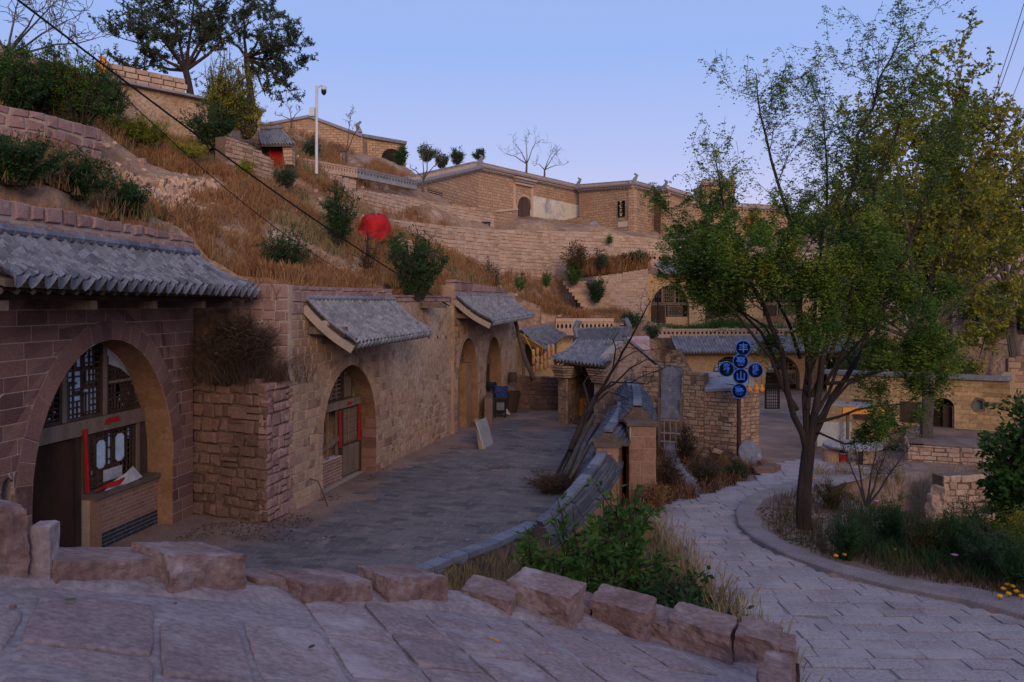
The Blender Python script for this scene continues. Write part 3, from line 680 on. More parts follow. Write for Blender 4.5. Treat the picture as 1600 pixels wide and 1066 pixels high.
# parapet of red rocks along the ramp edge
def rock(name, loc, size, rz, seed, m=CURB, amp=.16, n=7, parent=None, slope=0.0, rough=1.0, **kw):
    idx = {}; vs = []; fs = []; sv = Vector((seed*3.17, seed*1.9, seed*.7)); size = Vector(size)
    def vid(*c):
        if c in idx: return idx[c]
        p = Vector([x/n-.5 for x in c]); q = Vector([max(-.5, min(.5, v)) for v in p])
        ex = sum(1 for x in c if x in (0, n))
        if ex >= 2: p *= (.955 if ex == 2 else .92) if n <= 9 else (.985 if ex == 2 else .965)
        w = Vector((p.x*size.x, p.y*size.y, p.z*size.z))
        nv = noise.noise_vector(w*3.2+sv)*amp*.45*min(size)+noise.noise_vector(w*11+sv)*amp*.16*min(size)*rough+noise.noise_vector(w*26+sv)*.006*rough
        if p.z > .3: nv.z *= .45 if n <= 9 else .22
        w += nv; w -= p.normalized()*abs(noise.noise(w*6.5+sv))*.10*min(size)*(1 if n > 9 and p.z < .45 else 0); w.z += p.x*size.x*slope; idx[c] = len(vs); vs.append(w+Vector((0, 0, size.z/2))); return len(vs)-1
    for ax in range(3):
        for side in (0, n):
            for i in range(n):
                for j in range(n):
                    q = []
                    for di, dj in ((0, 0), (1, 0), (1, 1), (0, 1)):
                        c = [0, 0, 0]; c[ax] = side; c[(ax+1) % 3] = i+di; c[(ax+2) % 3] = j+dj; q.append(vid(*c))
                    fs.append(tuple(q) if side else tuple(q[::-1]))
    return place(name, mesh(name, vs, fs, m), loc, (1, 1, 1), rz, parent, **kw)
wallp = thing('ramp_parapet', R(600, 940), 'low broken parapet of rough red rocks along the edge of the sloping path', 'parapet wall')
ROCKS = [(-60, 40, 908, 118, .34), (40, 100, 905, 30, .25), (88, 272, 914, 38, .45), (262, 390, 928, 60, .46), (398, 472, 927, 22, .38), (466, 598, 943, 32, .46), (598, 716, 945, 44, .42), (716, 795, 950, 20, .38),
         (792, 895, 966, 44, .42), (895, 925, 968, 20, .35), (922, 1010, 988, 40, .44), (1008, 1048, 1000, 26, .42), (1046, 1142, 1022, 42, .46), (1142, 1160, 1034, 24, .4), (1150, 1216, 1050, 52, .44), (1208, 1240, 1062, 48, .36), (1196, 1238, 1096, 40, .42), (1190, 1240, 1140, 50, .42)]
for k, (a, b, y, hp_, dep) in enumerate(ROCKS):
    p = R((a+b)/2, y); q = R((a+b)/2+8, y+(2 if a < 700 else 4)); d = (R(b, y+(b-a)*(.02 if a < 700 else .32))-R(a, y)); ang = math.atan2(d.y, d.x)
    wd = (b-a)/F*p.y*1.03; hh = hp_/F*p.y+.1
    nb = Vector((-math.sin(ang), math.cos(ang), 0)); slope = max(-.25, min(0, d.z/math.hypot(d.x, d.y)*.8))
    loc = p+nb*dep*.5-Vector((0, 0, .1)); rock('rock', loc, (wd, dep, hh), ang+rnd.uniform(-.08, .08), k+3, parent=wallp, slope=slope, amp=.20, n=15, rough=1.6)
for k, (x, y, s) in enumerate([(1092, 962, .3), (1062, 950, .2), (1150, 975, .22), (755, 925, .2), (1122, 992, .16)]):
    p = R(x, y+14); rock('rock', p-Vector((0, 0, .12)), (s*1.2, s, s*.8), .4, 40+k, parent=wallp, n=5, amp=.3)
# mortar fillets at the foot of the rocks
g = Geo(); pts = [R(x, y) for x, y in [(-80, 905), (60, 908), (230, 921), (330, 930), (480, 936), (700, 948), (880, 972), (1010, 994), (1130, 1030), (1210, 1066)]]
fine = []
for i in range(len(pts)-1):
    for q in range(8): fine.append(pts[i].lerp(pts[i+1], q/8))
cols_ = []
for i, p in enumerate(fine):
    d = (fine[min(i+1, len(fine)-1)]-fine[max(i-1, 0)]); nb = Vector((-d.y, d.x, 0)).normalized()
    cols_.append([p+nb*o_+Vector((0, 0, h_+n3(p.x*1.0+o_*5, p.y, 5, 7)*.03*(k_ > 0))) for k_, (o_, h_) in enumerate([(-.10, -.03), (-.03, .015), (.10, .045), (.30, .06), (.42, .02), (.46, -.5)])])
for c in cols_: g.v += c
for i in range(len(cols_)-1):
    for j in range(5): a = i*6+j; g.f.append((a, a+6, a+7, a+1))
g.out('mortar_fillet', RAMP_M, wallp, smooth=True)
rock('mortar_lump', R(72, 905)-Vector((0, 0, .05)), (.12, .12, .36), .1, 77, m=RAMP_M, parent=wallp, n=6, amp=.5)
# litter on the ramp
for k, (x, y, s) in enumerate([(20, 955, .03), (275, 947, .018), (80, 945, .014), (700, 955, .012)]):
    p = R(x, y); tag(rock('pebble', p+Vector((0, 0, .012)), (s, s*.8, s*.6), k, 90+k, n=3), label=['dark clod lying at the left edge of the ramp paving', 'small pebble below the longest parapet rock', 'tiny stone near the mortar post', 'tiny pebble below the fourth parapet rock'][k], cat='pebble')
def leaf_thing(p, s, m, label, a=0):
    q = [(-.5, 0), (-.3, .2), (0, .27), (.3, .18), (.5, 0), (.3, -.2), (0, -.27), (-.3, -.18)]; M = Matrix.Rotation(a, 3, 'Z')
    vs = [p+M @ Vector((x*s, y*s, .014+.12*s*abs(y)+abs(x)*.06*s)) for x, y in q]+[p+M @ Vector((x*s, y*s, .011+.12*s*abs(y)+abs(x)*.06*s)) for x, y in q]
    wob('fallen_leaf', vs, [tuple(range(8)), tuple(range(8, 16))[::-1]]+[(i, i+8, (i+1) % 8+8, (i+1) % 8) for i in range(8)], m, label=label, cat='leaf')
leaf_thing(R(110, 947)+Vector((0, 0, .02)), .055, LEAF_M, 'curled green leaf on the left of the ramp paving', .4)
leaf_thing(R(487, 1020)+Vector((0, 0, .02)), .05, LEAF_G, 'round pale green leaf at the bottom centre of the ramp', 1.2)
CIG = mat('orange_paper', [(.6, .25, .03), (.65, .3, .05)], 5, 20, 0, rand=0)
Geo().tube([R(766, 1001)+Vector((0, 0, .02)), R(780, 1007)+Vector((0, 0, .02))], .008, 8).out('cigarette_butt', CIG, label='orange cigarette butt lying on the ramp paving', cat='cigarette butt')

# ---------------------------------------------------------------- lane with pavers, kerb, bed
LANEP = [(1235, 1400), (1225, 1062), (1160, 985), (1105, 940), (1085, 900), (1040, 850), (1000, 826), (985, 806), (1050, 786), (1110, 774), (1195, 745), (1205, 725), (1320, 715), (1330, 733), (1290, 743), (1220, 760), (1175, 776), (1150, 792), (1143, 808), (1150, 830), (1176, 852), (1228, 877), (1300, 903), (1400, 928), (1500, 948), (1600, 975), (1720, 1016), (1900, 1087), (2300, 1250), (2500, 1400)]
lane = thing('lane', (4, 12, -4.5), None, None); lane['kind'] = 'structure'
items = []; y = 5.2
while y < 27:
    hrow = rnd.uniform(.29, .36)*(1 if y < 17 else 1.1); x = -1+rnd.random()
    while x < 16:
        l = rnd.uniform(.42, .74); cx, cy = x+l/2, y+hrow/2+.06*(x-5)*-.6+.05*math.sin(x*1.1); x += l
        p = Vector((cx, cy, hl(cy))); u = pix(p)
        if inpoly(*u, LANEP) or (x > 4 and any(inpoly(*pix(Vector((cx+ox, cy+oy, hl(cy+oy)))), LANEP) for ox, oy in ((-l*.5, 0), (0, -hrow*.5), (-l*.4, -hrow*.5)))): items.append((p, l, hrow))
    y += hrow
items.sort(key=lambda it: it[0].length if pix(it[0])[1] < 1080 else 99)
st = Geo()
for k, (p, l, h_) in enumerate(items):
    me = rough_block(LANE, k % 9, 3, .035, .05); t = math.atan2(hl(p.y+.2)-hl(p.y-.2), .4)
    loc = p+Vector((0, 0, -.043+rnd.uniform(-.011, .010))); sz = (l-.02, h_-.024, .11); rot = -.02+rnd.uniform(-.012, .012); ti = (t+rnd.uniform(-.012, .012), rnd.uniform(-.014, .014))
    if k < 295: place('paver', me, loc, sz, rot, lane, ti)
    else:
        M = Matrix.Translation(loc) @ Matrix.Rotation(rot, 4, 'Z') @ Matrix.Rotation(ti[0], 4, 'X') @ Matrix.Diagonal((*sz, 1)); st.add([M @ v.co for v in me.vertices], [tuple(q.vertices) for q in me.polygons])
st.out('pavers', LANE, lane, kind='stuff')
g = Geo(); K = [G(*p) for p in KERB]; fine = []
for i in range(len(K)-1):
    for q in range(4): fine.append(K[i].lerp(K[i+1], q/4))
ring = []
for i, p in enumerate(fine):
    d = fine[min(i+1, len(fine)-1)]-fine[max(i-1, 0)]; nb = Vector((-d.y, d.x, 0)).normalized()
    if not bedded(p.x+nb.x*.2, p.y+nb.y*.2): nb = -nb
    w_ = .30+n3(p.x, p.y, .8)*.1+.25*sm(p.x, 5.5, 7.5); nz = n3(p.x, p.y, 3, 2)*.02
    for o_, h_ in ((-.01, -.12), (-.012+nz, .075), (.015+nz, .098), (w_*.5, .105+nz), (w_*1.1, .10), (w_*1.1+.3, .02)): g.v.append(p+nb*o_+Vector((0, 0, h_+nz*.5)))
for i in range(len(fine)-1):
    for j in range(5): a = i*6+j; g.f.append((a, a+1, a+7, a+6))
g.out('kerb', LANE_BED, None, smooth=False, kind='structure')
lb = []
for it in items: pass
# dusty bed under the pavers, following the lane
xs = rng_(-1, 17, .3); ys = rng_(5, 27.5, .3)
grid('lane_bed', xs, ys, lambda x, y: hl(y)-.006+n3(x, y, 2)*.012+n3(x, y, .6, 3)*.008, LANE_BED, keep=lambda x, y: inpoly(*pix(Vector((x, y, hl(y)))), LANEP) or (y > 24 and False))

# ---------------------------------------------------------------- courtyard
CY = -4.6
YB = [C(700, 880), C(780, 851), C(840, 823), Vector((1.3, 16.75, CY)), Vector((1.95, 17.7, CY)), Vector((2.25, 18.6, CY)), Vector((3.0, 22.5, CY)), Vector((3.7, 26, CY)), Vector((4.6, 31, CY)), Vector((4.6, 41, CY))]
YP = [Vector((-.9, 41, CY)), Vector((-1.2, 34.8, CY)), Vector((-4.85, 17.5, CY)), Vector((-7.6, 17.3, CY)), Vector((-9.4, 8, CY)), Vector((-9.6, 6, CY)), Vector((-2.6, 6, CY)), Vector((-2.1, 12, CY))]+YB
n = len(YP); vs = YP+[p-Vector((0, 0, 1.4)) for p in YP]
yard = wob('courtyard', vs, [tuple(range(n))]+[(i, (i+1) % n, (i+1) % n+n, i+n) for i in range(n)], DIRT, loc=Vector((-3, 15, -6)), kind='structure')
YPP = [(p.x, p.y) for p in YP]
items = []; dy = Vector((.274, .962, 0)); dx = Vector((.962, -.274, 0))
for j in range(120):
    off = (j % 2)*.2; w_ = .21
    for i in range(34):
        c = Vector((-9, 11, CY))+dx*(i*.41+off)+dy*(j*w_)-Vector((0, 0, 0)); c = Vector((-6.8, 9.5, CY))+dy*(j*w_)+dx*(i*.41+off)
        if c.y > 31 or not inpoly(c.x, c.y, YPP): continue
        e_ = (c.x-(-4.88+.274*(c.y-17.3)))   # distance right of the facade line
        dirt = n3(c.x, c.y, .35, 3)+.6*n3(c.x, c.y, 1.2, 4)+max(0, 1.5-e_)*.7-.22+max(0, (c.y-24)*.05)+max(0, 1-(YB[5].x+.27*(c.y-18.6)-c.x))*.4*(c.y > 16)
        items.append((c, dirt))
items = [it for it in items if it[1] < .35]
items.sort(key=lambda it: it[0].length)
st = Geo(); X = Matrix((dx, dy, Vector((0, 0, 1)))).transposed(); k = 0
for c, dirt in items:
    vis = 0 < pix(c)[0] < 1600 and pix(c)[1] < 960; sz = (.38, .19, .06); loc = c+Vector((0, 0, -.024+rnd.uniform(-.004, .004)-max(0, dirt)*.02))
    if vis and k < 290: place('paver', rough_block(YARD, k % 5, 3, .02, .04), loc, sz, parent=yard, X=X @ Matrix.Rotation(rnd.uniform(-.02, .02), 3, 'Z')); k += 1
    else:
        Xr = X @ Matrix.Rotation(rnd.uniform(-.02, .02), 3, 'Z') @ Matrix.Diagonal(Vector(sz)); st.box(loc, (1, 1, 1), Xr)
st.out('pavers', YARD, yard, kind='stuff')
# ---------------------------------------------------------------- cave houses along the courtyard
rnd = random.Random(11)
SANDS = SAND
def arch_fn(c, hw, H_, s0, p=1.0):
    def top(s):
        x = min(1, abs(s-c)/hw); a = math.acos(x**(1/p)); return s0+(H_-s0)*max(0.0, math.sin(a))**(1/p if p > 1 else 1)
    return top
def reveal(w, c, hw, H_, s0, p, d0, d1, m, parent, n=26, seed=0):
    pts = [(c+hw-.006, -.02), (c+hw-.006, s0*.33), (c+hw-.006, s0*.66)]+[(a+(-.006 if a > c else .006), t-.006) for a, t in arch(c, hw, H_, s0, p, n)[1:-1]]+[(c-hw+.006, s0*.66), (c-hw+.006, s0*.33), (c-hw+.006, -.02)]
    g = Geo(); K = 7
    for i, (a, t) in enumerate(pts):
        for j in range(K):
            q = j/(K-1); j_ = n3(a*1.0+seed, t*1.0+q*3, 1.6, 3)*.035*(1 if 0 < j else 0); da_, dt_ = (c-a), (H_*.35-t); l = math.hypot(da_, dt_) or 1
            g.v.append(w.p(a+da_/l*(abs(j_)+.004), t+dt_/l*abs(j_), lerp(d0, d1, q)))
    for i in range(len(pts)-1):
        for j in range(K-1): a = i*K+j; g.f.append((a, a+1, a+K+1, a+K))
    return g.out('reveal', m, parent, smooth=True)
def lattice(w, name, s0, s1, t0, t1, d, nx, ny, parent, topf=None, m=WOOD_DK, th=.022, skip=.0, frame=.05, fm=None, rnd=rnd, each=True):
    'window frame (a part) whose lattice bars are sub-parts'
    g = Geo()
    def bx(a0, a1, b0, b1, e0, e1):
        M = w.M(0, 0, 0).to_3x3(); g.box(w.p((a0+a1)/2, (b0+b1)/2, (e0+e1)/2), (a1-a0, e1-e0, b1-b0), M)
    tt_ = topf or (lambda s: t1)
    bx(s0, s1, t0, t0+frame, d-.03, d+.035)
    for s in (s0, s1-frame):
        tp = min(t1, tt_(s+frame/2)); 
        if tp > t0+.1: bx(s, s+frame, t0, tp, d-.035, d+.04)
    if not topf: bx(s0, s1, t1-frame, t1, d-.03, d+.035)
    fr = g.out(name, fm or m, parent); st = Geo()
    def bar(a0, a1, b0, b1):
        if a1-a0 < .01 or b1-b0 < .01: return
        if each: wbar('lattice_bar', w, a0, a1, b0, b1, d-.014, d+.014, m, fr)
        else: M = w.M(0, 0, 0).to_3x3(); st.box(w.p((a0+a1)/2, (b0+b1)/2, d), (a1-a0, .028, b1-b0), M)
    for i in range(1, nx):
        s = lerp(s0, s1, i/nx)+rnd.uniform(-.006, .006); tp = min(t1, tt_(s)); y = t0
        if rnd.random() < skip:
            a = lerp(t0, tp, rnd.uniform(.2, .5)); b = lerp(t0, tp, rnd.uniform(.6, .9)); bar(s-th/2, s+th/2, t0, a); bar(s-th/2, s+th/2, b, tp)
        else: bar(s-th/2, s+th/2, t0, tp)
    for j in range(1, ny):
        t = lerp(t0, t1, j/ny)+rnd.uniform(-.006, .006); a, b = s0, s1
        if topf:
            ss = [lerp(s0, s1, q/30) for q in range(31) if tt_(lerp(s0, s1, q/30)) > t]
            if not ss: continue
            a, b = ss[0], ss[-1]
        if rnd.random() < skip: q = rnd.uniform(.25, .5); bar(a, lerp(a, b, q), t-th/2, t+th/2); bar(lerp(a, b, q+.25), b, t-th/2, t+th/2)
        else: bar(a, b, t-th/2, t+th/2)
    if st.v: st.out('lattice_bars', m, fr, kind='stuff')
    return fr
def panel(name, w, pts, d, th, m, parent, **kw):
    if area(pts) < 0: pts = pts[::-1]
    return wob(name, *prism(w, pts, d-th, d), m, parent, **kw)
def tube_w(name, w, a, b, r, m, parent, k=10, **kw): return Geo().tube([w.p(*a), w.p(*b)], r, k).out(name, m, parent, **kw)
ZL = -4.6
# ---- first house, under the large tiled roof
W1 = Wall((-8.157, 9.4), (-6.905, 17.18), ZL, face=(0, 12))
h1 = thing('cave_house', W1.p(3.9, 0), 'nearest purple sandstone cave house with a tall arched lattice window under a tiled awning', 'house', 'cave houses along the left of the courtyard')
sl, sr = W1.at(50), W1.at(270); c1 = (sl+sr)/2; hw1 = (sr-sl)/2; H1 = W1.tt(178, 530)[1]; s1_ = 1.35
top1 = lambda s: lerp(6.30, 6.02, s/W1.L)
A1i = arch(c1, hw1, H1, s1_, 1.0, 20); A1o = arch(c1, hw1, H1, s1_, 1.0, 20, off=.36)[1:-1]
nz0 = W1.tt(2, 798); nz1 = W1.tt(22, 798); nzt = W1.tt(12, 746)[1]; nc = (nz0[0]+nz1[0])/2; nw = (nz1[0]-nz0[0])/2; NI = arch(nc, nw, nzt, nzt-.2, 1, 8, t0=nz0[1])
backing('facade_core', W1, [(0, -.4), (W1.L, -.4), (W1.L, 5.98), (0, 6.24)], [A1i, NI], 1.0, MORTAR, h1)
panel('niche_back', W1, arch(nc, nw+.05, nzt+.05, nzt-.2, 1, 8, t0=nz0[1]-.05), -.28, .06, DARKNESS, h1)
masonry(W1, courses(W1, 5.28, (.24, .27), (.42, .72), .016, rnd, t0=-.05), [A1o, arch(c1, hw1, H1, s1_, 1, 20), NI], SANDS, h1, relief=(.003, .007), bev=.002, jit=.001, limit=290, rnd=rnd)
voussoirs(W1, c1, hw1, H1, s1_, .36, 1.0, SANDS, h1, n=24, d=.010, rnd=rnd)
pp1 = Geo(); polys = courses(W1, lambda s: top1(s), (.27, .33), (.28, .52), .06, rnd, jit=.022, t0=5.3)
masonry(W1, polys, [], SAND_TOP, h1, name='coping_stone', d0=-.35, relief=(.02, .06), bev=.025, jit=.012, limit=60, rnd=rnd)
reveal(W1, c1, hw1, H1, s1_, 1.0, .0, -.66, CLAY, h1)
f1 = arch_fn(c1, hw1, H1, s1_); D1 = -.62
panel('interior', W1, arch(c1, hw1+.05, H1+.05, s1_, 1, 14), -.95, .06, DARKNESS, h1)  # flat near-black board painted as the darkness of the room
bt0, bt1 = 2.14, 2.44
g = Geo(); M_ = W1.M(0, 0).to_3x3()
g.box(W1.p(c1+.08, (bt0+bt1)/2, D1+.02), (hw1*2+.1, .16, bt1-bt0-.02), M_); g.out('lintel_beam', WOOD, h1)
p_s = W1.tt(118, 760, D1)[0]; w_s = W1.tt(134, 720, D1)[0]; w_e = W1.tt(209, 700, D1)[0]; r_e = c1+hw1
for a, b, t0, t1, m in ((p_s-.07, p_s+.07, 0, bt0, WOOD_DK), (p_s+.09, w_s-.03, 1.04, bt0, WOOD), (w_e+.01, w_e+.11, 1.04, bt0, WOOD), (w_e+.13, r_e-.02, 1.04, bt0, WOOD_DK)):
    wbar('post', W1, a, b, t0, t1, D1-.07, D1+.06, m, h1)
# striped curtain in the doorway
a0, a1 = sl+.02, p_s-.08; g = Geo(); nC = 66
for j, t in enumerate((0.0, .7, 1.4, 2.12)):
    for i in range(nC+1): g.v.append(W1.p(lerp(a0, a1, i/nC), t, D1+.04+(.012 if i % 2 else -.006)+.03*math.sin(i*.23+j)))
for j in range(3):
    for i in range(nC): a = j*(nC+1)+i; g.f.append((a, a+1, a+nC+2, a+nC+1))
g.out('door_curtain', CURTAIN, h1)
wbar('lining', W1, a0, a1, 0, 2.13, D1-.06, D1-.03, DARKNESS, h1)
# lower window
wf = lattice(W1, 'lower_window', w_s, w_e, 1.10, bt0-.01, D1, 12, 9, h1, skip=.35, th=.024, frame=.05, fm=WOOD_DK)
def octa(cx, cy, rx, ry): return [(cx+rx*x, cy+ry*y) for x, y in ((-.5, -1), (.5, -1), (1, -.75), (1, .75), (.5, 1), (-.5, 1), (-1, .75), (-1, -.75))]
ws = w_e-w_s
for cx, cy, rx, ry in ((w_s+ws*.27, 1.70, .13, .27), (w_s+ws*.66, 1.74, .14, .27)):
    panel('pane', W1, octa(cx, cy, rx, ry), D1+.024, .012, PAPER, wf)
    g = Geo(); oc = octa(cx, cy, rx+.012, ry+.012); oc.append(oc[0])
    for i in range(8): g.beam(W1.p(*oc[i], D1+.02), W1.p(*oc[i+1], D1+.02), .03, .025)
    g.out('pane_border', WOOD_DK, wf)
panel('pane', W1, [(w_s+ws*.33, 1.14), (w_s+ws*.72, 1.14), (w_s+ws*.72, 1.37), (w_s+ws*.33, 1.37)], D1+.022, .012, PAPER_W, wf)
for (x0, x1, y0, y1) in ((.05, .12, 1.9, 2.05), (.42, .5, 1.45, 2.05), (.84, .95, 1.85, 2.06), (.05, .14, 1.3, 1.42)):
    panel('paper_strip', W1, [(w_s+ws*x0, y0), (w_s+ws*x1, y0), (w_s+ws*x1, y1), (w_s+ws*x0, y1)], D1-.02, .008, PAPER, wf)
# upper lattices
q1 = W1.tt(97, 600, D1)[0]; q2 = W1.tt(161, 580, D1)[0]
for q in (q1, q2): wbar('mullion', W1, q-.055, q+.055, bt1, f1(q)-.02, D1-.05, D1+.05, WOOD, h1)
uw = lattice(W1, 'upper_lattice', sl+.03, q1-.06, bt1, H1, D1, 8, 16, h1, topf=f1, skip=.2, th=.026)
for k in range(16):
    a = rnd.uniform(sl+.15, q1-.12); t = rnd.uniform(bt1+.05, max(bt1+.1, f1(a)-.15)); 
    if t < f1(a)-.08: panel('paper_scrap', W1, [(a, t), (a+.05, t), (a+.05, t+.05), (a, t+.05)], D1-.018, .006, PAPER_W, uw)
um = lattice(W1, 'upper_lattice', q1+.06, q2-.06, bt1, H1, D1, 9, 13, h1, topf=f1, skip=.5, th=.028)
for (x0, x1, y0, y1) in ((.0, .22, .02, .45), (.25, .5, .02, .30), (.55, .9, .05, .38), (.3, .46, .36, .62), (.62, .85, .45, .64), (.35, .5, .66, .86), (.58, .8, .68, .9), (.1, .24, .5, .62)):
    a, b = lerp(q1+.06, q2-.06, x0), lerp(q1+.06, q2-.06, x1); hh = min(f1(a), f1(b))-bt1
    panel('pane', W1, [(a, bt1+hh*y0), (b, bt1+hh*y0), (b, bt1+hh*y1), (a, bt1+hh*y1)], D1-.018, .008, PAPER, um)
ur = lattice(W1, 'upper_lattice', q2+.06, r_e-.03, bt1, H1-.35, D1, 13, 12, h1, topf=f1, skip=.12, th=.026)
wbar('mullion', W1, q2+.06, r_e-.25, 3.02, 3.07, D1-.03, D1+.04, WOOD, h1)
ap = [(q2+.06, 3.42), (q2+.5, 3.28), (q2+.95, 3.0), (q2+.85, f1(q2+.85)), (q2+.5, f1(q2+.5)), (q2+.06, f1(q2+.06))]
panel('plaster_patch', W1, ap, D1+.03, .05, PAPER_W, h1)
for k in range(14):
    a = rnd.uniform(q2+.15, r_e-.5); t = rnd.uniform(bt1+.06, 3.0)
    panel('paper_scrap', W1, [(a, t), (a+.045, t), (a+.045, t+.045), (a, t+.045)], D1-.018, .006, PAPER_W, ur)
# brick apron below the window
AW = Wall(W1.p(p_s+.1, 0, -.34)[:2], W1.p(r_e-.01, 0, -.34)[:2], ZL, face=(0, 12))
low = backing('apron_wall', AW, [(0, 0), (AW.L, 0), (AW.L, .98), (0, .98)], [], .3, MORTAR, h1)
cs = courses(AW, .98, (.074, .078), (.24, .26), .012, rnd)
masonry(AW, [p for p in cs if p[0][1] > .24], [], REDBR, low, name='brick', d0=-.04, relief=(.004, .008), bev=.003, jit=.001, limit=200, rnd=rnd)
masonry(AW, [p for p in cs if p[0][1] <= .24], [], BLACKBR, low, name='brick', d0=-.04, relief=(.006, .010), bev=.003, jit=.001, limit=90, rnd=rnd)
g = Geo(); g.box(AW.p(AW.L/2, 1.02, -.12), (AW.L+.06, .40, .09), M_); g.out('window_sill', DECK, h1)
wbar('apron_end', AW, -.02, .22, 0, .97, -.05, .012, REDBR, h1)
# red and white cloths
def cloth(name, w, pts, d, m, label, cat='cloth', n=6, fold=.03, th=.008):
    'quad given by 4 local corners (bl, br, tr, tl), rippled'
    g = Geo(); 
    for i in range(n+1):
        for j in range(n+1):
            u, v = i/n, j/n; bl, br, tr, tl = pts; s = lerp(lerp(bl[0], br[0], u), lerp(tl[0], tr[0], u), v); t = lerp(lerp(bl[1], br[1], u), lerp(tl[1], tr[1], u), v)
            dd = d+fold*math.sin(u*9+v*2)*(1-v*.4)+(pts[0][2] if len(pts[0]) > 2 else 0)*(1-v); g.v.append(w.p(s, t, dd))
    k = (n+1)**2
    for i in range(k): g.v.append(g.v[i]-w.n*th)
    for i in range(n):
        for j in range(n): a = i*(n+1)+j; g.f.append((a, a+n+1, a+n+2, a+1)); g.f.append((a+k, a+1+k, a+n+2+k, a+n+1+k))
    for i in range(n):
        for a, b in ((i, i+1), ((n)*(n+1)+i, n*(n+1)+i+1), (i*(n+1), (i+1)*(n+1)), (i*(n+1)+n, (i+1)*(n+1)+n)): g.f.append((a, b, b+k, a+k))
    return g.out(name, m, None, label=label, cat=cat)
def tq(w, d, *ps): return [w.tt(x, y, d) for x, y in ps]
cloth('white_cloth', W1, [(*W1.tt(150, 779, -.3), .1), W1.tt(222, 745, -.3), W1.tt(206, 728, -.45), W1.tt(165, 760, -.45)], -.40, PAPER_W, 'crumpled white sheet draped over the sill of the nearest arched window')
cloth('red_banner', W1, [(*W1.tt(146, 768, -.32), .05), W1.tt(186, 757, -.32), W1.tt(196, 742, -.45), W1.tt(147, 762, -.45)], -.36, RED, 'red banner bunched on top of the white sheet on the window sill')
cloth('red_strip', W1, tq(W1, -.5, (134, 771), (140, 771), (138, 670), (129, 672)), -.50, RED, 'long torn red strip hanging down the left side of the nearest lattice window', fold=.012)
cloth('red_rag', W1, tq(W1, -.5, (164, 664), (188, 656), (187, 649), (166, 655)), -.50, RED, 'red rag nailed to the beam above the nearest lattice window', fold=.01)
# awning
RI0, RI1 = W1.p(1.3, 5.613, .02), W1.p(W1.L, 5.55, .02); EA0, EA1 = W1.p(1.25, 4.95, 1.32), W1.p(W1.L+.1, 4.86, 1.36)
S1 = tile_roof(h1, RI0, RI1, EA0, EA1, 26, 11, TILE, each=True, sag=.12, rnd=rnd)
tile_row(h1, RI0+Vector((.05, 0, .10)), RI1+Vector((.05, 0, .10)), .085, 22, TILE, rnd=rnd)
for k, u in enumerate((.955, .992)): tile_row(h1, 0, 0, .06, 7, TILE, name='verge_tile', rnd=rnd, curve=lambda t, u=u: S1(u, t)+Vector((0, 0, .09)))
for i in range(26):
    s = .15+i*.29; wob('rafter', *(lambda g: (g.v, g.f))(Geo().tube([W1.p(s, 5.2, 0), W1.p(s, 4.74, 1.2)], .042, 8)), WOOD, h1)
tube_w('purlin', W1, (0, 4.72, .85), (W1.L, 4.66, .85), .07, WOOD_DK, h1)
for s in (1.6, 3.4, 5.0, 6.6, W1.L-.25):
    wbar('bracket', W1, s-.07, s+.07, 4.48, 4.62, -.1, 1.0, WOOD, h1)
tube_w('eave_pole', W1, (0, 4.80, 1.16), (W1.L, 4.72, 1.16), .04, WOOD_DK, h1)

# ---- dry-stone buttress with its side, and the wall behind the dead bush
WB1 = Wall((-6.99, 17.3), (-5.10, 16.5), ZL); WB2 = Wall((-5.10, 16.5), (-4.83, 17.48), ZL, face=(0, 12))
bt = thing('stone_buttress', WB1.p(1, 0), 'dry-laid block of rough stones between the first and second cave houses', 'stone wall')
g = Geo(); core = [(-6.95, 17.35), (-5.13, 16.58), (-4.88, 17.45), (-4.9, 18.2), (-7.0, 18.2)]
vs = [Vector((x, y, z)) for z in (-5, -1.72) for x, y in core]; g.add(vs, [tuple(range(5))[::-1], tuple(range(5, 10))]+[(i, (i+1) % 5, (i+1) % 5+5, i+5) for i in range(5)]); g.out('core', MUDMORTAR, bt)
def broken(ps):
    out = []
    for q in ps:
        a0, b0 = q[0]; a1, b1 = q[2]; r = rnd.random(); g_ = .018
        if r < .22 and b1-b0 > .22: m = lerp(b0, b1, rnd.uniform(.35, .65)); out += [[(a0, b0), (a1, b0), (a1, m-g_), (a0, m-g_)], [(a0, m+g_), (a1, m+g_), (a1, b1), (a0, b1)]]
        elif r < .42 and a1-a0 > .3: k0, k1 = lerp(a0, a1, rnd.uniform(.35, .65)), lerp(a0, a1, rnd.uniform(.35, .65)); out += [[(a0, b0), (k0-g_, b0), (k1-g_, b1), (a0, b1)], [(k0+g_, b0), (a1, b0), (a1, b1), (k1+g_, b1)]]
        elif r < .62: c = .05; out.append([(a0+c*rnd.random(), b0), (a1-c*rnd.random(), b0), (a1, lerp(b0, b1, .5)), (a1-c*rnd.random(), b1), (a0+c*rnd.random(), b1), (a0, lerp(b0, b1, .5))])
        else: out.append([(x+rnd.uniform(-.012, .012), y+rnd.uniform(-.012, .012)) for x, y in q])
    return out
masonry(WB1, broken(courses(WB1, lambda s: 2.9+.1*math.sin(s*5), (.19, .33), (.24, .50), .025, rnd, jit=.02)), [], FIELD, bt, d0=-.2, relief=(-.01, .07), bev=.03, jit=.022, limit=200, rnd=rnd)
masonry(WB2, broken(courses(WB2, 2.9, (.19, .31), (.2, .36), .03, rnd, jit=.015)), [], SAND_TOP, bt, d0=-.2, relief=(.01, .05), bev=.03, jit=.015, limit=80, rnd=rnd)
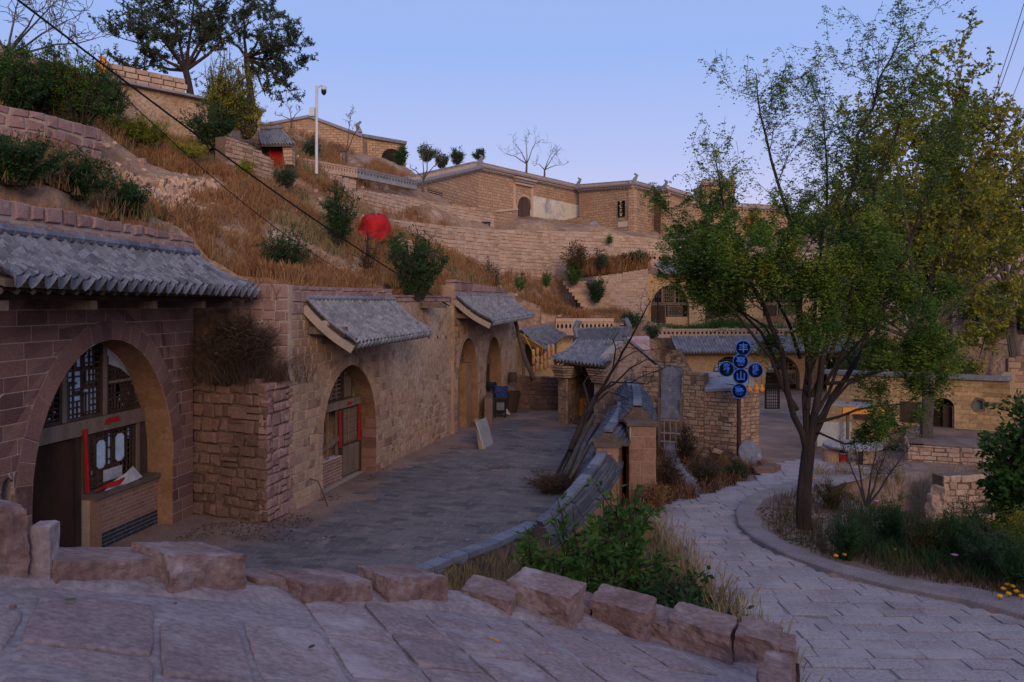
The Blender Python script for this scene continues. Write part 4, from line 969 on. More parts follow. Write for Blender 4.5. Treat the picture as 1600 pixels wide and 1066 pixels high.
# ---- second house
W2 = Wall((-4.853, 17.4), (-3.43, 22.6), ZL, face=(0, 20))
h2 = thing('cave_house', W2.p(2.7, 0), 'second cave house with a pointed doorway beside the dry-stone buttress and small awning', 'house', 'cave houses along the left of the courtyard')
sl, sr = W2.at(504), W2.at(588); c2 = (sl+sr)/2; hw2 = (sr-sl)/2; H2 = W2.tt(552, 570)[1]; sp2 = 1.15; p2 = 1.12
A2 = arch(c2, hw2, H2, sp2, p2, 18); A2o = arch(c2, hw2, H2, sp2, p2, 18, off=.26)[1:-1]
backing('facade_core', W2, [(-.02, -.4), (W2.L, -.4), (W2.L, 4.9), (-.02, 4.9)], [A2], .9, MORTAR, h2)
masonry(W2, courses(W2, 4.3, (.17, .23), (.22, .38), .022, rnd, jit=.006, t0=-.05), [A2o, A2], MIXED, h2, relief=(.008, .026), bev=.012, jit=.004, limit=290, rnd=rnd)
voussoirs(W2, c2, hw2, H2, sp2, .26, p2, MIXED, h2, n=22, d=.014, rnd=rnd)
masonry(W2, courses(W2, 4.97, (.24, .30), (.24, .4), .03, rnd, jit=.012, t0=4.32), [], SAND_TOP, h2, name='coping_stone', d0=-.3, relief=(.02, .05), bev=.02, jit=.01, rnd=rnd)
WU = Wall((-7.25, 17.95), (-4.87, 17.33), -1.75)
backing('side_wall', WU, [(0, 0), (WU.L, 0), (WU.L, 2.12), (0, 2.12)], [], .25, MORTAR, h2)
masonry(WU, courses(WU, 2.17, (.22, .3), (.25, .45), .03, rnd, jit=.012), [], SAND_TOP, h2, name='side_stone', d0=-.1, relief=(.01, .05), bev=.02, jit=.01, rnd=rnd)
reveal(W2, c2, hw2, H2, sp2, p2, .0, -.54, CLAY_D, h2, seed=4)
D2 = -.5; f2 = arch_fn(c2, hw2, H2, sp2, p2)
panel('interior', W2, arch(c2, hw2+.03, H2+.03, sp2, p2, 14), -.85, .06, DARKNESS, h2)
lt = W2.tt(545, 628, D2)[1]; M2 = W2.M(0, 0).to_3x3()
Geo().box(W2.p(c2, lt, D2+.02), (hw2*2, .16, .2), M2).out('lintel_beam', WOOD, h2)
ds, de = W2.tt(533, 700, D2)[0], W2.tt(559, 700, D2)[0]
m2 = W2.tt(533, 590, D2)[0]
lattice(W2, 'upper_lattice', sl+.05, m2, lt+.1, H2, D2, 7, 9, h2, topf=f2, th=.03, m=WOOD, fm=WOOD_DK)
lattice(W2, 'upper_lattice', m2+.05, sr-.5, lt+.1, H2, D2, 7, 9, h2, topf=f2, th=.03, m=WOOD, fm=WOOD_DK)
dl = Geo(); dl.box(W2.p((ds+de)/2, .42, D2), (de-ds, .05, .78), M2); door = dl.out('door', WOOD, h2)
for k in range(5): wbar('plank', W2, lerp(ds, de, k/5)+.008, lerp(ds, de, (k+1)/5)-.008, .06, .80, D2+.026, D2+.045, WOOD, door)
lattice(W2, 'door_lattice', ds, de, .82, lt-.1, D2, 9, 10, h2, th=.02, m=WOOD, fm=WOOD_DK)
for s in (ds-.08, de+.06): wbar('door_post', W2, s-.05, s+.05, 0, lt-.1, D2-.06, D2+.06, WOOD_DK, h2)
bw = backing('apron_wall', W2, [(sl, 0), (ds-.13, 0), (ds-.13, .62), (sl, .62)], [], .25, WHITEJ, h2, d=D2+.1)
WAp = Wall(W2.p(sl, 0, D2+.1)[:2], W2.p(ds-.13, 0, D2+.1)[:2], ZL, face=(0, 20))
masonry(WAp, courses(WAp, .62, (.075, .08), (.22, .26), .012, rnd), [], REDBR, bw, name='brick', d0=-.03, relief=(.004, .01), bev=.003, jit=.001, rnd=rnd)
for k in range(4):
    s = lerp(sl+.15, ds-.25, k/3); wbar('window_bar', W2, s-.035, s+.035, .62, lt-.1, D2-.02, D2+.03, [WOOD, WOOD_DK, CLAY, WOOD][k], h2)
Geo().beam(W2.p(sl+.02, .78, D2+.06), W2.p(ds-.1, 1.12, D2+.06), .03, .12).out('nailed_board', WOOD, h2)
for k in range(5): # stone quoins in the reveal
    t = .1+k*.27; wbar('reveal_stone', W2, sr-.04, sr+.02, t, t+.24, -.3-.1*(k % 2), .0, SAND, h2)
cloth('couplet_strip', W2, tq(W2, D2+.1, (531, 700), (535, 700), (534, 642), (530, 642)), D2+.09, RED, 'faded red paper couplet on the left post of the second house door', cat='paper', fold=.006)
cloth('couplet_strip', W2, tq(W2, D2+.1, (560, 688), (564, 688), (564, 630), (561, 630)), D2+.09, RED, 'faded red paper couplet on the right post of the second house door', cat='paper', fold=.006)
cloth('paper_charm', W2, tq(W2, D2+.12, (543, 633), (550, 632), (550, 627), (543, 628)), D2+.12, RED, 'small red paper charm stuck above the second house door', cat='paper', fold=.004)
def awning(h, w, s0, s1, tr, sL, dL, tL, sR, dR, tR, ncol, nrow):
    r0, r1 = w.p(s0, tr, .03), w.p(s1, tr-.02, .03); e0, e1 = w.p(sL, tL, dL), w.p(sR, tR, dR)
    S = tile_roof(h, r0, r1, e0, e1, ncol, nrow, TILE_FAR, each=False, sag=.1, rnd=rnd)
    tile_row(h, r0+Vector((.04, 0, .08)), r1+Vector((.04, 0, .08)), .06, 14, TILE_FAR, rnd=rnd, each=True)
    for u in (.02, .965): tile_row(h, 0, 0, .05, 7, TILE_FAR, name='verge_tile', rnd=rnd, curve=lambda t, u=u: S(u, t)+Vector((0, 0, .07)))
    g = Geo(); pts = [S(-.012, t/6) for t in range(7)]
    for i in range(6): g.beam(pts[i]-Vector((0, 0, .15)), pts[i+1]-Vector((0, 0, .15)), .05, .17)
    g.out('barge_board', WOOD_LT, h)
    tube_w('purlin', w, (s0-.05, tr-.52, .52), (s1, tr-.54, .52), .085, WOOD_LT, h, 12); tube_w('purlin', w, (s0, tr-.80, .95), (s1, tr-.8, .95), .05, WOOD_DK, h)
    for s in (s0+.2, s1-.3): wbar('bracket', w, s-.08, s+.08, tr-.75, tr-.58, -.05, .95, WOOD, h)
    for i in range(14):
        s = lerp(s0+.1, s1-.1, i/13); Geo().tube([w.p(s, tr-.3, 0), w.p(s, tr-.80+.04, .98)], .03, 6).out('rafter', WOOD_DK, h)
    return S
awning(h2, W2, W2.at(475), W2.at(611), 4.62, *(lambda a: (a[0], 1.2, a[1]))(W2.tt(553, 536, 1.2)), *(lambda a: (a[0], 1.2, a[1]))(W2.tt(672, 518, 1.2)), 24, 13)
# ---- plastered wall between the second and third houses
W25 = Wall((-3.49, 22.62), (-2.13, 27.6), ZL, face=(0, 25))
wm = thing('plastered_wall', W25.p(2.5, 0), 'peeling mud-plastered wall between the second and third cave houses', 'wall')
backing('plaster', W25, [(0, -.4), (W25.L, -.4), (W25.L, 4.72), (0, 4.75)], [], .8, PLASTER, wm)
ps = [p for p in courses(W25, 3.6, (.16, .26), (.2, .42), .03, rnd, jit=.02) if n3(p[0][0], p[0][1], .8, 6)*.9+1.25-p[0][1]*.75 > rnd.uniform(-.1, .25)]
masonry(W25, ps, [], MIXED, wm, d0=-.1, relief=(-.004, .022), bev=.02, jit=.01, rnd=rnd, limit=200)
masonry(W25, courses(W25, 4.82, (.12, .16), (.3, .6), .03, rnd, t0=4.6), [], SAND_TOP, wm, name='coping_stone', d0=-.5, relief=(.03, .07), bev=.02, jit=.01, rnd=rnd)
s_ = W25.at(662); Geo().box(W25.p(s_, 4.45, .3), (.75, .7, .07), W25.M(0, 0).to_3x3()).box(W25.p(s_, 4.53, .26), (.6, .6, .08), W25.M(0, 0).to_3x3()).out('plank_hood', WOOD, wm)
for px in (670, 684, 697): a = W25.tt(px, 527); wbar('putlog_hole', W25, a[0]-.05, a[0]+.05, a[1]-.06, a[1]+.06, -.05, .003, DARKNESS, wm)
# ---- third house
W3 = Wall((-2.03, 27.62), (.16, 35.6), ZL, face=(0, 30))
h3 = thing('cave_house', W3.p(3.5, 0), 'third and farthest cave house of the left row, two narrow arches under a grey awning', 'house', 'cave houses along the left of the courtyard')
AR = []
for x0, x1, xa, ya in ((715, 747, 733, 528), (759, 784, 773, 526)):
    a, b = W3.at(x0), W3.at(x1); AR.append(((a+b)/2, (b-a)/2, W3.tt(xa, ya)[1]))
hol3 = [arch(c, w_, h_, 1.5, 1.05, 14) for c, w_, h_ in AR]; hol3o = [arch(c, w_, h_, 1.5, 1.05, 14, off=.25)[1:-1] for c, w_, h_ in AR]
backing('facade_core', W3, [(0, -.4), (W3.L, -.4), (W3.L, 5.0), (0, 5.2)], hol3, .9, MIXED, h3)
masonry(W3, [p for p in courses(W3, 4.4, (.18, .24), (.28, .44), .02, rnd, jit=.006) if n3(p[0][0], p[0][1], .5, 8) > -.35], hol3o+hol3, MIXED, h3, each=False, relief=(.006, .016), bev=.01, rnd=rnd)
masonry(W3, courses(W3, lambda s: lerp(5.4, 5.1, s/W3.L), (.28, .34), (.35, .6), .03, rnd, t0=4.4, s1=6.9), [], SAND_TOP, h3, name='coping_stone', d0=-.3, relief=(.02, .05), bev=.02, jit=.01, rnd=rnd)
for (c, w_, h_) in AR:
    voussoirs(W3, c, w_, h_, 1.5, .25, 1.05, MIXED, h3, n=16, each=False, d=.014, rnd=rnd); reveal(W3, c, w_, h_, 1.5, 1.05, 0, -.6, CLAY, h3)
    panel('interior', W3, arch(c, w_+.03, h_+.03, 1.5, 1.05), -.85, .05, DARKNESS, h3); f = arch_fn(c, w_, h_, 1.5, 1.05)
    Geo().box(W3.p(c, 2.1, -.5), (w_*2, .14, .18), W3.M(0, 0).to_3x3()).out('lintel_beam', WOOD, h3)
    lattice(W3, 'upper_lattice', c-w_+.03, c+w_-.03, 2.2, h_, -.5, 9, 8, h3, topf=f, th=.03, m=WOOD)
    lattice(W3, 'side_window', c-w_+.03, c, .95, 2.0, -.5, 6, 7, h3, th=.03, m=WOOD_DK)
    wbar('apron', W3, c-w_, c, 0, .95, -.55, -.3, CLAY, h3); wbar('door_leaf', W3, c+.05, c+w_-.1, 0, 2.0, -.56, -.5, WOOD_DK, h3)
    panel('pane', W3, [(c-w_*.6, 2.4), (c-.1, 2.4), (c-.1, 2.85), (c-w_*.5, 2.85)], -.53, .01, PAPER, h3)
awning(h3, W3, W3.at(710), W3.at(796), 4.78, *(lambda a: (a[0], 1.4, a[1]))(W3.tt(767, 503, 1.4)), *(lambda a: (a[0], 1.1, a[1]))(W3.tt(832, 492, 1.1)), 26, 12)
wbar('doorway_pier', W3, AR[0][0]-.05, AR[0][0]+.5, 0, 2.35, -.48, -.05, CLAY, h3)
# back wall and things in the far corner
W4 = Wall((.15, 34.3), (2.15, 33.7), ZL)
bw4 = thing('yard_wall', W4.p(1, 0), 'low rough brown stone wall closing the far end of the courtyard', 'wall')
backing('core', W4, [(0, -.2), (W4.L, -.2), (W4.L, 1.34), (0, 1.34)], [], .45, MUDMORTAR, bw4)
masonry(W4, courses(W4, 1.42, (.14, .24), (.2, .4), .03, rnd, jit=.02), [], FIELD, bw4, each=True, d0=-.3, relief=(.01, .06), bev=.02, jit=.015, rnd=rnd, limit=120)
# ---------------------------------------------------------------- gatehouse, sign building, curved tiled wall
rnd = random.Random(21)
def rubble_wall(name, pts, tops, bases, m, label, ch=(.14, .22), ln=(.22, .45), th=.5, back=MUDMORTAR, cat='wall', group=None, jit=.012, relief=(.0, .035), bev=.014, each=False, name2='stone', face=None, parent=None, limit=200, coping=None, gap=.02):
    'wall that follows ground points (x, y); tops and bases are heights'
    t = parent or thing(name, (pts[0][0], pts[0][1], min(bases)), label, cat, group)
    for i in range(len(pts)-1):
        A, B = pts[i], pts[i+1]; z0 = min(bases[i], bases[i+1]); w = Wall(A, B, z0, face); h0, h1_ = tops[i]-z0, tops[i+1]-z0
        backing('core', w, [(0, 0), (w.L, 0), (w.L, h1_-.03), (0, h0-.03)], [], th, back, t)
        masonry(w, courses(w, lambda s: lerp(h0, h1_, s/w.L), ch, ln, gap, rnd, jit=jit), [], m, t, name=name2, each=each, d0=-.06, relief=relief, bev=bev, jit=jit*.6, rnd=rnd, limit=limit)
        if coping: Geo().beam(w.p(-.03, h0+.05, -th/2), w.p(w.L+.03, h1_+.05, -th/2), th+.16, .12).out('coping', coping, t)
    return t
def XY(px, Y): return ((px-800)/F*Y, Y)
def HY(py, Y): return -(py-HZ)/F*Y
# gatehouse
gh = thing('gatehouse', V(905, 655, 30.2), 'small gatehouse with ridged grey tile roof at the far right of the courtyard', 'gatehouse')
gr0, gr1, ge0, ge1 = V(903, 531, 32.2), V(978, 529, 31), V(864, 560, 30.2), V(946, 569, 28.6)
SG = tile_roof(gh, gr0, gr1, ge0, ge1, 15, 12, TILE_FAR, each=True, sag=.16, rnd=rnd)
b0, b1 = gr0+(gr0-ge0)*.9, gr1+(gr1-ge1)*.9; b0.z, b1.z = ge0.z, ge1.z
tile_roof(gh, gr1, gr0, b1, b0, 12, 8, TILE_FAR, each=False, sag=.16, rnd=rnd, rname='rear_roof_bed')
g = Geo(); g.beam(gr0+Vector((0, 0, .16)), gr1+Vector((0, 0, .16)), .2, .42); g.out('ridge', TILE, gh)
tile_row(gh, gr0+Vector((0, 0, .42)), gr1+Vector((0, 0, .42)), .07, 10, TILE_FAR, rnd=rnd)
for p, s in ((gr0, -1), (gr1, 1)):
    u = (gr1-gr0).normalized()*s; Geo().tube([p+Vector((0, 0, .1)), p+u*.12+Vector((0, 0, .5)), p+u*.0+Vector((0, 0, .75)), p-u*.14+Vector((0, 0, .72)), p-u*.12+Vector((0, 0, .58))], [.16, .13, .1, .07, .04], 7).out('ridge_ornament', TILE_FAR, gh)
for u in (.015, .985): tile_row(gh, 0, 0, .055, 8, TILE_FAR, name='verge_tile', rnd=rnd, curve=lambda t, u=u: SG(u, t)+Vector((0, 0, .07)))
for i in range(12): Geo().tube([SG(.04+i*.083, .6)-Vector((0, 0, .22)), SG(.04+i*.083, .99)-Vector((0, 0, .2))], .03, 6).out('rafter', WOOD_DK, gh)
def block(name, corners, z0, z1, m, parent, **kw):
    n = len(corners); vs = [Vector((*c, z0)) for c in corners]+[Vector((*c, z1)) for c in corners]
    return wob(name, vs, [tuple(range(n))[::-1], tuple(range(n, 2*n))]+[(i, (i+1) % n, (i+1) % n+n, i+n) for i in range(n)], m, parent, **kw)
A, B, Cc, D_ = XY(872, 30.4), XY(886, 29.9), XY(905, 31.8), XY(892, 32.4)
block('pier_core', [A, B, Cc, D_], -5, -2.45, MUDMORTAR, gh)
for a, b in ((A, B), (B, Cc)):
    w = Wall(a, b, -4.65); masonry(w, courses(w, 1.75, (.15, .22), (.16, .34), .015, rnd, jit=.005), [], MIXED, gh, each=True, relief=(.004, .02), bev=.01, rnd=rnd, limit=60)
    for k in range(5): Geo().box(w.p(w.L/2, 1.83+k*.095, .02+k*.03), (w.L+.08+k*.05, .3, .07), w.M(0, 0).to_3x3()).out('corbel_brick', MIXED, gh)
A2_, B2_ = XY(930, 29.3), XY(946, 28.9)
block('pier_core', [A2_, B2_, XY(955, 30.5), XY(938, 31)], -5, -2.4, MUDMORTAR, gh)
w = Wall(A2_, B2_, -4.65); masonry(w, courses(w, 1.7, (.15, .22), (.16, .3), .015, rnd), [], MIXED, gh, relief=(.004, .02), bev=.01, rnd=rnd)
for k in range(6): Geo().box(w.p(w.L/2, 1.73+k*.09, .02+k*.03), (w.L+.08+k*.05, .3, .065), w.M(0, 0).to_3x3()).out('corbel_brick', MIXED, gh)
rubble_wall('w', [XY(900, 32.0), XY(945, 31.2)], [-2.4, -2.4], [-5, -5], FIELD, '', parent=gh, name2='back_stone')
# gable wall right of the gatehouse
w = Wall(XY(944, 29.0), XY(1031, 31.6), -5.0); hgt = lambda px, py: w.tt(px, py)
gp = [(0, 0), (w.L, 0), hgt(1031, 577), hgt(979, 533), hgt(946, 566)]; gp = [(max(0, min(w.L, a)), b) for a, b in gp]
gw = thing('gable_wall', w.p(w.L/2, 0), 'tan rubble gable wall joined to the right side of the small gatehouse', 'wall')
backing('core', w, gp, [], .5, MORTAR, gw)
def under(s): 
    pk = gp[3]; return lerp(gp[4][1], pk[1], s/pk[0]) if s < pk[0] else lerp(pk[1], gp[2][1], (s-pk[0])/(w.L-pk[0]))
masonry(w, courses(w, under, (.12, .2), (.2, .42), .02, rnd, jit=.012), [], MIXED, gw, relief=(.0, .03), bev=.014, jit=.008, rnd=rnd, limit=250)
Geo().beam(w.p(gp[3][0], gp[3][1]+.06, -.2), w.p(w.L+.2, gp[2][1]+.02, -.2), .6, .1).out('coping', TILE_FAR, gw)
# walls left and right of the garden gate
gate_l = rubble_wall('garden_wall', [XY(1004, 28.6), XY(1029, 28.4)], [HY(572, 28.6), HY(570, 28.4)], [-5.4, -5.4], MIXED, 'narrow tan rubble wall just left of the barred garden gate', each=True)
gg = thing('garden_gate', G(1048, 648), 'wooden barred gate of the small garden under a grey slab lean-to', 'gate')
GW = Wall(XY(1029, 28.3), XY(1066, 28.0), -5.33)
for s in (0.03, GW.L-.03): wbar('post', GW, s-.05, s+.05, 0, 1.9, -.05, .05, WOOD, gg)
for i in range(1, 4): wbar('bar', GW, GW.L*i/4-.018, GW.L*i/4+.018, .12, 1.15, -.02, .02, WOOD_LT, gg)
for t in (.12, .38, .68, 1.14): wbar('rail', GW, .05, GW.L-.05, t-.025, t+.025, .0, .04, WOOD_LT, gg)
for (x0, x1) in ((1032, 1047), (1048, 1063)):
    a, b = GW.at(x0), GW.at(x1); g = Geo(); top = GW.tt((x0+x1)/2, 574)[1]; g.beam(GW.p((a+b)/2, 1.2, .05), GW.p((a+b)/2, top, -.5), b-a, .03, up=GW.n); g.out('slab_sheet', TILE_FAR, gg)
# building with the sign post
SB = [XY(1068, 28.0), XY(1100, 27.6), XY(1152, 27.0), XY(1186, 27.6)]
sb = rubble_wall('sign_wall', SB[:2], [HY(580, 28), HY(583, 27.6)], [-5.6, -5.6], MIXED, 'roughly built tan stone hut corner right of the garden gate with the sign post before it', ch=(.10, .17), ln=(.16, .38), each=True, limit=120)
rubble_wall('x', SB[1:3], [HY(606, 27.6), HY(607, 27)], [-5.6, -5.6], MIXED, '', parent=sb, ch=(.10, .16), ln=(.16, .38), each=True, limit=150)
rubble_wall('x', SB[2:4], [HY(600, 27), HY(604, 27.6)], [-5.6, -5.6], MIXED, '', parent=sb, ch=(.10, .16), ln=(.14, .3), each=True, limit=120)
g = Geo(); a, b, c, d = V(1099, 581, 29), V(1148, 583, 28.6), V(1150, 606, 26.9), V(1101, 608, 27.5)
g.add([a, b, c, d]+[p-Vector((0, 0, .1)) for p in (a, b, c, d)], [(0, 1, 2, 3), (7, 6, 5, 4), (0, 4, 5, 1), (1, 5, 6, 2), (2, 6, 7, 3), (3, 7, 4, 0)]); g.out('slab_roof', TILE_FAR, sb)
g = Geo(); a, b, c, d = V(1146, 580, 29), V(1183, 600, 28.8), V(1187, 606, 27.5), V(1148, 606, 26.9)
g.add([a, b, c, d]+[p-Vector((0, 0, .1)) for p in (a, b, c, d)], [(0, 1, 2, 3), (7, 6, 5, 4), (0, 4, 5, 1), (1, 5, 6, 2), (2, 6, 7, 3), (3, 7, 4, 0)]); g.out('slab_roof', TILE_FAR, sb)
for i in range(7):
    p = V(1108+i*9, 590+(i % 3)*4, 28.3); place('roof_stone', rough_block(MIXED, i % 5), p, (.22, .16, .1), i, sb)
    if i % 2: Geo().tube([p+Vector((-.3, 0, .05)), p+Vector((.45, .1, -.05))], .035, 6).out('loose_stick', WOOD, sb)
# sign post with round boards
SIGN = mat('sign_black', [(.006, .007, .014), (.010, .012, .022)], 3, 20, 0, rand=0, rough=.95, spec=.02); SBLUE = mat('sign_blue', [(.03, .13, .62), (.045, .17, .74)], 3, 20, 0, rand=0, rough=.5); SRIM = mat('sign_rim', [(.05, .15, .55), (.07, .20, .66)], 3, 20, 0, rand=0, rough=.5)
sgn = thing('sign_post', G(1155, 706), 'pole carrying six round black boards with blue rims and blue characters', 'sign'); SY = 26.3
Geo().tube([Vector((V(1155, 706, SY).x, SY+.05, -5.35)), V(1155, 536, SY)+Vector((0, .05, 0))], [.075, .06], 10).out('pole', WOOD_DK, sgn)
def text_mesh(s, size, m, loc, parent, bold=.0, X=None, sp=1.0):
    cu = bpy.data.curves.new('writing', 'FONT'); cu.body = s; cu.size = size; cu.align_x = 'CENTER'; cu.align_y = 'CENTER'; cu.extrude = .006; cu.offset = bold; cu.space_line = sp
    o = bpy.data.objects.new('tmp', cu); COL.objects.link(o); dg = bpy.context.evaluated_depsgraph_get(); me = bpy.data.meshes.new_from_object(o.evaluated_get(dg)); bpy.data.objects.remove(o)
    me.materials.clear(); me.materials.append(m); me.name = 'writing'
    return ob('writing', me, parent, Matrix.Translation(loc) @ (X or Matrix.Rotation(math.radians(90), 4, 'X')))
for px, py, s in ((1161, 544, '丰'), (1157, 565, '聚'), (1135, 577, '吃\n饭'), (1157, 588, '山'), (1180, 579, '住\n宿'), (1155, 611, '寨')):
    c = V(px, py, SY-.06); r = 12.2/F*SY; g = Geo(); vv = [(0, -.02), (r*.9, -.02), (r*.9, .02), (0, .02)]
    g.lathe([(r*.88, -.02), (r*.9, .025), (r*.9, .028)], k=28); vs = [Matrix.Rotation(math.radians(90), 3, 'X') @ v+c for v in g.v]; bd = wob('sign_board', vs, g.f, SIGN, sgn)
    g = Geo(); g.tube([c+Vector((math.cos(i/28*6.2832)*r*.95, -.01, math.sin(i/28*6.2832)*r*.95)) for i in range(29)], r*.075, 6, cap=False); g.out('rim', SRIM, bd)
    text_mesh(s, r*(1.25 if '\n' not in s else .84), SBLUE, c+Vector((0, -.035, -.01 if '\n' not in s else .02)), bd, bold=.006, sp=.62)
for px in (1145, 1167, 1174): Geo().tube([V(1155, 572 if px < 1160 else 575, SY), V(px, 576, SY-.02)], .012, 5).out('bracket', WOOD_DK, sgn)
LAN = mat('orange_lantern', [(.62, .22, .03), (.75, .32, .06)], 3, 12, .1, rand=.3, contrast=.3)
for px, py in ((1170, 607), (1181, 606), (1190, 607)):
    c = V(px, py, 26.6); t = thing('gourd', c, {1170: 'orange gourd hanging left of two others below the round signs', 1181: 'orange gourd hanging between two others below the round signs', 1190: 'orange gourd hanging rightmost below the round signs'}[px], 'gourd')
    Geo().lathe([(.012, .14), (.05, .10), (.05, .06), (.035, .04), (.09, 0), (.10, -.06), (.06, -.12), (.01, -.13)], c, 10).out('body', LAN, t, smooth=True); Geo().tube([c+Vector((0, 0, .13)), c+Vector((0, .05, .6))], .006, 4).out('cord', CABLE, t)
# rubble and millstone
rp = thing('rubble_pile', G(1125, 715), 'heap of grey and tan stones at the foot of the sign hut', 'rubble pile')
for i in range(42):
    u = rnd.random(); px = lerp(1093, 1150, u)+rnd.uniform(-5, 5); py = lerp(700, 722, rnd.random())-(1-u)*6; p = G(px, py); s = rnd.uniform(.1, .26)
    place('stone', rough_block([MIXED, FIELD, TANSTONE][i % 3], i % 8, 3, .10, .12), p+Vector((0, 0, s*.25+rnd.random()*.25*(1-abs(u-.5)))), (s*1.3, s, s*.7), rnd.random()*3, rp, (rnd.uniform(-.4, .4), rnd.uniform(-.4, .4)))
p = G(1174, 728); g = Geo().lathe([(.40, -.04), (.42, 0), (.40, .04)], k=20); Mx = Matrix.Rotation(math.radians(72), 3, 'X') @ Matrix.Rotation(.3, 3, 'Y')
wob('millstone', [Mx @ v+p+Vector((0, .15, .36)) for v in g.v], g.f, TILE_FAR, label='round grey millstone leaning on the rubble heap below the signs', cat='millstone')
for k, (x, y, s) in enumerate(((1192, 738, .5), (1206, 735, .42), (1188, 726, .4))):
    p = G(x, y); tag(place('flat_stone', rough_block(FIELD, k+2, 3, .09, .1), p+Vector((0, 0, .08)), (s*1.2, s, .16), k), label=['flat reddish slab lying at the lane edge below the millstone', 'rightmost flat slab at the lane edge near the sign hut', 'small slab lying directly beside the leaning millstone'][k], cat='stone slab')

# curved, stepped courtyard wall capped with tiles
cw = thing('tiled_wall', (2.6, 19, -5), 'stepped low wall capped with grey tiles curving along the right of the courtyard', 'wall')
def capwall(path, tops, base, thick, capw, cap_th, rows, caph, name='brick'):
    'path: list of (x, y); tops: ridge heights'
    N = len(path); P = [Vector((x, y, 0)) for x, y in path]; nb = []
    for i in range(N):
        d = P[min(i+1, N-1)]-P[max(i-1, 0)]; nb.append(Vector((d.y, -d.x, 0)).normalized())
    for i in range(N-1):
        d = (P[i+1]-P[i]); tp0, tp1 = tops[i]-caph, tops[i+1]-caph
        g = Geo(); q = [P[i]-nb[i]*thick/2, P[i]+nb[i]*thick/2, P[i+1]+nb[i+1]*thick/2, P[i+1]-nb[i+1]*thick/2]
        vs = [Vector((v.x, v.y, base)) for v in q]+[Vector((v.x, v.y, z)) for v, z in zip(q, (tp0, tp0, tp1, tp1))]
        g.add(vs, [(3, 2, 1, 0), (4, 5, 6, 7), (0, 1, 5, 4), (1, 2, 6, 5), (2, 3, 7, 6), (3, 0, 4, 7)]); g.out('core', MORTAR, cw)
        cc_ = []
        for k_, P0 in ((0, P[i]), (1, P[i+1])):
            tz = tops[i+k_]; nk = nb[i+k_]
            for o_, z_ in ((-capw/2+.02, tz-caph-.05), (capw/2-.02, tz-caph-.05), (.10, tz-.04), (-.10, tz-.04)): q_ = P0+nk*o_; cc_.append(Vector((q_.x, q_.y, z_)))
        Geo().add(cc_, [(3, 2, 1, 0), (4, 5, 6, 7), (0, 1, 5, 4), (1, 2, 6, 5), (2, 3, 7, 6), (3, 0, 4, 7)]).out('cap_core', DECK, cw)
        for sgn_ in (-1, 1):
            w = Wall((q[0] if sgn_ < 0 else q[1])[:2], (q[3] if sgn_ < 0 else q[2])[:2], base, face=((P[i]+nb[i]*sgn_*9)[:2]))
            masonry(w, courses(w, lambda s: lerp(tp0, tp1, s/max(w.L, .01))-base, (.16, .22), (.3, .5), .01, rnd), [], REDW, cw, name='block', relief=(.006, .012), bev=.006, rnd=rnd, limit=60)
            for r in range(rows+1):
                nt = max(1, int(d.length/.3)); off = .5*(r % 2)/nt; sl = math.atan2(caph, capw/2-.1)
                for k in range(nt):
                    u0, u1 = k/nt, (k+.93)/nt; o_ = lerp(.16, capw/2-.06, r/rows); dz = lerp(.05, caph+.02, r/rows)
                    a_ = P[i].lerp(P[i+1], u0)+nb[i].lerp(nb[i+1], u0)*sgn_*o_; b_ = P[i].lerp(P[i+1], u1)+nb[i].lerp(nb[i+1], u1)*sgn_*o_; j_ = rnd.uniform(-.014, .014)
                    a_.z = lerp(tops[i], tops[i+1], u0)-dz+j_; b_.z = lerp(tops[i], tops[i+1], u1)-dz+j_
                    Geo().beam(a_, b_, (capw/2-.1)/rows*1.25, .055).out('cap_brick', CAPT, cw)
    for i in range(N-1):
        nt = max(1, int((P[i+1]-P[i]).length/.42))
        for k in range(nt):
            a = P[i].lerp(P[i+1], k/nt); b = P[i].lerp(P[i+1], (k+.96)/nt); a.z = lerp(tops[i], tops[i+1], k/nt)+rnd.uniform(-.012, .012)+.04; b.z = lerp(tops[i], tops[i+1], (k+.96)/nt)+.04
            Geo().beam(a, b, .22, .08).out('ridge_brick', TILE, cw)
REDW = mat('red_sandstone_block', [(.22, .11, .075), (.32, .175, .12), (.27, .15, .115)], 1.4, 25, .4, rand=.5, stain=((.36, .24, .18), 1.6, .58, .72))
capwall([(.55, 15.72), (.85, 15.95), (1.12, 16.25), (1.38, 16.65), (1.62, 17.1), (1.82, 17.6), (2.0, 18.1), (2.14, 18.6), (2.24, 19.1)], [-4.42, -4.24, -4.05, -3.9, -3.78, -3.68, -3.6, -3.53, -3.5], -5.3, .40, .92, .1, 5, .32)
capwall([(2.28, 18.75), (2.5, 19.6), (2.78, 20.8), (3.02, 22), (3.2, 23.2)], [-3.06, -3.05, -3.03, -3.0, -3.0], -5.3, .40, .95, .1, 4, .28)
capwall([(3.12, 19.7), (3.35, 21.2), (3.6, 23), (3.85, 25)], [-2.58, -2.58, -2.58, -2.58], -5.4, .42, 1.0, .1, 5, .36)
capwall([(3.85, 25.1), (4.05, 27), (4.2, 28.8)], [-2.9, -2.9, -2.9], -5.4, .42, .9, .1, 3, .3)
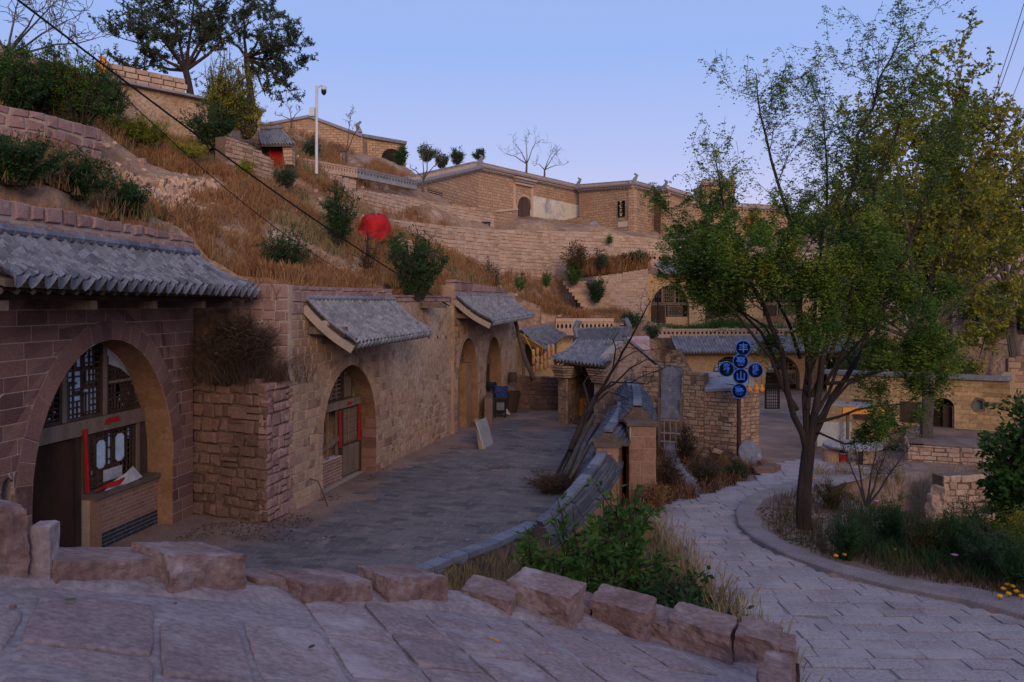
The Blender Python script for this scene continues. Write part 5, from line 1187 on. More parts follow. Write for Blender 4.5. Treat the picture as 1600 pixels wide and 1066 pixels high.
# brick pier and the small end pillar
for (cx, cy, wx, wy, z1) in ((3.14, 19.35, .62, .55, -2.98), (2.22, 18.62, .5, .3, -3.38)):
    block('pier_core', [(cx-wx/2, cy-wy/2), (cx+wx/2, cy-wy/2), (cx+wx/2, cy+wy/2), (cx-wx/2, cy+wy/2)], -5.4, z1, MORTAR, cw)
    for A, B in (((cx-wx/2, cy-wy/2), (cx+wx/2, cy-wy/2)), ((cx+wx/2, cy-wy/2), (cx+wx/2, cy+wy/2)), ((cx-wx/2, cy-wy/2), (cx-wx/2, cy+wy/2))):
        w = Wall(A, B, -5.4, face=((A[0]+B[0])/2*2-cx, (A[1]+B[1])/2*2-cy)); masonry(w, courses(w, z1+5.4, (.26, .34), (.3, .6), .012, rnd), [], REDW, cw, name='block', relief=(.008, .016), bev=.01, rnd=rnd)
    Geo().box((cx, cy, z1+.04), (wx+.14, wy+.14, .08)).out('pier_cap', DECK, cw)
# kerb wall under the paved yard, with its dark brick courses
kp = [(p.x, p.y) for p in YB[:3]]+[(1.0, 16.2)]
kw = thing('retaining_wall', C(760, 862), 'low dark brick retaining wall with a slab edge round the near corner of the courtyard', 'wall')
kpp = [(-1.9, 12.8)]+kp
for i in range(len(kpp)-1):
    w = Wall(kpp[i], kpp[i+1], -5.5, face=(3, 12)); backing('core', w, [(0, 0), (w.L, 0), (w.L, .86), (0, .86)], [], .3, MUDMORTAR, kw)
    masonry(w, courses(w, .88, (.085, .095), (.26, .34), .012, rnd), [], YARD, kw, name='brick', each=True, d0=-.05, relief=(.01, .02), bev=.006, rnd=rnd, limit=95)
    n_ = max(1, int(w.L/.42))
    for k in range(n_): Geo().box(w.p((k+.5)*w.L/n_, .935, -.08+rnd.uniform(-.02, .02)), (w.L/n_-.02, .30, .10), w.M(0, 0).to_3x3()).out('edge_slab', TILE, kw)

# timber poles leaning on the wall and the dead tree
for k, (a, b, r, ya, yb) in enumerate([((868, 772), (928, 650), .085, 0, 0), ((876, 770), (944, 660), .06, 0, 0), ((884, 765), (936, 662), .05, 0, 0), ((872, 760), (915, 640), .05, 0, 0), ((880, 758), (925, 655), .045, 0, 0), ((866, 748), (921, 640), .045, 0, 0)]):
    A = C(*a); B = V(b[0], b[1], A.y+3.6); m = [BARK_L, WOOD, BARK, BARK, BARK, BARK][k]
    tag(Geo().tube([A+Vector((0, 0, -.02)), A.lerp(B, .35)+Vector((.02, 0, .03)), A.lerp(B, .7)+Vector((-.02, 0, .02)), B], [r, r*.95, r*.85, r*.8], 8).out('timber_pole', m, label=['thickest grey timber pole, leaning low against the tiled courtyard wall', 'orange-ended timber pole resting nearest the stepped wall', 'dark pole lying between the thick pole and the wall', 'dark pole at the far left of the leaning bundle', 'thin dark pole in the middle of the leaning bundle', 'old brown pole on the courtyard side of the bundle'][k], cat='pole', group='timber poles leaning on the courtyard wall'))
DT = 22.0
def dp(l, r0, r1, y0=DT, dy=.5): return ([V(x, y, y0+dy*i) for i, (x, y) in enumerate(l)], r0, r1, 1)
dl_ = [dp([(893, 705), (902, 680), (912, 655), (922, 638), (930, 622)], .11, .075, 21.2, .25), dp([(930, 622), (945, 600), (965, 567), (985, 530), (1005, 492), (1017, 470)], .06, .012, 22.2, -.2), dp([(922, 638), (915, 610), (912, 600), (918, 590), (935, 585)], .045, .01, 22, .2),
       dp([(930, 622), (955, 597), (985, 598), (1010, 600), (1028, 592)], .04, .008, 22.2, .3), dp([(935, 615), (960, 600), (985, 575), (1010, 562), (1050, 566)], .04, .006, 22.2, -.1), dp([(945, 600), (958, 575), (962, 545), (957, 530), (968, 518)], .035, .008, 22, .2), dp([(925, 632), (950, 612), (975, 620), (1000, 640)], .035, .006, 22, -.2), dp([(985, 598), (1010, 585), (1045, 572), (1065, 575)], .02, .004, 22.5, 0), dp([(965, 567), (990, 550), (1030, 545), (1058, 552)], .02, .004, 22, .1)]
limb_tree('dead_tree', dl_, 'leafless dead tree leaning out over the tiled wall beside the timber poles', seed=5, barkm=BARK, leafm=None, nsub=(3, 3), sublen=.32, dens=4.5, levels=3, wander=.35, up=.1, rmin=.004)

# clutter in the far corner of the yard
def ground_q(px, py): return C(px, py)
g = Geo(); p = C(782, 652); st_ = thing('stove', p, 'dark metal stove on legs beside the low yard wall', 'stove')
g.box(p+Vector((0, 0, .48)), (.46, .4, .52)); g.out('firebox', BLACK, st_); Geo().box(p+Vector((0, 0, .78)), (.56, .5, .05)).out('stove_top', WOOD_DK, st_)
Geo().box(p+Vector((0, -.205, .46)), (.3, .012, .3)).out('stove_door', MATS['weathered_roof_tile'], st_)
for sx in (-1, 1):
    for sy in (-1, 1): Geo().box(p+Vector((sx*.2, sy*.16, .11)), (.05, .05, .24)).out('leg', BLACK, st_)
BLUEB = mat('blue_sack_cloth', [(.02, .03, .10), (.04, .06, .18)], 4, 20, .4, rand=.3)
tag(rock('sack', p+Vector((0, 0, .80)), (.55, .42, .42), .3, 61, m=BLUEB, amp=.7, n=7), label='crumpled dark blue sack lying on top of the stove', cat='sack')
tag(rock('sack', C(765, 645)+Vector((0, 0, 1.05)), (.6, .3, .22), .2, 62, m=BLACK, amp=.7, n=7), label='black bundle on the ledge left of the stove', cat='bundle')
tag(block('ledge', [C(757, 664)[:2], C(769, 664)[:2], C(771, 650)[:2], C(760, 650)[:2]], -4.6, -3.62, FIELD, None), label='stone ledge built against the third cave house', cat='ledge')
p = C(798, 644); g = Geo().lathe([(.26, 0), (.30, .2), (.36, .55), (.42, .85), (.40, .86), (.3, .5), (.05, .45)], p, 14); tag(g.out('basket', WOOD_DK), label='tall dark wicker basket between the stove and the yard wall', cat='basket')
tag(rock('bundle', C(788, 650), (.3, .3, .28), .3, 66, m=PAPER_W, amp=.9, n=6), label='small heap of pale rags at the foot of the stove', cat='rags')
STONEG = mat('pale_board', [(.24, .215, .20), (.33, .30, .28)], 2, 20, .2, rand=0)
q = [C(757, 702), C(771, 693)]; top = [V(745, 658, q[0].y+.5), V(760, 652, q[1].y+.6)]; g = Geo(); vs = q+top[::-1]; off = Vector((.05, .02, .01)); g.add([*vs, *[v-off for v in vs]], [(0, 1, 2, 3), (7, 6, 5, 4), (0, 4, 5, 1), (1, 5, 6, 2), (2, 6, 7, 3), (3, 7, 4, 0)])
tag(g.out('board', STONEG), label='pale stone slab leaning between the two arches of the third house', cat='slab')
tag(Geo().beam(C(751, 703), V(744, 655, 25.6), .12, .04).out('plank', WOOD), label='narrow plank leaning just left of the pale slab', cat='plank')
tag(Geo().tube([C(512, 792)+Vector((0, 0, .01)), V(497, 752, 17.9), V(484, 748, 18)], .012, 5).out('stick', WOOD_DK), label='thin dark stick leaning against the front of the second house', cat='stick')
p = V(801, 590, 34.2); tag(Geo().lathe([(.16, -.2), (.2, 0), (.17, .22), (.14, .22), (.14, .0)], p, 12).out('hanging_basket', WOOD_DK), label='dark basket hung at the right end of the third house front', cat='basket')
# crooked pole, porch with hanging gourds
tag(Geo().tube([V(805, 500, 34.2), V(812, 530, 34.1), V(820, 560, 34), V(834, 592, 33.9)], [.08, .085, .09, .1], 8).out('crooked_pole', BARK_L), label='pale crooked pole propping the end of the third house awning', cat='pole')
YEL = mat('yellow_rope', [(.42, .36, .06), (.5, .44, .1)], 3, 20, 0, rand=0)
tag(Geo().tube([V(818, 521, 34.2), V(835, 555, 34), V(853, 589, 33.8)], .018, 5).out('rope', YEL), label='yellow rope slanting from the awning down to the yard wall', cat='rope')
pc = thing('porch', V(850, 590, 38), 'porch beyond the yard wall with a slanted grey tiled roof and orange eave board', 'porch')
tile_roof(pc, V(812, 514, 40), V(860, 508, 41), V(850, 546, 36.5), V(884, 522, 38), 14, 12, TILE_FAR, each=False, sag=.08, rnd=rnd)
Geo().beam(V(804, 521, 39.5), V(848, 547, 36.6), .06, .28).out('eave_board', mat('orange_board', [(.42, .18, .04), (.52, .25, .07)], 3, 20, .2, rand=0), pc)
box_uv('porch_wall', XY(803, 41), XY(895, 41.2), -5.5, HY(512, 41), .3, OCHRE, pc)
for px in (818, 868): Geo().tube([V(px, 592, 38.6), V(px, 530, 38.8)], .07, 8).out('porch_post', WOOD, pc)
wbar('porch_window', Wall(XY(803, 40.9), XY(895, 41.1), -5.5), .5, 1.4, 2.2, 3.6, .0, .05, WOOD_DK, pc)
GOU = mat('tan_gourd', [(.42, .22, .10), (.55, .32, .17), (.5, .2, .1)], 3, 10, .2, rand=.6, contrast=.3)
k = 0
for cx in range(6):
    for cy in range(3):
        px, py = 834+cx*6+rnd.uniform(-1, 1), 552+cy*12+rnd.uniform(-2, 2)-(cx*1.8)
        if cx == 5 and cy == 2: continue
        c = V(px, py, 37-cx*.08); k += 1
        tag(Geo().lathe([(.02, .2), (.07, .16), (.085, .08), (.085, -.08), (.06, -.17), (.01, -.19)], c, 8).out('hanging_gourd', GOU, smooth=True), label='long tan gourd, %s row and %s string from the left, under the slanted porch roof' % (('top', 'middle', 'bottom')[cy], ('first', 'second', 'third', 'fourth', 'fifth', 'sixth')[cx]), cat='gourd', group='gourds hanging under the porch')
rubble_wall('terrace_wall', [XY(845, 41.5), XY(952, 42.5)], [HY(491, 41.5), HY(493, 42.5)], [-5.6, -5.6], [PLASTER][0], 'smooth tan terrace wall behind the gatehouse roof', ch=(.4, .5), ln=(1, 2), relief=(0, .01))
# pierced parapet with cross-shaped openings, then small tiled strip
def pierced(name, A, B, z, h, n, m, parent, label=None, th=.22, dark=DARKNESS):
    w = Wall(A, B, z); t = parent or thing(name, w.p(w.L/2, 0), label, 'parapet'); M3 = w.M(0, 0).to_3x3(); g = Geo(); pit = w.L/n
    g.box(w.p(w.L/2, h*.19, 0), (w.L, th, h*.38), M3); g.box(w.p(w.L/2, h*.77, 0), (w.L, th-.01, h*.12), M3); g.box(w.p(w.L/2, h*.91, 0), (w.L, th+.06, h*.18), M3); g.out('rails', m, t); st = Geo()
    for i in range(n):
        s = (i+.5)*pit; c = h*.53; q = pit*.17
        for (a, b, c0, c1) in ((i*pit, s-q*1.5, h*.24, h*.82), (s+q*1.5, (i+1)*pit, h*.24, h*.82), (s-q*1.5, s-q*.55, h*.24, c-h*.10), (s+q*.55, s+q*1.5, h*.24, c-h*.10), (s-q*1.5, s-q*.55, c+h*.10, h*.82), (s+q*.55, s+q*1.5, c+h*.10, h*.82)): st.box(w.p((a+b)/2, (c0+c1)/2, 0), (b-a, th-.02, c1-c0), M3)
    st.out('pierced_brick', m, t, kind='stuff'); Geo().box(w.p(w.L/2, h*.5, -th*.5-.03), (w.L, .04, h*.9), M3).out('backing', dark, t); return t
pierced('pierced_parapet', XY(868, 40), XY(958, 40.3), HY(524, 40), .85, 14, TANSTONE, None, 'pierced brick parapet behind the gatehouse roof')
# small bits: red and orange basket near the gate, striped cushion
FIRE = mat('orange_red_bag', [(.65, .10, .015), (.75, .28, .03), (.5, .04, .02)], 6, 14, .2, rand=0, contrast=.5)
tag(rock('bag', C(913, 651), (.5, .4, .75), .5, 71, m=FIRE, amp=.5, n=7), label='orange and red patterned bag standing inside the gatehouse passage', cat='bag')
CHK = mat('checked_cloth', [(.5, .45, .46), (.3, .12, .16)], 6, 6, 0, rand=0)
tag(rock('quilt', V(995, 555, 36), (1.1, .5, .85), .1, 72, m=CHK, amp=.4, n=6), label='checked quilt bundle on the roof right of the gatehouse', cat='quilt')
# ---------------------------------------------------------------- terraces, mansion and upper houses on the hill
rnd = random.Random(31)
def pw(px, py, Y): p = V(px, py, Y); return (p.x, p.y), p.z
def segwall(name, pts, m, label, depth_below, ch, ln, cat='retaining wall', **kw):
    'pts: (px, py_top, py_base, Y)'
    P = [XY(a, Y) for a, t, b, Y in pts]; tp = [HY(t, Y) for a, t, b, Y in pts]; bs = [HY(b, Y)-depth_below for a, t, b, Y in pts]
    return rubble_wall(name, P, tp, bs, m, label, ch=ch, ln=ln, **kw)
# purple terrace wall at the far left, with its mortar patches
segwall('terrace_wall', [(-60, 150, 225, 20.4), (70, 177, 240, 22.4), (158, 201, 262, 24.6)], SAND_TOP, 'purple stone terrace wall with wide pale mortar high at the left edge', .5, (.26, .34), (.35, .6), back=MORTAR, gap=.06, jit=.03, each=True, limit=110, relief=(.02, .06), bev=.03, cat='terrace wall')
segwall('terrace_wall', [(352, 212, 262, 31.5), (395, 228, 270, 33), (428, 252, 282, 34.5)], MIXED, 'short purple-tan terrace wall below the small red-doored gate', .5, (.14, .2), (.3, .55), each=True, limit=130, cat='terrace wall')
# dry-laid leaning stones on the slope
ds_ = thing('stone_bank', HP(270, 300), 'bank of dry-laid slanting stones in the middle of the left hillside', 'stone bank')
for r in range(6):
    for i in range(22):
        px = 196+i*6.6+rnd.uniform(-2, 2)+r*2; py = 283+r*9.0+(i*.35)+rnd.uniform(-2, 2); p = HP(px, py, 18)
        if p.y > 40: continue
        s = rnd.uniform(.16, .27); place('stone', rough_block(TANSTONE, i % 8, 3, .10, .10), p+Vector((0, -.12, -.02)), (s*.6, s, s*1.5), rnd.uniform(-.3, .3), ds_, (rnd.uniform(-.2, .2), rnd.uniform(-.8, .8)))
# upper and lower retaining walls of the big house
segwall('retaining_wall', [(476, 284, 332, 39), (560, 296, 345, 44), (640, 308, 352, 50), (700, 320, 356, 54), (772, 336, 362, 59)], TANSTONE, 'upper tan stone retaining wall rising under the big house terrace', 1.2, (.19, .25), (.4, .75), relief=(.01, .05), bev=.025, gap=.035, back=MORTAR)
segwall('retaining_wall', [(606, 342, 430, 42), (690, 352, 440, 47), (780, 359, 465, 52), (860, 361, 480, 56), (950, 363, 490, 59), (1060, 378, 500, 62), (1190, 396, 505, 64)], TANSTONE, 'long pale stone retaining wall carrying the terrace of the big house', 2, (.20, .27), (.42, .8), relief=(.01, .07), bev=.03, gap=.04, back=MORTAR)
rubble_wall('retaining_wall', [XY(926, 53.5), XY(962, 53.2), XY(1012, 53)], [HY(432, 53.5), HY(428, 53.2), HY(420, 53)], [-4.0]*3, TANSTONE, 'square tan stone wall block just left of the upper arched house', ch=(.16, .22), ln=(.35, .6), back=MORTAR)
ss = thing('stone_steps', V(905, 478, 53), 'worn stone steps beside the square wall block', 'steps')
for k in range(9): Geo().box(V(898+k*4.5, 438+k*5.5, 54.2-k*.1)-Vector((0, 0, .2)), (1.6, .6, .3)).out('step', TANSTONE, ss)

# big house
bh = thing('courtyard_house', V(850, 352, 68), 'large tan brick walled mansion with corbelled eaves along the skyline', 'house')
def hwall(a, b, m=TANBRICK, parent=bh, name='wall', th=.5, drop=1.5):
    'a, b: (px, py_top, py_base, Y) left then right'
    w = Wall(XY(a[0], a[3]), XY(b[0], b[3]), 0)
    pts = [w.p(0, HY(a[2], a[3])-drop), w.p(w.L, HY(b[2], b[3])-drop), w.p(w.L, HY(b[1], b[3])), w.p(0, HY(a[1], a[3]))]
    if w.flip: pts = [pts[1], pts[0], pts[3], pts[2]]
    uvquad(name, pts, m, parent, th); return w, HY(a[1], a[3]), HY(b[1], b[3])
def eaves(w, z0, z1, parent, m=TILE_FAR, teeth=True, h=.34):
    'projecting tiled coping with brick corbels'
    zz = lambda s: lerp(z0, z1, s/w.L)
    Geo().beam(w.p(-.1, z0+.12, -.05), w.p(w.L+.1, z1+.12, -.05), .95, .16).out('coping', m, parent)
    Geo().beam(w.p(-.02, z0-.02, .02), w.p(w.L+.02, z1-.02, .02), .5, .12).out('cornice', TANBRICK if False else TANSTONE, parent)
    Geo().beam(w.p(0, z0+.34, -.25), w.p(w.L, z1+.34, -.25), .35, .30).out('parapet', TANSTONE, parent)
    if teeth:
        st = Geo(); n = int(w.L/.36)
        for i in range(n): st.box(w.p((i+.5)*w.L/n, zz((i+.5)*w.L/n)-.13, .13), (.16, .22, .12), w.M(0, 0).to_3x3()); st.box(w.p((i+.5)*w.L/n, zz((i+.5)*w.L/n)+.52, -.25), (.22, .4, .10), w.M(0, 0).to_3x3())
        st.out('corbels', m, parent, kind='stuff')
wL = hwall((632, 291, 300, 53), (748, 263, 345, 64.5)); eaves(*wL, bh)
for (x0, x1, y0, y1) in ((640, 652, 290, 303), (668, 691, 294, 308)):
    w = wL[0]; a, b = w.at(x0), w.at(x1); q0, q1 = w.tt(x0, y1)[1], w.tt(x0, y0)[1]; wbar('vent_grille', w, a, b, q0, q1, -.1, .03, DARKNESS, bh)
    for k in range(5): wbar('grille_brick', w, a, b, lerp(q0, q1, (k+.3)/5), lerp(q0, q1, (k+.6)/5), .0, .06, TANSTONE, bh)
wF = hwall((748, 263, 350, 64.5), (912, 299, 357, 78)); eaves(*wF, bh)
w = wF[0]; da0, da1 = w.at(808), w.at(829); dz0, dz1 = w.tt(818, 350)[1], w.tt(818, 308)[1]
rec = arch((da0+da1)/2, (da1-da0)/2, dz1, dz1-.8, 1, 10, t0=dz0)
panel('door_recess', w, rec, .02, .3, WOOD_DK, bh); fr = arch((da0+da1)/2, (da1-da0)/2, dz1, dz1-.8, 1, 10, t0=dz0, off=.14)
g = Geo(); 
for i in range(1, len(fr)-2): g.beam(w.p(*fr[i], .04), w.p(*fr[i+1], .04), .16, .2)
g.beam(w.p(*fr[0], .04), w.p(*fr[1], .04), .16, .2); g.beam(w.p(*fr[-2], .04), w.p(*fr[-1], .04), .16, .2); g.out('door_arch', TANSTONE, bh)
hx0, hx1 = w.at(799), w.at(834); hz = w.tt(817, 278)[1]
for k in range(4): wbar('door_hood', w, hx0+.1*(3-k), hx1-.1*(3-k), hz-.7+k*.22, hz-.52+k*.22, -.1, .25+k*.12, [TANSTONE, TILE_FAR][k % 2], bh)
wbar('door_pilaster', w, hx0+.2, hx0+.5, dz0, hz-.7, -.1, .1, TANSTONE, bh); wbar('door_pilaster', w, hx1-.5, hx1-.2, dz0, hz-.7, -.1, .1, TANSTONE, bh)
STUC = mat('pale_stucco_panel', [(.46, .38, .29), (.56, .48, .385), (.6, .52, .42)], .5, 6, .2, rand=0, contrast=.3, stain=((.24, .235, .26), .28, .52, .62))
sx0, sx1 = w.at(833), w.at(904); panel('stucco_panel', w, [(sx0, w.tt(833, 352)[1]), (sx1, w.tt(904, 357)[1]), (sx1, w.tt(904, 321)[1]), (sx0, w.tt(833, 306)[1])], .03, .06, STUC, bh)
wbar('white_notice', w, w.at(828), w.at(831.5), dz0+.3, dz1-1.0, .0, .05, PAPER_W, bh)
wB = hwall((905, 297, 357, 76), (990, 291, 366, 71)); eaves(*wB, bh)
wC = hwall((990, 291, 366, 71), (1022, 299, 372, 75)); eaves(*wC, bh)
wD = hwall((1018, 302, 372, 76), (1040, 299, 374, 73.5)); eaves(*wD, bh)
wE = hwall((1040, 299, 376, 73.5), (1082, 311, 380, 78)); eaves(*wE, bh)
wG = hwall((1082, 322, 382, 79), (1230, 330, 400, 82)); eaves(*wG, bh, h=.3)
for px, py, Y in ((903, 286, 77), (991, 280, 71), (1038, 290, 73.5), (749, 252, 64.5)): 
    p = V(px, py, Y); Geo().tube([p-Vector((0, 0, .5)), p+Vector((.05, 0, 0)), p+Vector((.25, 0, .35)), p+Vector((0, 0, .5))], [.25, .2, .14, .08], 6).out('ridge_ornament', TILE_FAR, bh)
w = wB[0]; a, b = w.at(966.5), w.at(977); z0, z1 = w.tt(971, 339)[1], w.tt(971, 314)[1]
pl = wbar('plaque', w, a, b, z0, z1, .03, .12, SIGN, bh); GOLD = mat('gold_letters', [(.55, .40, .12), (.65, .48, .18)], 3, 20, 0, rand=0)
x_ = w.u if not w.flip else -w.u; X4 = Matrix((x_, Vector((0, 0, 1)), w.n)).transposed().to_4x4()
for k, s in enumerate('文镇大官'): text_mesh(s, (z1-z0)*.23, GOLD, w.p((a+b)/2, lerp(z1, z0, (k+.5)/4), .14), bh, bold=.008, X=X4)
wbar('painted_panel', w, w.at(966), w.at(982), w.tt(971, 355)[1], w.tt(971, 347)[1], -.1, .03, STUC, bh)
# round windowed tower block behind
tw = thing('roof_tower', V(1122, 320, 88), 'small square brick block rising above the mansion roofs behind the big tree', 'tower')
wT = hwall((1097, 288, 312, 88), (1148, 288, 312, 88), parent=tw, th=4); eaves(*wT, tw, h=.3)
# terrace block in front of the mansion and its step wall
fb = thing('entrance_block', V(775, 356, 60), 'square tan brick entrance block before the mansion door', 'wall')
hwall((706, 318, 345, 57), (776, 331, 362, 59.5), parent=fb, m=TANBRICK); wK = hwall((776, 331, 362, 59.5), (808, 328, 362, 62), parent=fb); Geo().beam(wK[0].p(0, wK[1]+.05, -.2), wK[0].p(wK[0].L, wK[2]+.05, -.2), .6, .14).out('coping', TANSTONE, fb)
hwall((790, 347, 362, 61), (860, 349, 360, 64), parent=fb)
db = thing('display_stand', V(757, 361, 58), 'small black display stand on the terrace before the mansion', 'stand')
p = V(757, 361, 57.8); Geo().box(p+Vector((0, 0, .62)), (.9, .5, .08)).out('roof', BLACK, db); Geo().box(p+Vector((0, 0, .38)), (.6, .4, .22)).out('case', MATS['weathered_roof_tile'], db)
for s in (-1, 1): Geo().box(p+Vector((s*.36, 0, .3)), (.1, .3, .6)).out('leg', BLACK, db)
p = V(928, 357, 70); tag(Geo().lathe([(.08, -.05), (.36, -.04), (.32, 0)], (0, 0, 0), 16).out('satellite_dish', MATS['weathered_roof_tile'], loc=None), label='pale round dish leaning on the mansion wall left of the black plaque', cat='dish')
sdish = bpy.data.objects['satellite_dish']; sdish.matrix_basis = Matrix.Translation(p+Vector((0, -.2, .3))) @ Matrix.Rotation(math.radians(75), 4, 'X')

# upper arched house and its tiled eaves (behind the tree)
uh = thing('arched_house', V(1140, 505, 56), 'ochre plastered cave house with wide round arches and a long tiled eave behind the tree', 'house')
U = Wall(XY(1012, 55.5), XY(1345, 57.5), HY(512, 55.5)); Ht = U.tt(1047, 428)[1]
UA = []
for xl, xr in ((1017, 1077), (1102, 1163), (1192, 1254), (1282, 1335)):
    a, b = U.at(xl), U.at(xr); UA.append(((a+b)/2, (b-a)/2, U.tt((xl+xr)/2, 446)[1]))
backing('facade', U, [(0, 0), (U.L, 0), (U.L, Ht), (0, Ht)], [arch(c, h_, t_, 1.3, 1, 14) for c, h_, t_ in UA], .8, OCHRE, uh)
for c, h_, t_ in UA:
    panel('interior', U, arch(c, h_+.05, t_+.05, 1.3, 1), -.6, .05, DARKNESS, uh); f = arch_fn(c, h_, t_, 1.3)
    reveal(U, c, h_, t_, 1.3, 1, 0, -.42, OCHRE, uh, n=16)
    Geo().box(U.p(c, 1.62, -.4), (h_*2, .1, .14), U.M(0, 0).to_3x3()).out('lintel_beam', WOOD, uh)
    for s in (c-h_*.32, c+h_*.32): wbar('mullion', U, s-.05, s+.05, 1.68, f(s), -.45, -.35, WOOD, uh)
    lattice(U, 'upper_lattice', c-h_*.3, c+h_*.3, 1.7, t_-.1, -.4, 6, 5, uh, th=.035, m=WOOD, frame=.06)
    lattice(U, 'side_lattice', c-h_+.05, c-h_*.34, 1.7, t_, -.4, 3, 3, uh, topf=f, th=.04, m=WOOD, frame=.06); lattice(U, 'side_lattice', c+h_*.34, c+h_-.05, 1.7, t_, -.4, 3, 3, uh, topf=f, th=.04, m=WOOD, frame=.06)
    lattice(U, 'lower_window', c-h_*.05, c+h_*.75, .78, 1.5, -.4, 8, 5, uh, th=.035, m=WOOD, frame=.06)
    wbar('apron', U, c-h_*.15, c+h_, 0, .74, -.5, -.28, OCHRE, uh)
    wbar('door', U, c-h_+.1, c-h_*.2, 0, 1.55, -.46, -.40, WOOD_DK, uh); wbar('door_post', U, c-h_*.2, c-h_*.12, 0, 1.55, -.46, -.34, WOOD, uh)
tile_roof(uh, U.p(.5, Ht+.72, -.05), U.p(U.L, Ht+.72, -.05), U.p(.6, Ht+.12, .95), U.p(U.L, Ht+.12, .95), 62, 4, TILE_FAR, each=True, sag=.05, rnd=rnd)
Geo().beam(U.p(.1, Ht+.62, .1), U.p(1.3, Ht-.02, 1.0), .3, .1).out('barge_board', WOOD_LT, uh)
pierced('pierced_parapet', U.p(0, 0, -.2)[:2], U.p(U.L, 0, -.2)[:2], U.z+Ht+.72, .75, 44, TANSTONE, uh)
# lamp post by the upper house
lp = thing('lamp_post', V(1028, 505, 53.5), 'short black lamp post before the first arch of the ochre house', 'lamp'); p = V(1028, 509, 53.5)
Geo().tube([p, p+Vector((0, 0, 1.9))], .05, 8).out('pole', BLACK, lp); Geo().box(p+Vector((0, 0, 2.0)), (.35, .25, .22)).out('lamp_head', BLACK, lp)
# lower house
lh = thing('arched_house', V(1130, 600, 50), 'lower cave house with a long grey tiled eave behind the round signs', 'house')
Lw = Wall(XY(1050, 49.5), XY(1330, 50.5), -5.52); Lt = Lw.tt(1100, 548)[1]; LA = []
for xl, xr in ((1112, 1166), (1196, 1250), (1280, 1325)): a, b = Lw.at(xl), Lw.at(xr); LA.append(((a+b)/2, (b-a)/2, Lw.tt((xl+xr)/2, 557)[1]))
backing('facade', Lw, [(0, 0), (Lw.L, 0), (Lw.L, Lt), (0, Lt)], [arch(c, h_, t_, .7, 1, 14) for c, h_, t_ in LA], .8, OCHRE, lh)
for c, h_, t_ in LA:
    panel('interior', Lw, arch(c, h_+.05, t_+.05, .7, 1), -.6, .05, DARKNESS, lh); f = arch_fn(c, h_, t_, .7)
    Geo().box(Lw.p(c, 1.1, -.4), (h_*2, .1, .12), Lw.M(0, 0).to_3x3()).out('lintel_beam', WOOD, lh)
    lattice(Lw, 'upper_lattice', c-h_+.05, c+h_-.05, 1.15, t_, -.4, 8, 4, lh, topf=f, th=.04, m=WOOD, frame=.06); panel('pane', Lw, [(c-h_*.7, 1.2), (c-.2, 1.2), (c-.2, 1.7), (c-h_*.6, 1.7)], -.44, .01, PAPER, lh)
    lattice(Lw, 'lower_window', c, c+h_-.1, .3, 1.05, -.4, 7, 5, lh, th=.035, m=WOOD, frame=.06)
tile_roof(lh, Lw.p(0, Lt+.85, -.3), Lw.p(Lw.L, Lt+.85, -.3), Lw.p(0, Lt+.02, 1.0), Lw.p(Lw.L, Lt+.02, 1.0), 60, 5, TILE_FAR, each=True, sag=.06, rnd=rnd)
for i in range(40): Geo().box(Lw.p(.2+i*.28, Lt-.12, .75), (.08, .4, .08), Lw.M(0, 0).to_3x3()).out('rafter', WOOD_DK, lh)
pierced('pierced_parapet', Lw.p(-.8, 0, -.4)[:2], Lw.p(Lw.L, 0, -.4)[:2], Lw.z+Lt+.8, .55, 46, TANSTONE, lh)
for px in (1060, 1106): p = V(px, 600, 47.5); tag(Geo().tube([G(px, 600), V(px, 548, G(px, 600).y)], .06, 8).out('timber_post', WOOD), label={1060: 'thin timber post left of the lower house arch', 1106: 'timber post directly beside the first arch of the lower house'}[px], cat='post')
rubble_wall('broken_wall', [XY(1040, 44), XY(1058, 43.5), XY(1082, 43)], [HY(556, 44), HY(545, 43.5), HY(592, 43)], [-5.6]*3, MIXED, 'broken stepped wall at the left end of the lower house', ch=(.16, .24), ln=(.3, .5))
gt = thing('lattice_gate', G(1206, 642), 'dark lattice gate leaf standing between the hut and the big tree', 'gate'); p = G(1206, 642); LG = Wall(XY(1195, p.y), XY(1218, p.y), p.z)
lattice(LG, 'gate_leaf', 0, LG.L, .1, 1.35, 0, 7, 8, gt, th=.03, m=BLACK, frame=.06)

# yellow brick house at the right with its arched door and pentagonal window
yh = thing('brick_house', G(1500, 700), 'yellow brick house with a dark arched door and a pentagonal window at the right', 'house')
YW = Wall(XY(1292, 32.4), XY(1578, 29.4), -5.6); YH = YW.tt(1500, 592)[1]
wx0, wx1 = YW.at(1457), YW.at(1491); dz0 = YW.tt(1475, 691)[1]; dz1 = YW.tt(1475, 622)[1]; dc = (wx0+wx1)/2; dhw = (wx1-wx0)/2
YD = arch(dc, dhw, dz1, dz1-.35, 1, 12, t0=dz0)
pg = [(YW.at(x), YW.tt(x, y)[1]) for x, y in ((1519, 632), (1525, 643), (1538, 641), (1537, 625), (1526, 623))]
if area(pg) < 0: pg = pg[::-1]
ps_ = [[(0, 0), (YW.L, 0), (YW.L, YH), (0, YH)]]
for h in (YD if area(YD) > 0 else YD[::-1], pg): ps_ = [q for p in ps_ for q in subtract(p, h)]
k = 0
for q in ps_:
    pts = [YW.p(a, t) for a, t in q]; pts = pts if not YW.flip else pts[::-1]; uvquad('wall', pts, YBRICK, yh, .5)
panel('door_recess', YW, arch(dc, dhw+.03, dz1+.03, dz1-.35, 1, 12, t0=dz0), -.32, .1, DARKNESS, yh)
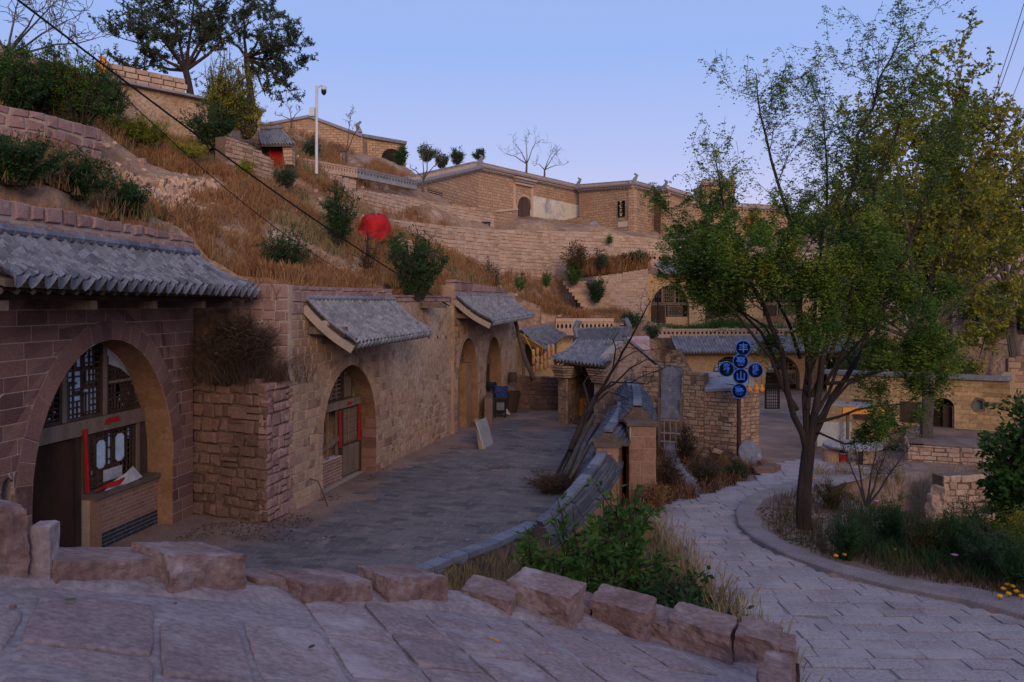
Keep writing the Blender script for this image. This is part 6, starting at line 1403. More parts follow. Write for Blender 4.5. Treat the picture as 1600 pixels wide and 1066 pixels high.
wbar('door_leaf', YW, dc-.02, wx1-.03, dz0, dz1-.3, -.3, -.22, WOOD_DK, yh); wbar('door_post', YW, wx1-.06, wx1, dz0, dz1-.3, -.22, -.05, WOOD, yh)
GLASS = mat('dusty_glass', [(.10, .13, .12), (.17, .2, .18)], 3, 12, .05, rand=0, rough=.25, spec=.5); panel('window_pane', YW, [(lerp(dc, a, 1), t) for a, t in pg], -.1, .04, GLASS, yh)
g = Geo(); pg2 = pg+[pg[0]]
for i in range(5): g.beam(YW.p(*pg2[i], .0), YW.p(*pg2[i+1], .0), .05, .09)
g.out('window_frame', WOOD, yh); Geo().beam(YW.p(-.1, YH+.06, -.2), YW.p(YW.L+.05, YH+.06, -.2), .75, .14).out('coping', TILE_FAR, yh)
YE = Wall(XY(1578, 29.4), XY(1592, 36), -5.6, face=(30, 30)); uvquad('side_wall', [YE.p(0, 0), YE.p(YE.L, 0), YE.p(YE.L, YH), YE.p(0, YH)], YBRICK, yh, .4)
for k in range(2): wbar('side_window', YW, 1.0+k*1.7, 1.7+k*1.7, .9, 1.7, -.02, .05, WOOD_DK, yh)
rubble_wall('platform_wall', [XY(1414, 28.3), XY(1418, 26.6), XY(1500, 26.0), XY(1600, 25.4)], [-4.78]*4, [-5.7]*4, TANSTONE, 'low stone platform wall before the arched door of the yellow house', ch=(.12, .18), ln=(.3, .5), each=True, limit=120)
pf = [XY(1414, 28.3), XY(1418, 26.6), XY(1500, 26.0), XY(1640, 25.4), XY(1640, 31.5), XY(1420, 31.8)]
tag(block('platform', pf, -5.8, -4.82, DIRT, None, kind='structure'))
rubble_wall('side_wall', [XY(1575, 33), XY(1700, 32)], [HY(560, 33), HY(540, 32)], [-5.7]*2, MIXED, 'brown stone wall right of the yellow brick house', ch=(.2, .3), ln=(.4, .7), each=True, limit=60)
segwall('retaining_wall', [(1474, 744, 806, 21.8), (1540, 742, 808, 21.9), (1600, 742, 808, 22.0), (1700, 744, 808, 22.2)], TANSTONE, 'loosely stacked tan stone retaining wall behind the flower bed at the right', .8, (.12, .2), (.2, .42), jit=.02, relief=(0, .06), bev=.02, each=True, limit=160)
for k, (x, y, s) in enumerate([(1466, 800, .5), (1458, 812, .35), (1472, 770, .45), (1464, 782, .4)]):
    tag(rock('boulder', V(x, y, 22.0)-Vector((0, 0, .15)), (s, s*.9, s*.8), k, 300+k, m=TANSTONE, n=6, amp=.35), label=['large', 'smallest', 'topmost', 'second highest'][k]+' boulder at the left end of the retaining wall behind the flower bed', cat='boulder', group='boulders ending the retaining wall')
# round stone table, stools, red bucket, pots and blue-white stall
p = G(1332, 722); tb = thing('stone_table', p, 'round stone table with a rough block leg near the big tree trunk', 'table')
Geo().lathe([(.86, .50), (.92, .52), (.92, .58), (.88, .60)], p, 28).out('tabletop', LANE, tb); Geo().box(p+Vector((.42, -.1, .25)), (.4, .4, .5)).out('leg', TANSTONE, tb); Geo().box(p+Vector((-.45, .25, .25)), (.36, .36, .5)).out('leg', TANSTONE, tb)
p = G(1298, 721); s_ = thing('stump_stool', p, 'thick tree-stump stool at the left of the round stone table', 'stool'); Geo().lathe([(.26, 0), (.28, .2), (.27, .42)], p, 14).out('stump', MIXED, s_); Geo().lathe([(.30, .42), (.31, .47), (.29, .50)], p, 14).out('seat', TANSTONE, s_)
p = G(1316, 722); bk = thing('bucket', p, 'red bucket with a white rim standing between stool and table', 'bucket'); g = Geo(); g.lathe([(.13, 0), (.17, .30)], p, 14); g.out('body', RED, bk); Geo().lathe([(.175, .28), (.18, .33), (.15, .33), (.13, .1)], p, 14).out('rim', PAPER_W, bk)
for x, l in ((1357, 'first'), (1376, 'middle'), (1392, 'right')):
    p = G(x, 700); tag(Geo().lathe([(.22, 0), (.3, .2), (.28, .5), (.2, .56), (.16, .55), (.1, .2)], p, 14).out('clay_pot', [YBRICK, LANE, FIELD][['first', 'middle', 'right'].index(l)], smooth=True), label={'first': 'yellowish clay pot, leftmost of the row before the yellow wall', 'middle': 'grey clay pot in the middle of the row before the yellow wall', 'right': 'brown clay pot, rightmost of the row before the yellow wall'}[l], cat='pot')
p = G(1312, 702); st2 = thing('market_stall', p, 'small stall with white and blue cloth sides and an orange fringed roof under the tree', 'stall')
BLU = mat('blue_plastic', [(.04, .12, .42), (.06, .16, .5)], 3, 12, .1, rand=0)
Geo().box(p+Vector((-.2, .3, .5)), (1.5, .05, .9)).out('white_side', PAPER_W, st2); Geo().box(p+Vector((-.85, .26, .5)), (.2, .06, 1.0)).out('blue_edge', BLU, st2)
Geo().tube([p+Vector((.25, -.1, 0)), p+Vector((.25, -.1, 1.75))], .06, 8).out('post', WOOD, st2); Geo().tube([p+Vector((-.9, -.1, 0)), p+Vector((-.9, -.1, 1.6))], .05, 8).out('post', WOOD, st2)
Geo().box(p+Vector((.3, .2, 1.62)), (2.0, 1.1, .08), Matrix.Rotation(.05, 3, 'Y')).out('roof', TILE_FAR, st2); Geo().box(p+Vector((.7, -.35, 1.45)), (1.5, .08, .24)).out('fringe', LAN, st2)

# ---- top left: walled house, small gate, camera pole, pierced parapet, hilltop house
tl = thing('hilltop_house', V(290, 200, 36), 'pale brick house with grey coping half hidden by trees at the upper left', 'house')
wX = hwall((150, 124, 215, 33), (290, 152, 212, 35.5), m=TANSTONE and PLASTER, parent=tl); wY = hwall((290, 152, 212, 35.5), (408, 176, 226, 38), m=PLASTER, parent=tl)
for w_ in (wX, wY):
    w = w_[0]; zz = lambda s: lerp(w_[1], w_[2], s/w.L); Geo().beam(w.p(-.1, w_[1]+.05, 0), w.p(w.L+.1, w_[2]+.05, 0), .7, .1).out('coping', TILE_FAR, tl)
    n = int(w.L/.5)
    if w_ is wX:
        for r in range(3):
            for i in range(n): s = (i+.5)*w.L/n+(.1 if r % 2 else 0); Geo().box(w.p(s, zz(s)+.22+r*.24, -.15), (w.L/n*.9, .3, .2), w.M(0, 0).to_3x3()).out('parapet_block', TANSTONE, tl)
masonry(wY[0], [[(a, t+lerp(HY(212, 35.5), HY(226, 38), a/wY[0].L)) for a, t in q] for q in courses(wY[0], 1.5, (.18, .24), (.35, .5), .02, rnd)], [], TANSTONE, tl, each=False, rnd=rnd)
p = V(161, 100, 33); tag(Geo().tube([p-Vector((0, 0, .45)), p, p+Vector((0, 0, .3))], [.14, .2, .1], 10).out('chimney_pot', LAN), label='orange clay chimney pot on the corner of the upper left house', cat='chimney pot')
ga = thing('gate', V(436, 262, 36.5), 'small roofed gate with red doors at the top of the left slope', 'gate')
tile_roof(ga, V(404, 205, 38), V(442, 203, 38), V(408, 224, 36), V(461, 224, 36), 12, 7, TILE_FAR, each=True, sag=.06, rnd=rnd); tile_row(ga, V(404, 201, 38), V(442, 199, 38), .08, 8, TILE_FAR, rnd=rnd)
Geo().box(V(430, 246, 36.8), (.62, .08, 1.0)).out('door', RED, ga); Geo().box(V(428, 243, 37.2), (1.1, .08, 1.4)).out('doorway', WOOD_DK, ga)
for k in range(6): Geo().box(V(453-k*.5, 256-k*6, 36.4), (.34+k*.02, .5, .15)).out('pillar_stone', TANSTONE, ga)
Geo().box(V(441, 245, 37), (.35, .4, 1.4)).out('gate_pier', CLAY, ga); Geo().box(V(432, 231, 36.4), (1.4, .1, .12)).out('lintel', WOOD_DK, ga)
cp = thing('camera_pole', V(494, 256, 38), 'tall white pole with a dome camera and a box near its top', 'camera pole'); p = V(494.5, 262, 38); q = V(495, 134, 38)
Geo().tube([p-Vector((0, 0, .3)), q], [.075, .06], 10).out('pole', METAL_W, cp); Geo().tube([q-Vector((0, 0, .12)), q+Vector((.22, -.05, 0)), q+Vector((.38, -.1, -.04))], .03, 8).out('arm', METAL_W, cp)
c = q+Vector((.36, -.1, -.18)); cc = Geo().lathe([(.06, .14), (.13, .10), (.14, -.04), (.12, -.06)], c, 12).out('camera_housing', METAL_W, cp); Geo().lathe([(.12, -.06), (.13, -.14), (.10, -.24), (.04, -.30)], c, 12).out('camera_dome', BLACK, cc)
Geo().box(V(488, 175, 38.1), (.24, .2, .42)).out('control_box', METAL_W, cp)
pierced('pierced_parapet', XY(455, 40.5), XY(556, 44), HY(264, 41), .55, 22, TANSTONE, None, 'pierced brick parapet stepping down behind the white camera pole', th=.2)
pierced('pierced_parapet', XY(556, 46), XY(650, 51), HY(282, 47), .6, 20, TILE_FAR, None, 'second pierced brick parapet between the camera pole and the mansion', th=.2)
segwall('terrace_wall', [(455, 262, 285, 40), (500, 266, 292, 41), (556, 282, 300, 43.6)], TANSTONE, 'pale terrace wall under the pierced parapet by the camera pole', .8, (.18, .24), (.35, .6), back=MORTAR, cat='terrace wall')
hh = thing('hilltop_house', V(500, 250, 74), 'tan gabled house with weeds along its roofline on the hill crest', 'house')
P_ = [V(412, 240, 74), V(568, 262, 74), V(566, 214, 74), V(484, 184, 74), V(420, 196, 74)]; uvquad('gable', P_, TANBRICK, hh, 4)
w = hwall((552, 212, 262, 76), (634, 226, 285, 78), parent=hh, m=TANBRICK); Geo().beam(w[0].p(0, w[1]+.1, 0), w[0].p(w[0].L, w[2]+.1, 0), .8, .3).out('coping', TILE_FAR, hh)
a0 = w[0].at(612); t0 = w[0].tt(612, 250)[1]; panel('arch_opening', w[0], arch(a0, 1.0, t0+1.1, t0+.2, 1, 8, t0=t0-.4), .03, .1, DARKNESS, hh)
for a, b in ((3, 2), (4, 3)): Geo().beam(P_[a]+Vector((0, 0, .1)), P_[b]+Vector((0, 0, .1)), .5, .25).out('verge', TILE_FAR, hh)
Geo().tube([V(562, 208, 74), V(558, 195, 74), V(564, 190, 74)], [.3, .2, .12], 6).out('ridge_ornament', TILE_FAR, hh)
# red tarpaulin on the slope
p = HP(583, 374, 28); Yt = p.y-.5; c = V(583, 376, Yt); g = Geo(); rx, rz, ry = 25/F*Yt, 46/F*Yt, .8; c.z -= .12; na, nb_ = 26, 12
for j in range(nb_+1):
    v = j/nb_
    for i in range(na):
        a = 2*math.pi*i/na; q = (1-max(0, v-.25)**2.4*1.55)**.5 if v < 1 else .12; fo = (1.12-.16*min(1, v*2.5))*(1+.10*math.sin(a*9+v*4)*(1-v*.6)+.05*math.sin(a*4+1.3)+n3(math.cos(a)*2, math.sin(a)*2+v*3, 1, 3)*.22); q = max(0, q)
        g.v.append(c+Vector((math.cos(a)*rx*q*fo+v*.12, math.sin(a)*ry*q*fo, rz*v*(1+.05*math.cos(a*2)))))
for j in range(nb_):
    for i in range(na): g.f.append((j*na+i, j*na+(i+1) % na, (j+1)*na+(i+1) % na, (j+1)*na+i))
g.f.append(tuple(nb_*na+i for i in range(na))); g.f.append(tuple(range(na))[::-1]); g.out('tarpaulin', RED_TARP, None, smooth=True, label='bright red tarpaulin bundled over something on the hillside', cat='tarpaulin')
# overhead cables
def cable(name, a, b, sag, r, m, label):
    P = [a.lerp(b, i/24)-Vector((0, 0, sag*math.sin(math.pi*i/24))) for i in range(25)]; tag(Geo().tube(P, r, 5).out(name, m), label=label, cat='cable')
cable('power_cable', V(20, -6, 14), V(702, 478, 27.2), .25, .022, CABLE, 'thick black cable running down across the left hillside')
cable('power_cable', V(150, 110, 18), V(600, 460, 26), .5, .012, CABLE, 'thin black cable sagging just below the thick one')
cable('power_cable', V(690, 474, 27.3), V(735, 476, 28.6), .02, .03, CABLE, 'short black cable at the wall top between second and third houses')
cable('power_cable', V(1602, 0, 60), V(1536, 200, 64), .1, .030, CABLE_F, 'leftmost of three faint cables at the upper right')
cable('power_cable', V(1608, 10, 60), V(1540, 200, 64), .1, .030, CABLE_F, 'middle one of three faint cables at the upper right')
cable('power_cable', V(1604, 95, 60), V(1543, 250, 64), .1, .025, CABLE_F, 'rightmost and lowest of three faint cables at the upper right')
# ---------------------------------------------------------------- vegetation
rng = np.random.default_rng(7); rnd = random.Random(41)
def hill_many(X, Y):
    k = np.sqrt((hp[None, :, 0]-X[:, None])**2+(hp[None, :, 1]-Y[:, None])**2+.3); z = k @ cf[:HN]+cf[HN]+cf[HN+1]*X+cf[HN+2]*Y
    return np.array([zz+n3(x, y, .22)*.45+n3(x, y, .7, 2)*.22+abs(n3(x, y, 1.6, 4))*.24-abs(n3(x, y, .45, 6))*.35 for x, y, zz in zip(X, Y, z)])
BARE = [[(330, 352), (420, 350), (600, 440), (560, 445), (420, 395), (350, 420)], [(180, 275), (345, 280), (345, 335), (200, 330)]]
GR = [[(-100, 100), (200, 200), (420, 260), (420, 460), (-100, 460)], [(-100, 300), (430, 250), (560, 300), (690, 350), (780, 395), (1010, 430), (1010, 520), (720, 480), (290, 460), (-100, 330)], [(-100, 80), (420, 180), (660, 265), (640, 300), (430, 285), (-100, 240)], [(860, 385), (1012, 385), (1012, 440), (860, 440)], [(120, 200), (460, 250), (560, 400), (700, 440), (700, 480), (280, 460), (120, 320)], [(-200, 220), (200, 220), (300, 400), (-200, 320)]]
P_r, P_t, P_g = [], [], []
X = rng.uniform(-24, 13, 60000); Yv = rng.uniform(12, 58, 60000)
ok = np.array([not inpoly(x, y, LOW) and -60 < 800+x/y*F < 1100 for x, y in zip(X, Yv)]); X, Yv = X[ok], Yv[ok]; Z = hill_many(X, Yv)
for x, y, z in zip(X, Yv, Z):
    u = 800+x/y*F, HZ-z/y*F; dens = n3(x, y, .35, 11)+.35*n3(x, y, 1.3, 12)
    if not any(inpoly(*u, g_) for g_ in GR): continue
    if any(inpoly(*u, b_) for b_ in BARE) and dens < .25: continue
    if dens < -.2: continue
    if rnd.random() > min(1, .35+14/y): continue
    sp = n3(x, y, .22, 20); (P_r if sp > -.2 and u[0] < 980 else P_t).append((x, y, z))
    if sp < -.2 and rnd.random() < .25: P_g.append((x, y, z))
def tufts(P, k, r): P = np.repeat(np.array(P), k, 0); P[:, :2] += rng.normal(0, r, (len(P), 2)); return P
blades('rust_grass', tufts(P_r, 8, .10), .48, .022, STRAW, None, rng, .5, loc=Vector((-5, 30, 0)), head=1.2, kind='stuff')
blades('tan_grass', tufts(P_t, 8, .10), .42, .020, STRAW_T, None, rng, .5, loc=Vector((-5, 30, 0)), head=1.0, kind='stuff')
blades('green_grass', tufts(P_g, 8, .12), .32, .025, LEAF_M, None, rng, .6, loc=Vector((-5, 30, 0)), kind='stuff')
print('tufts', len(P_r), len(P_t), len(P_g))
wp, wd_ = [], []
for x, y, z in rnd.sample(P_r+P_t, 620):
    hh_ = rnd.uniform(.25, .75); r_ = rnd.uniform(.15, .45)
    for _ in range(46): q = rnd.random(); wp.append((x+rnd.gauss(0, r_*(.4+q)), y+rnd.gauss(0, r_*(.4+q)), z+q*hh_)); wd_.append((rnd.gauss(0, .5), rnd.gauss(0, .5), 1))
h_ = len(wp)//2; leaves('hill_weeds', wp[:h_], wd_[:h_], .13, .022, LEAF_B, None, rng, 0, loc=Vector((-5, 30, 0)), kind='stuff'); leaves('hill_weeds', wp[h_:], wd_[h_:], .12, .03, LEAF_G, None, rng, 0, loc=Vector((-5, 30, 0)), kind='stuff')
rp_ = Geo()
for x, y, z in [(p[0], p[1], hill_z(p[0], p[1])) for p in [(rnd.uniform(-22, 10), rnd.uniform(13, 50)) for _ in range(1500)] if not inpoly(p[0], p[1], LOW)]:
    s_ = rnd.uniform(.06, .2); rp_.box((x, y, z), (s_*1.4, s_, s_*.8), Matrix.Rotation(rnd.random()*3, 3, 'Z') @ Matrix.Rotation(rnd.uniform(-.5, .5), 3, 'X'))
rp_.out('loose_stones', TANSTONE, None, kind='stuff')
# grass overhanging behind the parapet tops
ed = []
for k in range(900):
    w, sm_, tp = [(W1, W1.L, 6.1), (W2, W2.L, 4.9), (W25, W25.L, 4.8), (W3, 7.5, 5.15)][k % 4]; s = rnd.uniform(-.3, sm_); d = -rnd.uniform(.35, 1.2); p = w.p(s, tp, d); z = max(p.z-.25, hill_z(p.x, p.y) if not inpoly(p.x, p.y, LOW) else -9); ed.append((p.x, p.y, z))
blades('edge_grass', tufts(ed, 7, .08), .42, .016, STRAW, None, rng, .6, loc=Vector((-5, 20, 0)), head=1.1, kind='stuff')
# earth fill between parapet and hill so nothing gapes
for w, sm_, tp in ((W1, W1.L, 5.9), (W2, W2.L, 4.7), (W25, W25.L, 4.5), (W3, 7.9, 4.9)):
    A, B = w.p(-.3, 0, -1.08), w.p(sm_, 0, -1.08); C2, D2_ = w.p(sm_+.3, 0, -2.6), w.p(-.3, 0, -2.6); z1 = w.z+tp
    block('earth_fill', [A[:2], B[:2], C2[:2], D2_[:2]], -5.5, z1, HILLM, None, kind='structure')

def B_(px, base, top, hw, m, label, Y=None, k=1.0, cat='bush', group=None, name='bush', **kw):
    p = HP(px, base, 12.2) if Y is None else V(px, base, Y); Y_ = p.y; h = (base-top)/F*Y_; sp = hw/F*Y_
    a = dict(nst=26, per=26, ll=.10*k, lw=.035*k, seed=int(px*3+base)); a.update(kw); return bush(name, p, h*.95, sp, m, label, cat, group, **a)
B_(445, 438, 338, 44, LEAF_D, 'dark green bush above the second house parapet', Y=21.5, nst=48, per=40, k=.9)
B_(530, 378, 270, 30, LEAF_D, 'upright dark green bush high on the slope left of the red tarpaulin', Y=27, nst=42, per=40, k=1.1)
B_(650, 466, 348, 50, LEAF_D, 'largest green bush, leafy and upright, above the plastered wall', Y=24.5, nst=60, per=46, k=1.1, upright=1)
B_(618, 400, 360, 22, LEAF_M, 'lighter green bush right below the red tarpaulin', Y=29, nst=22, per=24, k=1.1)
B_(576, 446, 345, 17, LEAF_B, 'thin reddish brown shrub in front of the red tarpaulin', Y=24, nst=16, per=24, k=.8)
B_(766, 462, 400, 22, LEAF_G, 'grey-green shrub left of the pale retaining wall', Y=36, nst=24, per=26, k=1.3)
B_(900, 432, 372, 22, LEAF_B, 'tall brownish shrub growing on the long retaining wall', Y=53.5, nst=34, per=34, k=1.9)
B_(897, 444, 412, 20, LEAF_M, 'bright green creeper at the foot of the brownish shrub', Y=53, nst=18, per=26, k=1.7)
B_(940, 418, 384, 11, LEAF_G, 'narrow grey-green shrub on the wall ledge', Y=53, nst=16, per=24, k=1.6)
B_(992, 412, 388, 24, LEAF_D, 'low dark green bush on top of the square wall block', Y=54, nst=26, per=26, k=1.8)
B_(932, 472, 424, 18, LEAF_D, 'dark ivy hanging over the steps beside the wall block', Y=52.6, nst=26, per=30, k=1.8)
B_(812, 454, 424, 10, LEAF_M, 'small pointed green shrub, left one below the long wall', Y=44, nst=12, per=20, k=1.4); B_(854, 447, 422, 9, LEAF_M, 'small pointed green shrub, right one below the long wall', Y=50, nst=12, per=20, k=1.5)
B_(952, 379, 364, 5, LEAF_M, 'tiny bright green plant on the face of the long retaining wall', Y=58.5, nst=8, per=16, k=1.8)
B_(986, 512, 484, 24, LEAF_D, 'dark green bush above the gable wall', Y=43, nst=24, per=26, k=1.6); B_(1020, 528, 500, 18, LEAF_G, 'grey-green bush beside the broken stepped wall', Y=43, nst=18, per=24, k=1.5)
B_(20, 312, 228, 78, LEAF_D, 'dark green bush at the left edge above the first parapet', Y=None, nst=60, per=46, k=.85); B_(120, 325, 240, 62, LEAF_D, 'dark green bush second from the left edge above the parapet', Y=None, nst=48, per=44, k=.85)
B_(190, 345, 278, 52, LEAF_D, 'low dark bush at the right end of the green mass above the first parapet', Y=None, nst=42, per=40, k=.85); B_(85, 290, 232, 60, LEAF_M, 'olive bush between the two dark bushes at far left', Y=None, nst=30, per=34, k=.85)
for i, (px, b, t, hw, m, l) in enumerate([(-10, 178, 40, 55, LEAF_M, 'leafy green thicket at the left edge below the bare branches'), (60, 186, 70, 50, LEAF_D, 'dark green thicket second from the left on the top terrace'), (125, 200, 62, 48, LEAF_M, 'tall green thicket left of the upper house'), (165, 205, 110, 30, LEAF_D, 'dark green shrub touching the upper house corner'), (95, 190, 90, 40, LEAF_Y, 'yellow-green sapling within the top terrace thicket'), (215, 240, 185, 40, LEAF_Y, 'olive shrub on the slope below the upper house'), (20, 180, 95, 46, LEAF_D, 'dark green bush low in the top left thicket')]):
    B_(px, b-6, t-10, hw*1.25, m, l, Y=None, nst=60, per=50, k=1.15, curve=-.1, lo=0)
B_(330, 232, 150, 48, LEAF_D, 'dark green shrub beneath the big tree in front of the upper house', Y=33, nst=50, per=44, k=1.3); B_(300, 245, 215, 40, LEAF_Y, 'low olive shrub left of the dark shrub below the upper house', Y=31, nst=26, per=28, k=1.1)
B_(352, 205, 68, 30, LEAF_Y, 'tall yellow-green cypress-like bush before the big tree', Y=34, nst=60, per=60, k=1.1, upright=1.6, curve=-.5, cat='conifer'); B_(385, 215, 95, 22, LEAF_Y, 'narrower yellow-green conifer at the right of the taller one', Y=34, nst=44, per=50, k=1.1, upright=1.5, curve=-.4, cat='conifer')
B_(447, 292, 256, 24, LEAF_G, 'grey-green shrub below the small red-doored gate', Y=32.5, nst=30, per=32, k=1.2); B_(382, 276, 244, 18, LEAF_Y, 'bright yellow-green shrub left of the small gate', Y=31, nst=24, per=30, k=1.1)
B_(486, 248, 206, 15, LEAF_G, 'upright grey-green shrub behind the white camera pole', Y=45, nst=24, per=30, k=1.6); B_(666, 252, 226, 18, LEAF_G, 'green shrub left of the mansion on the skyline', Y=70, nst=24, per=28, k=2.4); B_(627, 262, 226, 14, LEAF_D, 'dark green conifer by the small hilltop arch', Y=66, nst=24, per=30, k=2.2, upright=1.5)
for i, (px, b, t, hw) in enumerate([(713, 256, 228, 12), (749, 250, 232, 12), (690, 262, 236, 12)]): B_(px, b, t, hw, LEAF_G, ['middle', 'rightmost', 'leftmost'][i]+' of three small conifers peeping over the mansion roof', Y=74, nst=26, per=34, k=2.0, upright=1.5, lo=0, curve=-.3, group='small conifers behind the mansion', cat='conifer')
# dead clump on the buttress
bush('dead_bush', (-5.95, 17.12, -1.75), 1.55, .98, STRAW_D, 'large dead brown bush sprawling over the top of the dry-stone buttress', 'bush', None, nst=130, per=26, ll=.20, lw=.013, seed=9, sub=6, droop=.3, curve=.6, squash=.6, lo=.0)
dp_ = [(-5.95+rng.normal(0, .55), 17.0+rng.normal(0, .22), -1.72) for _ in range(170)]
blades('clump_grass', np.repeat(np.array(dp_), 9, 0)+rng.normal(0, .05, (170*9, 3))*np.array([1, 1, .3]), .7, .012, STRAW_D, None, rng, 1.3, kind='stuff')

# dry grass and leafy bush in the dip before the ramp, grass by the lane, bed
def gpts(n, poly, step=1, zoff=0.0):
    out = []; bx = [p[0] for p in poly]; by = [p[1] for p in poly]
    while len(out) < n:
        px, py = rnd.uniform(min(bx), max(bx)), rnd.uniform(min(by), max(by))
        if inpoly(px, py, poly): p = G(px, py); out.append((p.x, p.y, ground_z(p.x, p.y)+zoff))
    return out
dip = []
while len(dip) < 2600:
    x, y = rnd.uniform(-1.9, 3.0), rnd.uniform(7.5, 17)
    if inpoly(x, y, YPP) or inpoly(*pix(Vector((x, y, hl(y)))), LANEP): continue
    if n3(x, y, .8, 2) > -.35: dip.append((x, y, ground_z(x, y)))
blades('dry_dip_grass', tufts(dip[:1900], 7, .06), .62, .011, STRAW_T, None, rng, .5, loc=Vector((0, 12, -5)), head=1.6, kind='stuff'); blades('brown_dip_grass', tufts(dip[1900:], 7, .07), .5, .011, STRAW_D, None, rng, .6, loc=Vector((0, 12, -5)), kind='stuff')
bush('leafy_bush', (1.15, 11.3, -5.2), 2.7, 1.25, LEAF_M, 'leafy green bush in the foreground between the ramp parapet and the curved wall', 'bush', None, nst=44, per=40, ll=.14, lw=.062, seed=12, sub=5, droop=.25, curve=.3, lo=.3)
bush('leafy_bush', (2.35, 10.4, -4.9), 1.5, .75, LEAF_D, 'darker sprawling arm of leaves beside the lane at the foreground', 'bush', None, nst=36, per=36, ll=.12, lw=.055, seed=13, sub=5, droop=.35, curve=.5, lo=.2)
bush('leafy_bush', (1.35, 9.6, -5.1), 1.1, .4, LEAF_M, 'small bright green bush low behind the foreground parapet', 'bush', None, nst=18, per=26, ll=.08, lw=.035, seed=14, sub=3, lo=.2)
pathg = [(1000, 640), (1060, 650), (1100, 700), (1195, 735), (1110, 772), (1040, 790), (1000, 822), (985, 800), (990, 700)]
strip = [(1035, 690), (1052, 700), (1070, 735), (1108, 765), (1082, 772), (1050, 742), (1036, 715)]
pts = [q for q in gpts(1500, pathg) if not inpoly(*pix(Vector(q)), strip)]
blades('lane_side_grass', tufts(pts[:800], 7, .06), .36, .014, STRAW_D, None, rng, .7, loc=Vector((5, 20, -5)), kind='stuff'); blades('lane_side_straw', tufts(pts[800:], 7, .06), .34, .014, STRAW, None, rng, .7, loc=Vector((5, 20, -5)), head=1.3, kind='stuff')
for px, b, t, hw, m, l in [(1070, 722, 655, 22, STRAW_D, 'dead brown shrub beside the footpath below the garden gate'), (1045, 770, 700, 16, STRAW_D, 'dry shrub between pier and footpath'), (1100, 758, 705, 26, LEAF_B, 'brown-green shrub between the footpath and the rubble heap'), (1150, 748, 722, 26, LEAF_D, 'low dark green plants below the rubble heap'), (1025, 800, 745, 18, STRAW, 'rusty dry weeds at the foot of the brick pier'), (1075, 690, 652, 14, STRAW_D, 'small dead shrub next to the garden gate')]:
    p = G(px, b); bush('shrub', p, (b-t)/F*p.y, hw/F*p.y, m, l, 'shrub', None, nst=34, per=26, ll=.09, lw=.022, seed=int(px))
g = Geo(); ctr = [(1048, 690), (1056, 715), (1072, 742), (1098, 768)]
pp = [G(x, y) for x, y in ctr]; fine = [pp[i].lerp(pp[i+1], q/5) for i in range(3) for q in range(5)]+[pp[-1]]
for i, p in enumerate(fine):
    d = fine[min(i+1, len(fine)-1)]-fine[max(i-1, 0)]; nb = Vector((-d.y, d.x, 0)).normalized(); w_ = .22+.1*math.sin(i*1.3)
    for o_ in (-1, -.4, .4, 1): q = p+nb*o_*w_; g.v.append(Vector((q.x, q.y, ground_z(q.x, q.y)+(.03 if abs(o_) < 1 else -.02))))
for i in range(len(fine)-1):
    for j in range(3): a = i*4+j; g.f.append((a, a+1, a+5, a+4))
g.out('footpath', LANE, None, smooth=True, kind='structure')
# heap of brushwood in the yard
p = C(862, 770); bush('brushwood_heap', p, .55, .85, STRAW_D, 'heap of dry brushwood on the courtyard beside the leaning poles', 'brushwood', None, nst=80, per=26, ll=.12, lw=.012, seed=31, curve=1.2, squash=.8, droop=.4, lo=0)
# flower bed planting
bedpoly = [(1200, 790), (1260, 765), (1340, 760), (1500, 800), (1600, 830), (1600, 950), (1500, 925), (1400, 905), (1300, 880), (1220, 850)]
for i, (px, b, hpx, hw, m, l, k) in enumerate([(1322, 880, 85, 34, LEAF_D, 'dark green flowering plant nearest the kerb in the flower bed', .8), (1392, 858, 80, 42, LEAF_D, 'dark green bushy plants left of centre in the flower bed', .9), (1440, 880, 80, 36, LEAF_B, 'brownish feathery plants in the middle of the flower bed', .9), (1490, 885, 95, 46, LEAF_D, 'tall dark feathery plants right of centre in the flower bed', .9), (1545, 905, 90, 48, LEAF_G, 'grey-green feathery plants near the right end of the flower bed', .9), (1592, 930, 110, 44, LEAF_D, 'dark green plants at the right picture edge in the flower bed', .9), (1520, 870, 85, 50, LEAF_G, 'grey-green plants at the back of the flower bed', 1.0), (1300, 800, 50, 30, LEAF_B, 'brownish low plants just right of the big tree trunk', .9), (1590, 880, 90, 40, LEAF_Y, 'yellow-green plant under the leafy tree at the right edge', .9)]):
    p = G(px, b); p.z = ground_z(p.x, p.y); bush('bedding_plant', p, hpx/F*p.y, hw/F*p.y, m, l, 'plant', 'plants in the flower bed', nst=34, per=32, ll=.075*k, lw=.016*k, seed=200+i, sub=4, upright=1, stem=LEAF_D)
MAR = mat('marigold', [(.70, .24, .01), (.78, .36, .02)], 3, 12, 0, rand=.5); PINK = mat('pink_petal', [(.6, .16, .35), (.7, .3, .5)], 3, 12, 0, rand=.5)
fl = [(1310, 872), (1318, 876), (1326, 872), (1322, 868), (1305, 878), (1398, 868), (1566, 932), (1574, 940), (1580, 928), (1586, 936), (1594, 944), (1572, 925), (1560, 944), (1262, 748), (1272, 752), (1280, 757), (1268, 744), (1286, 760), (1256, 752)]
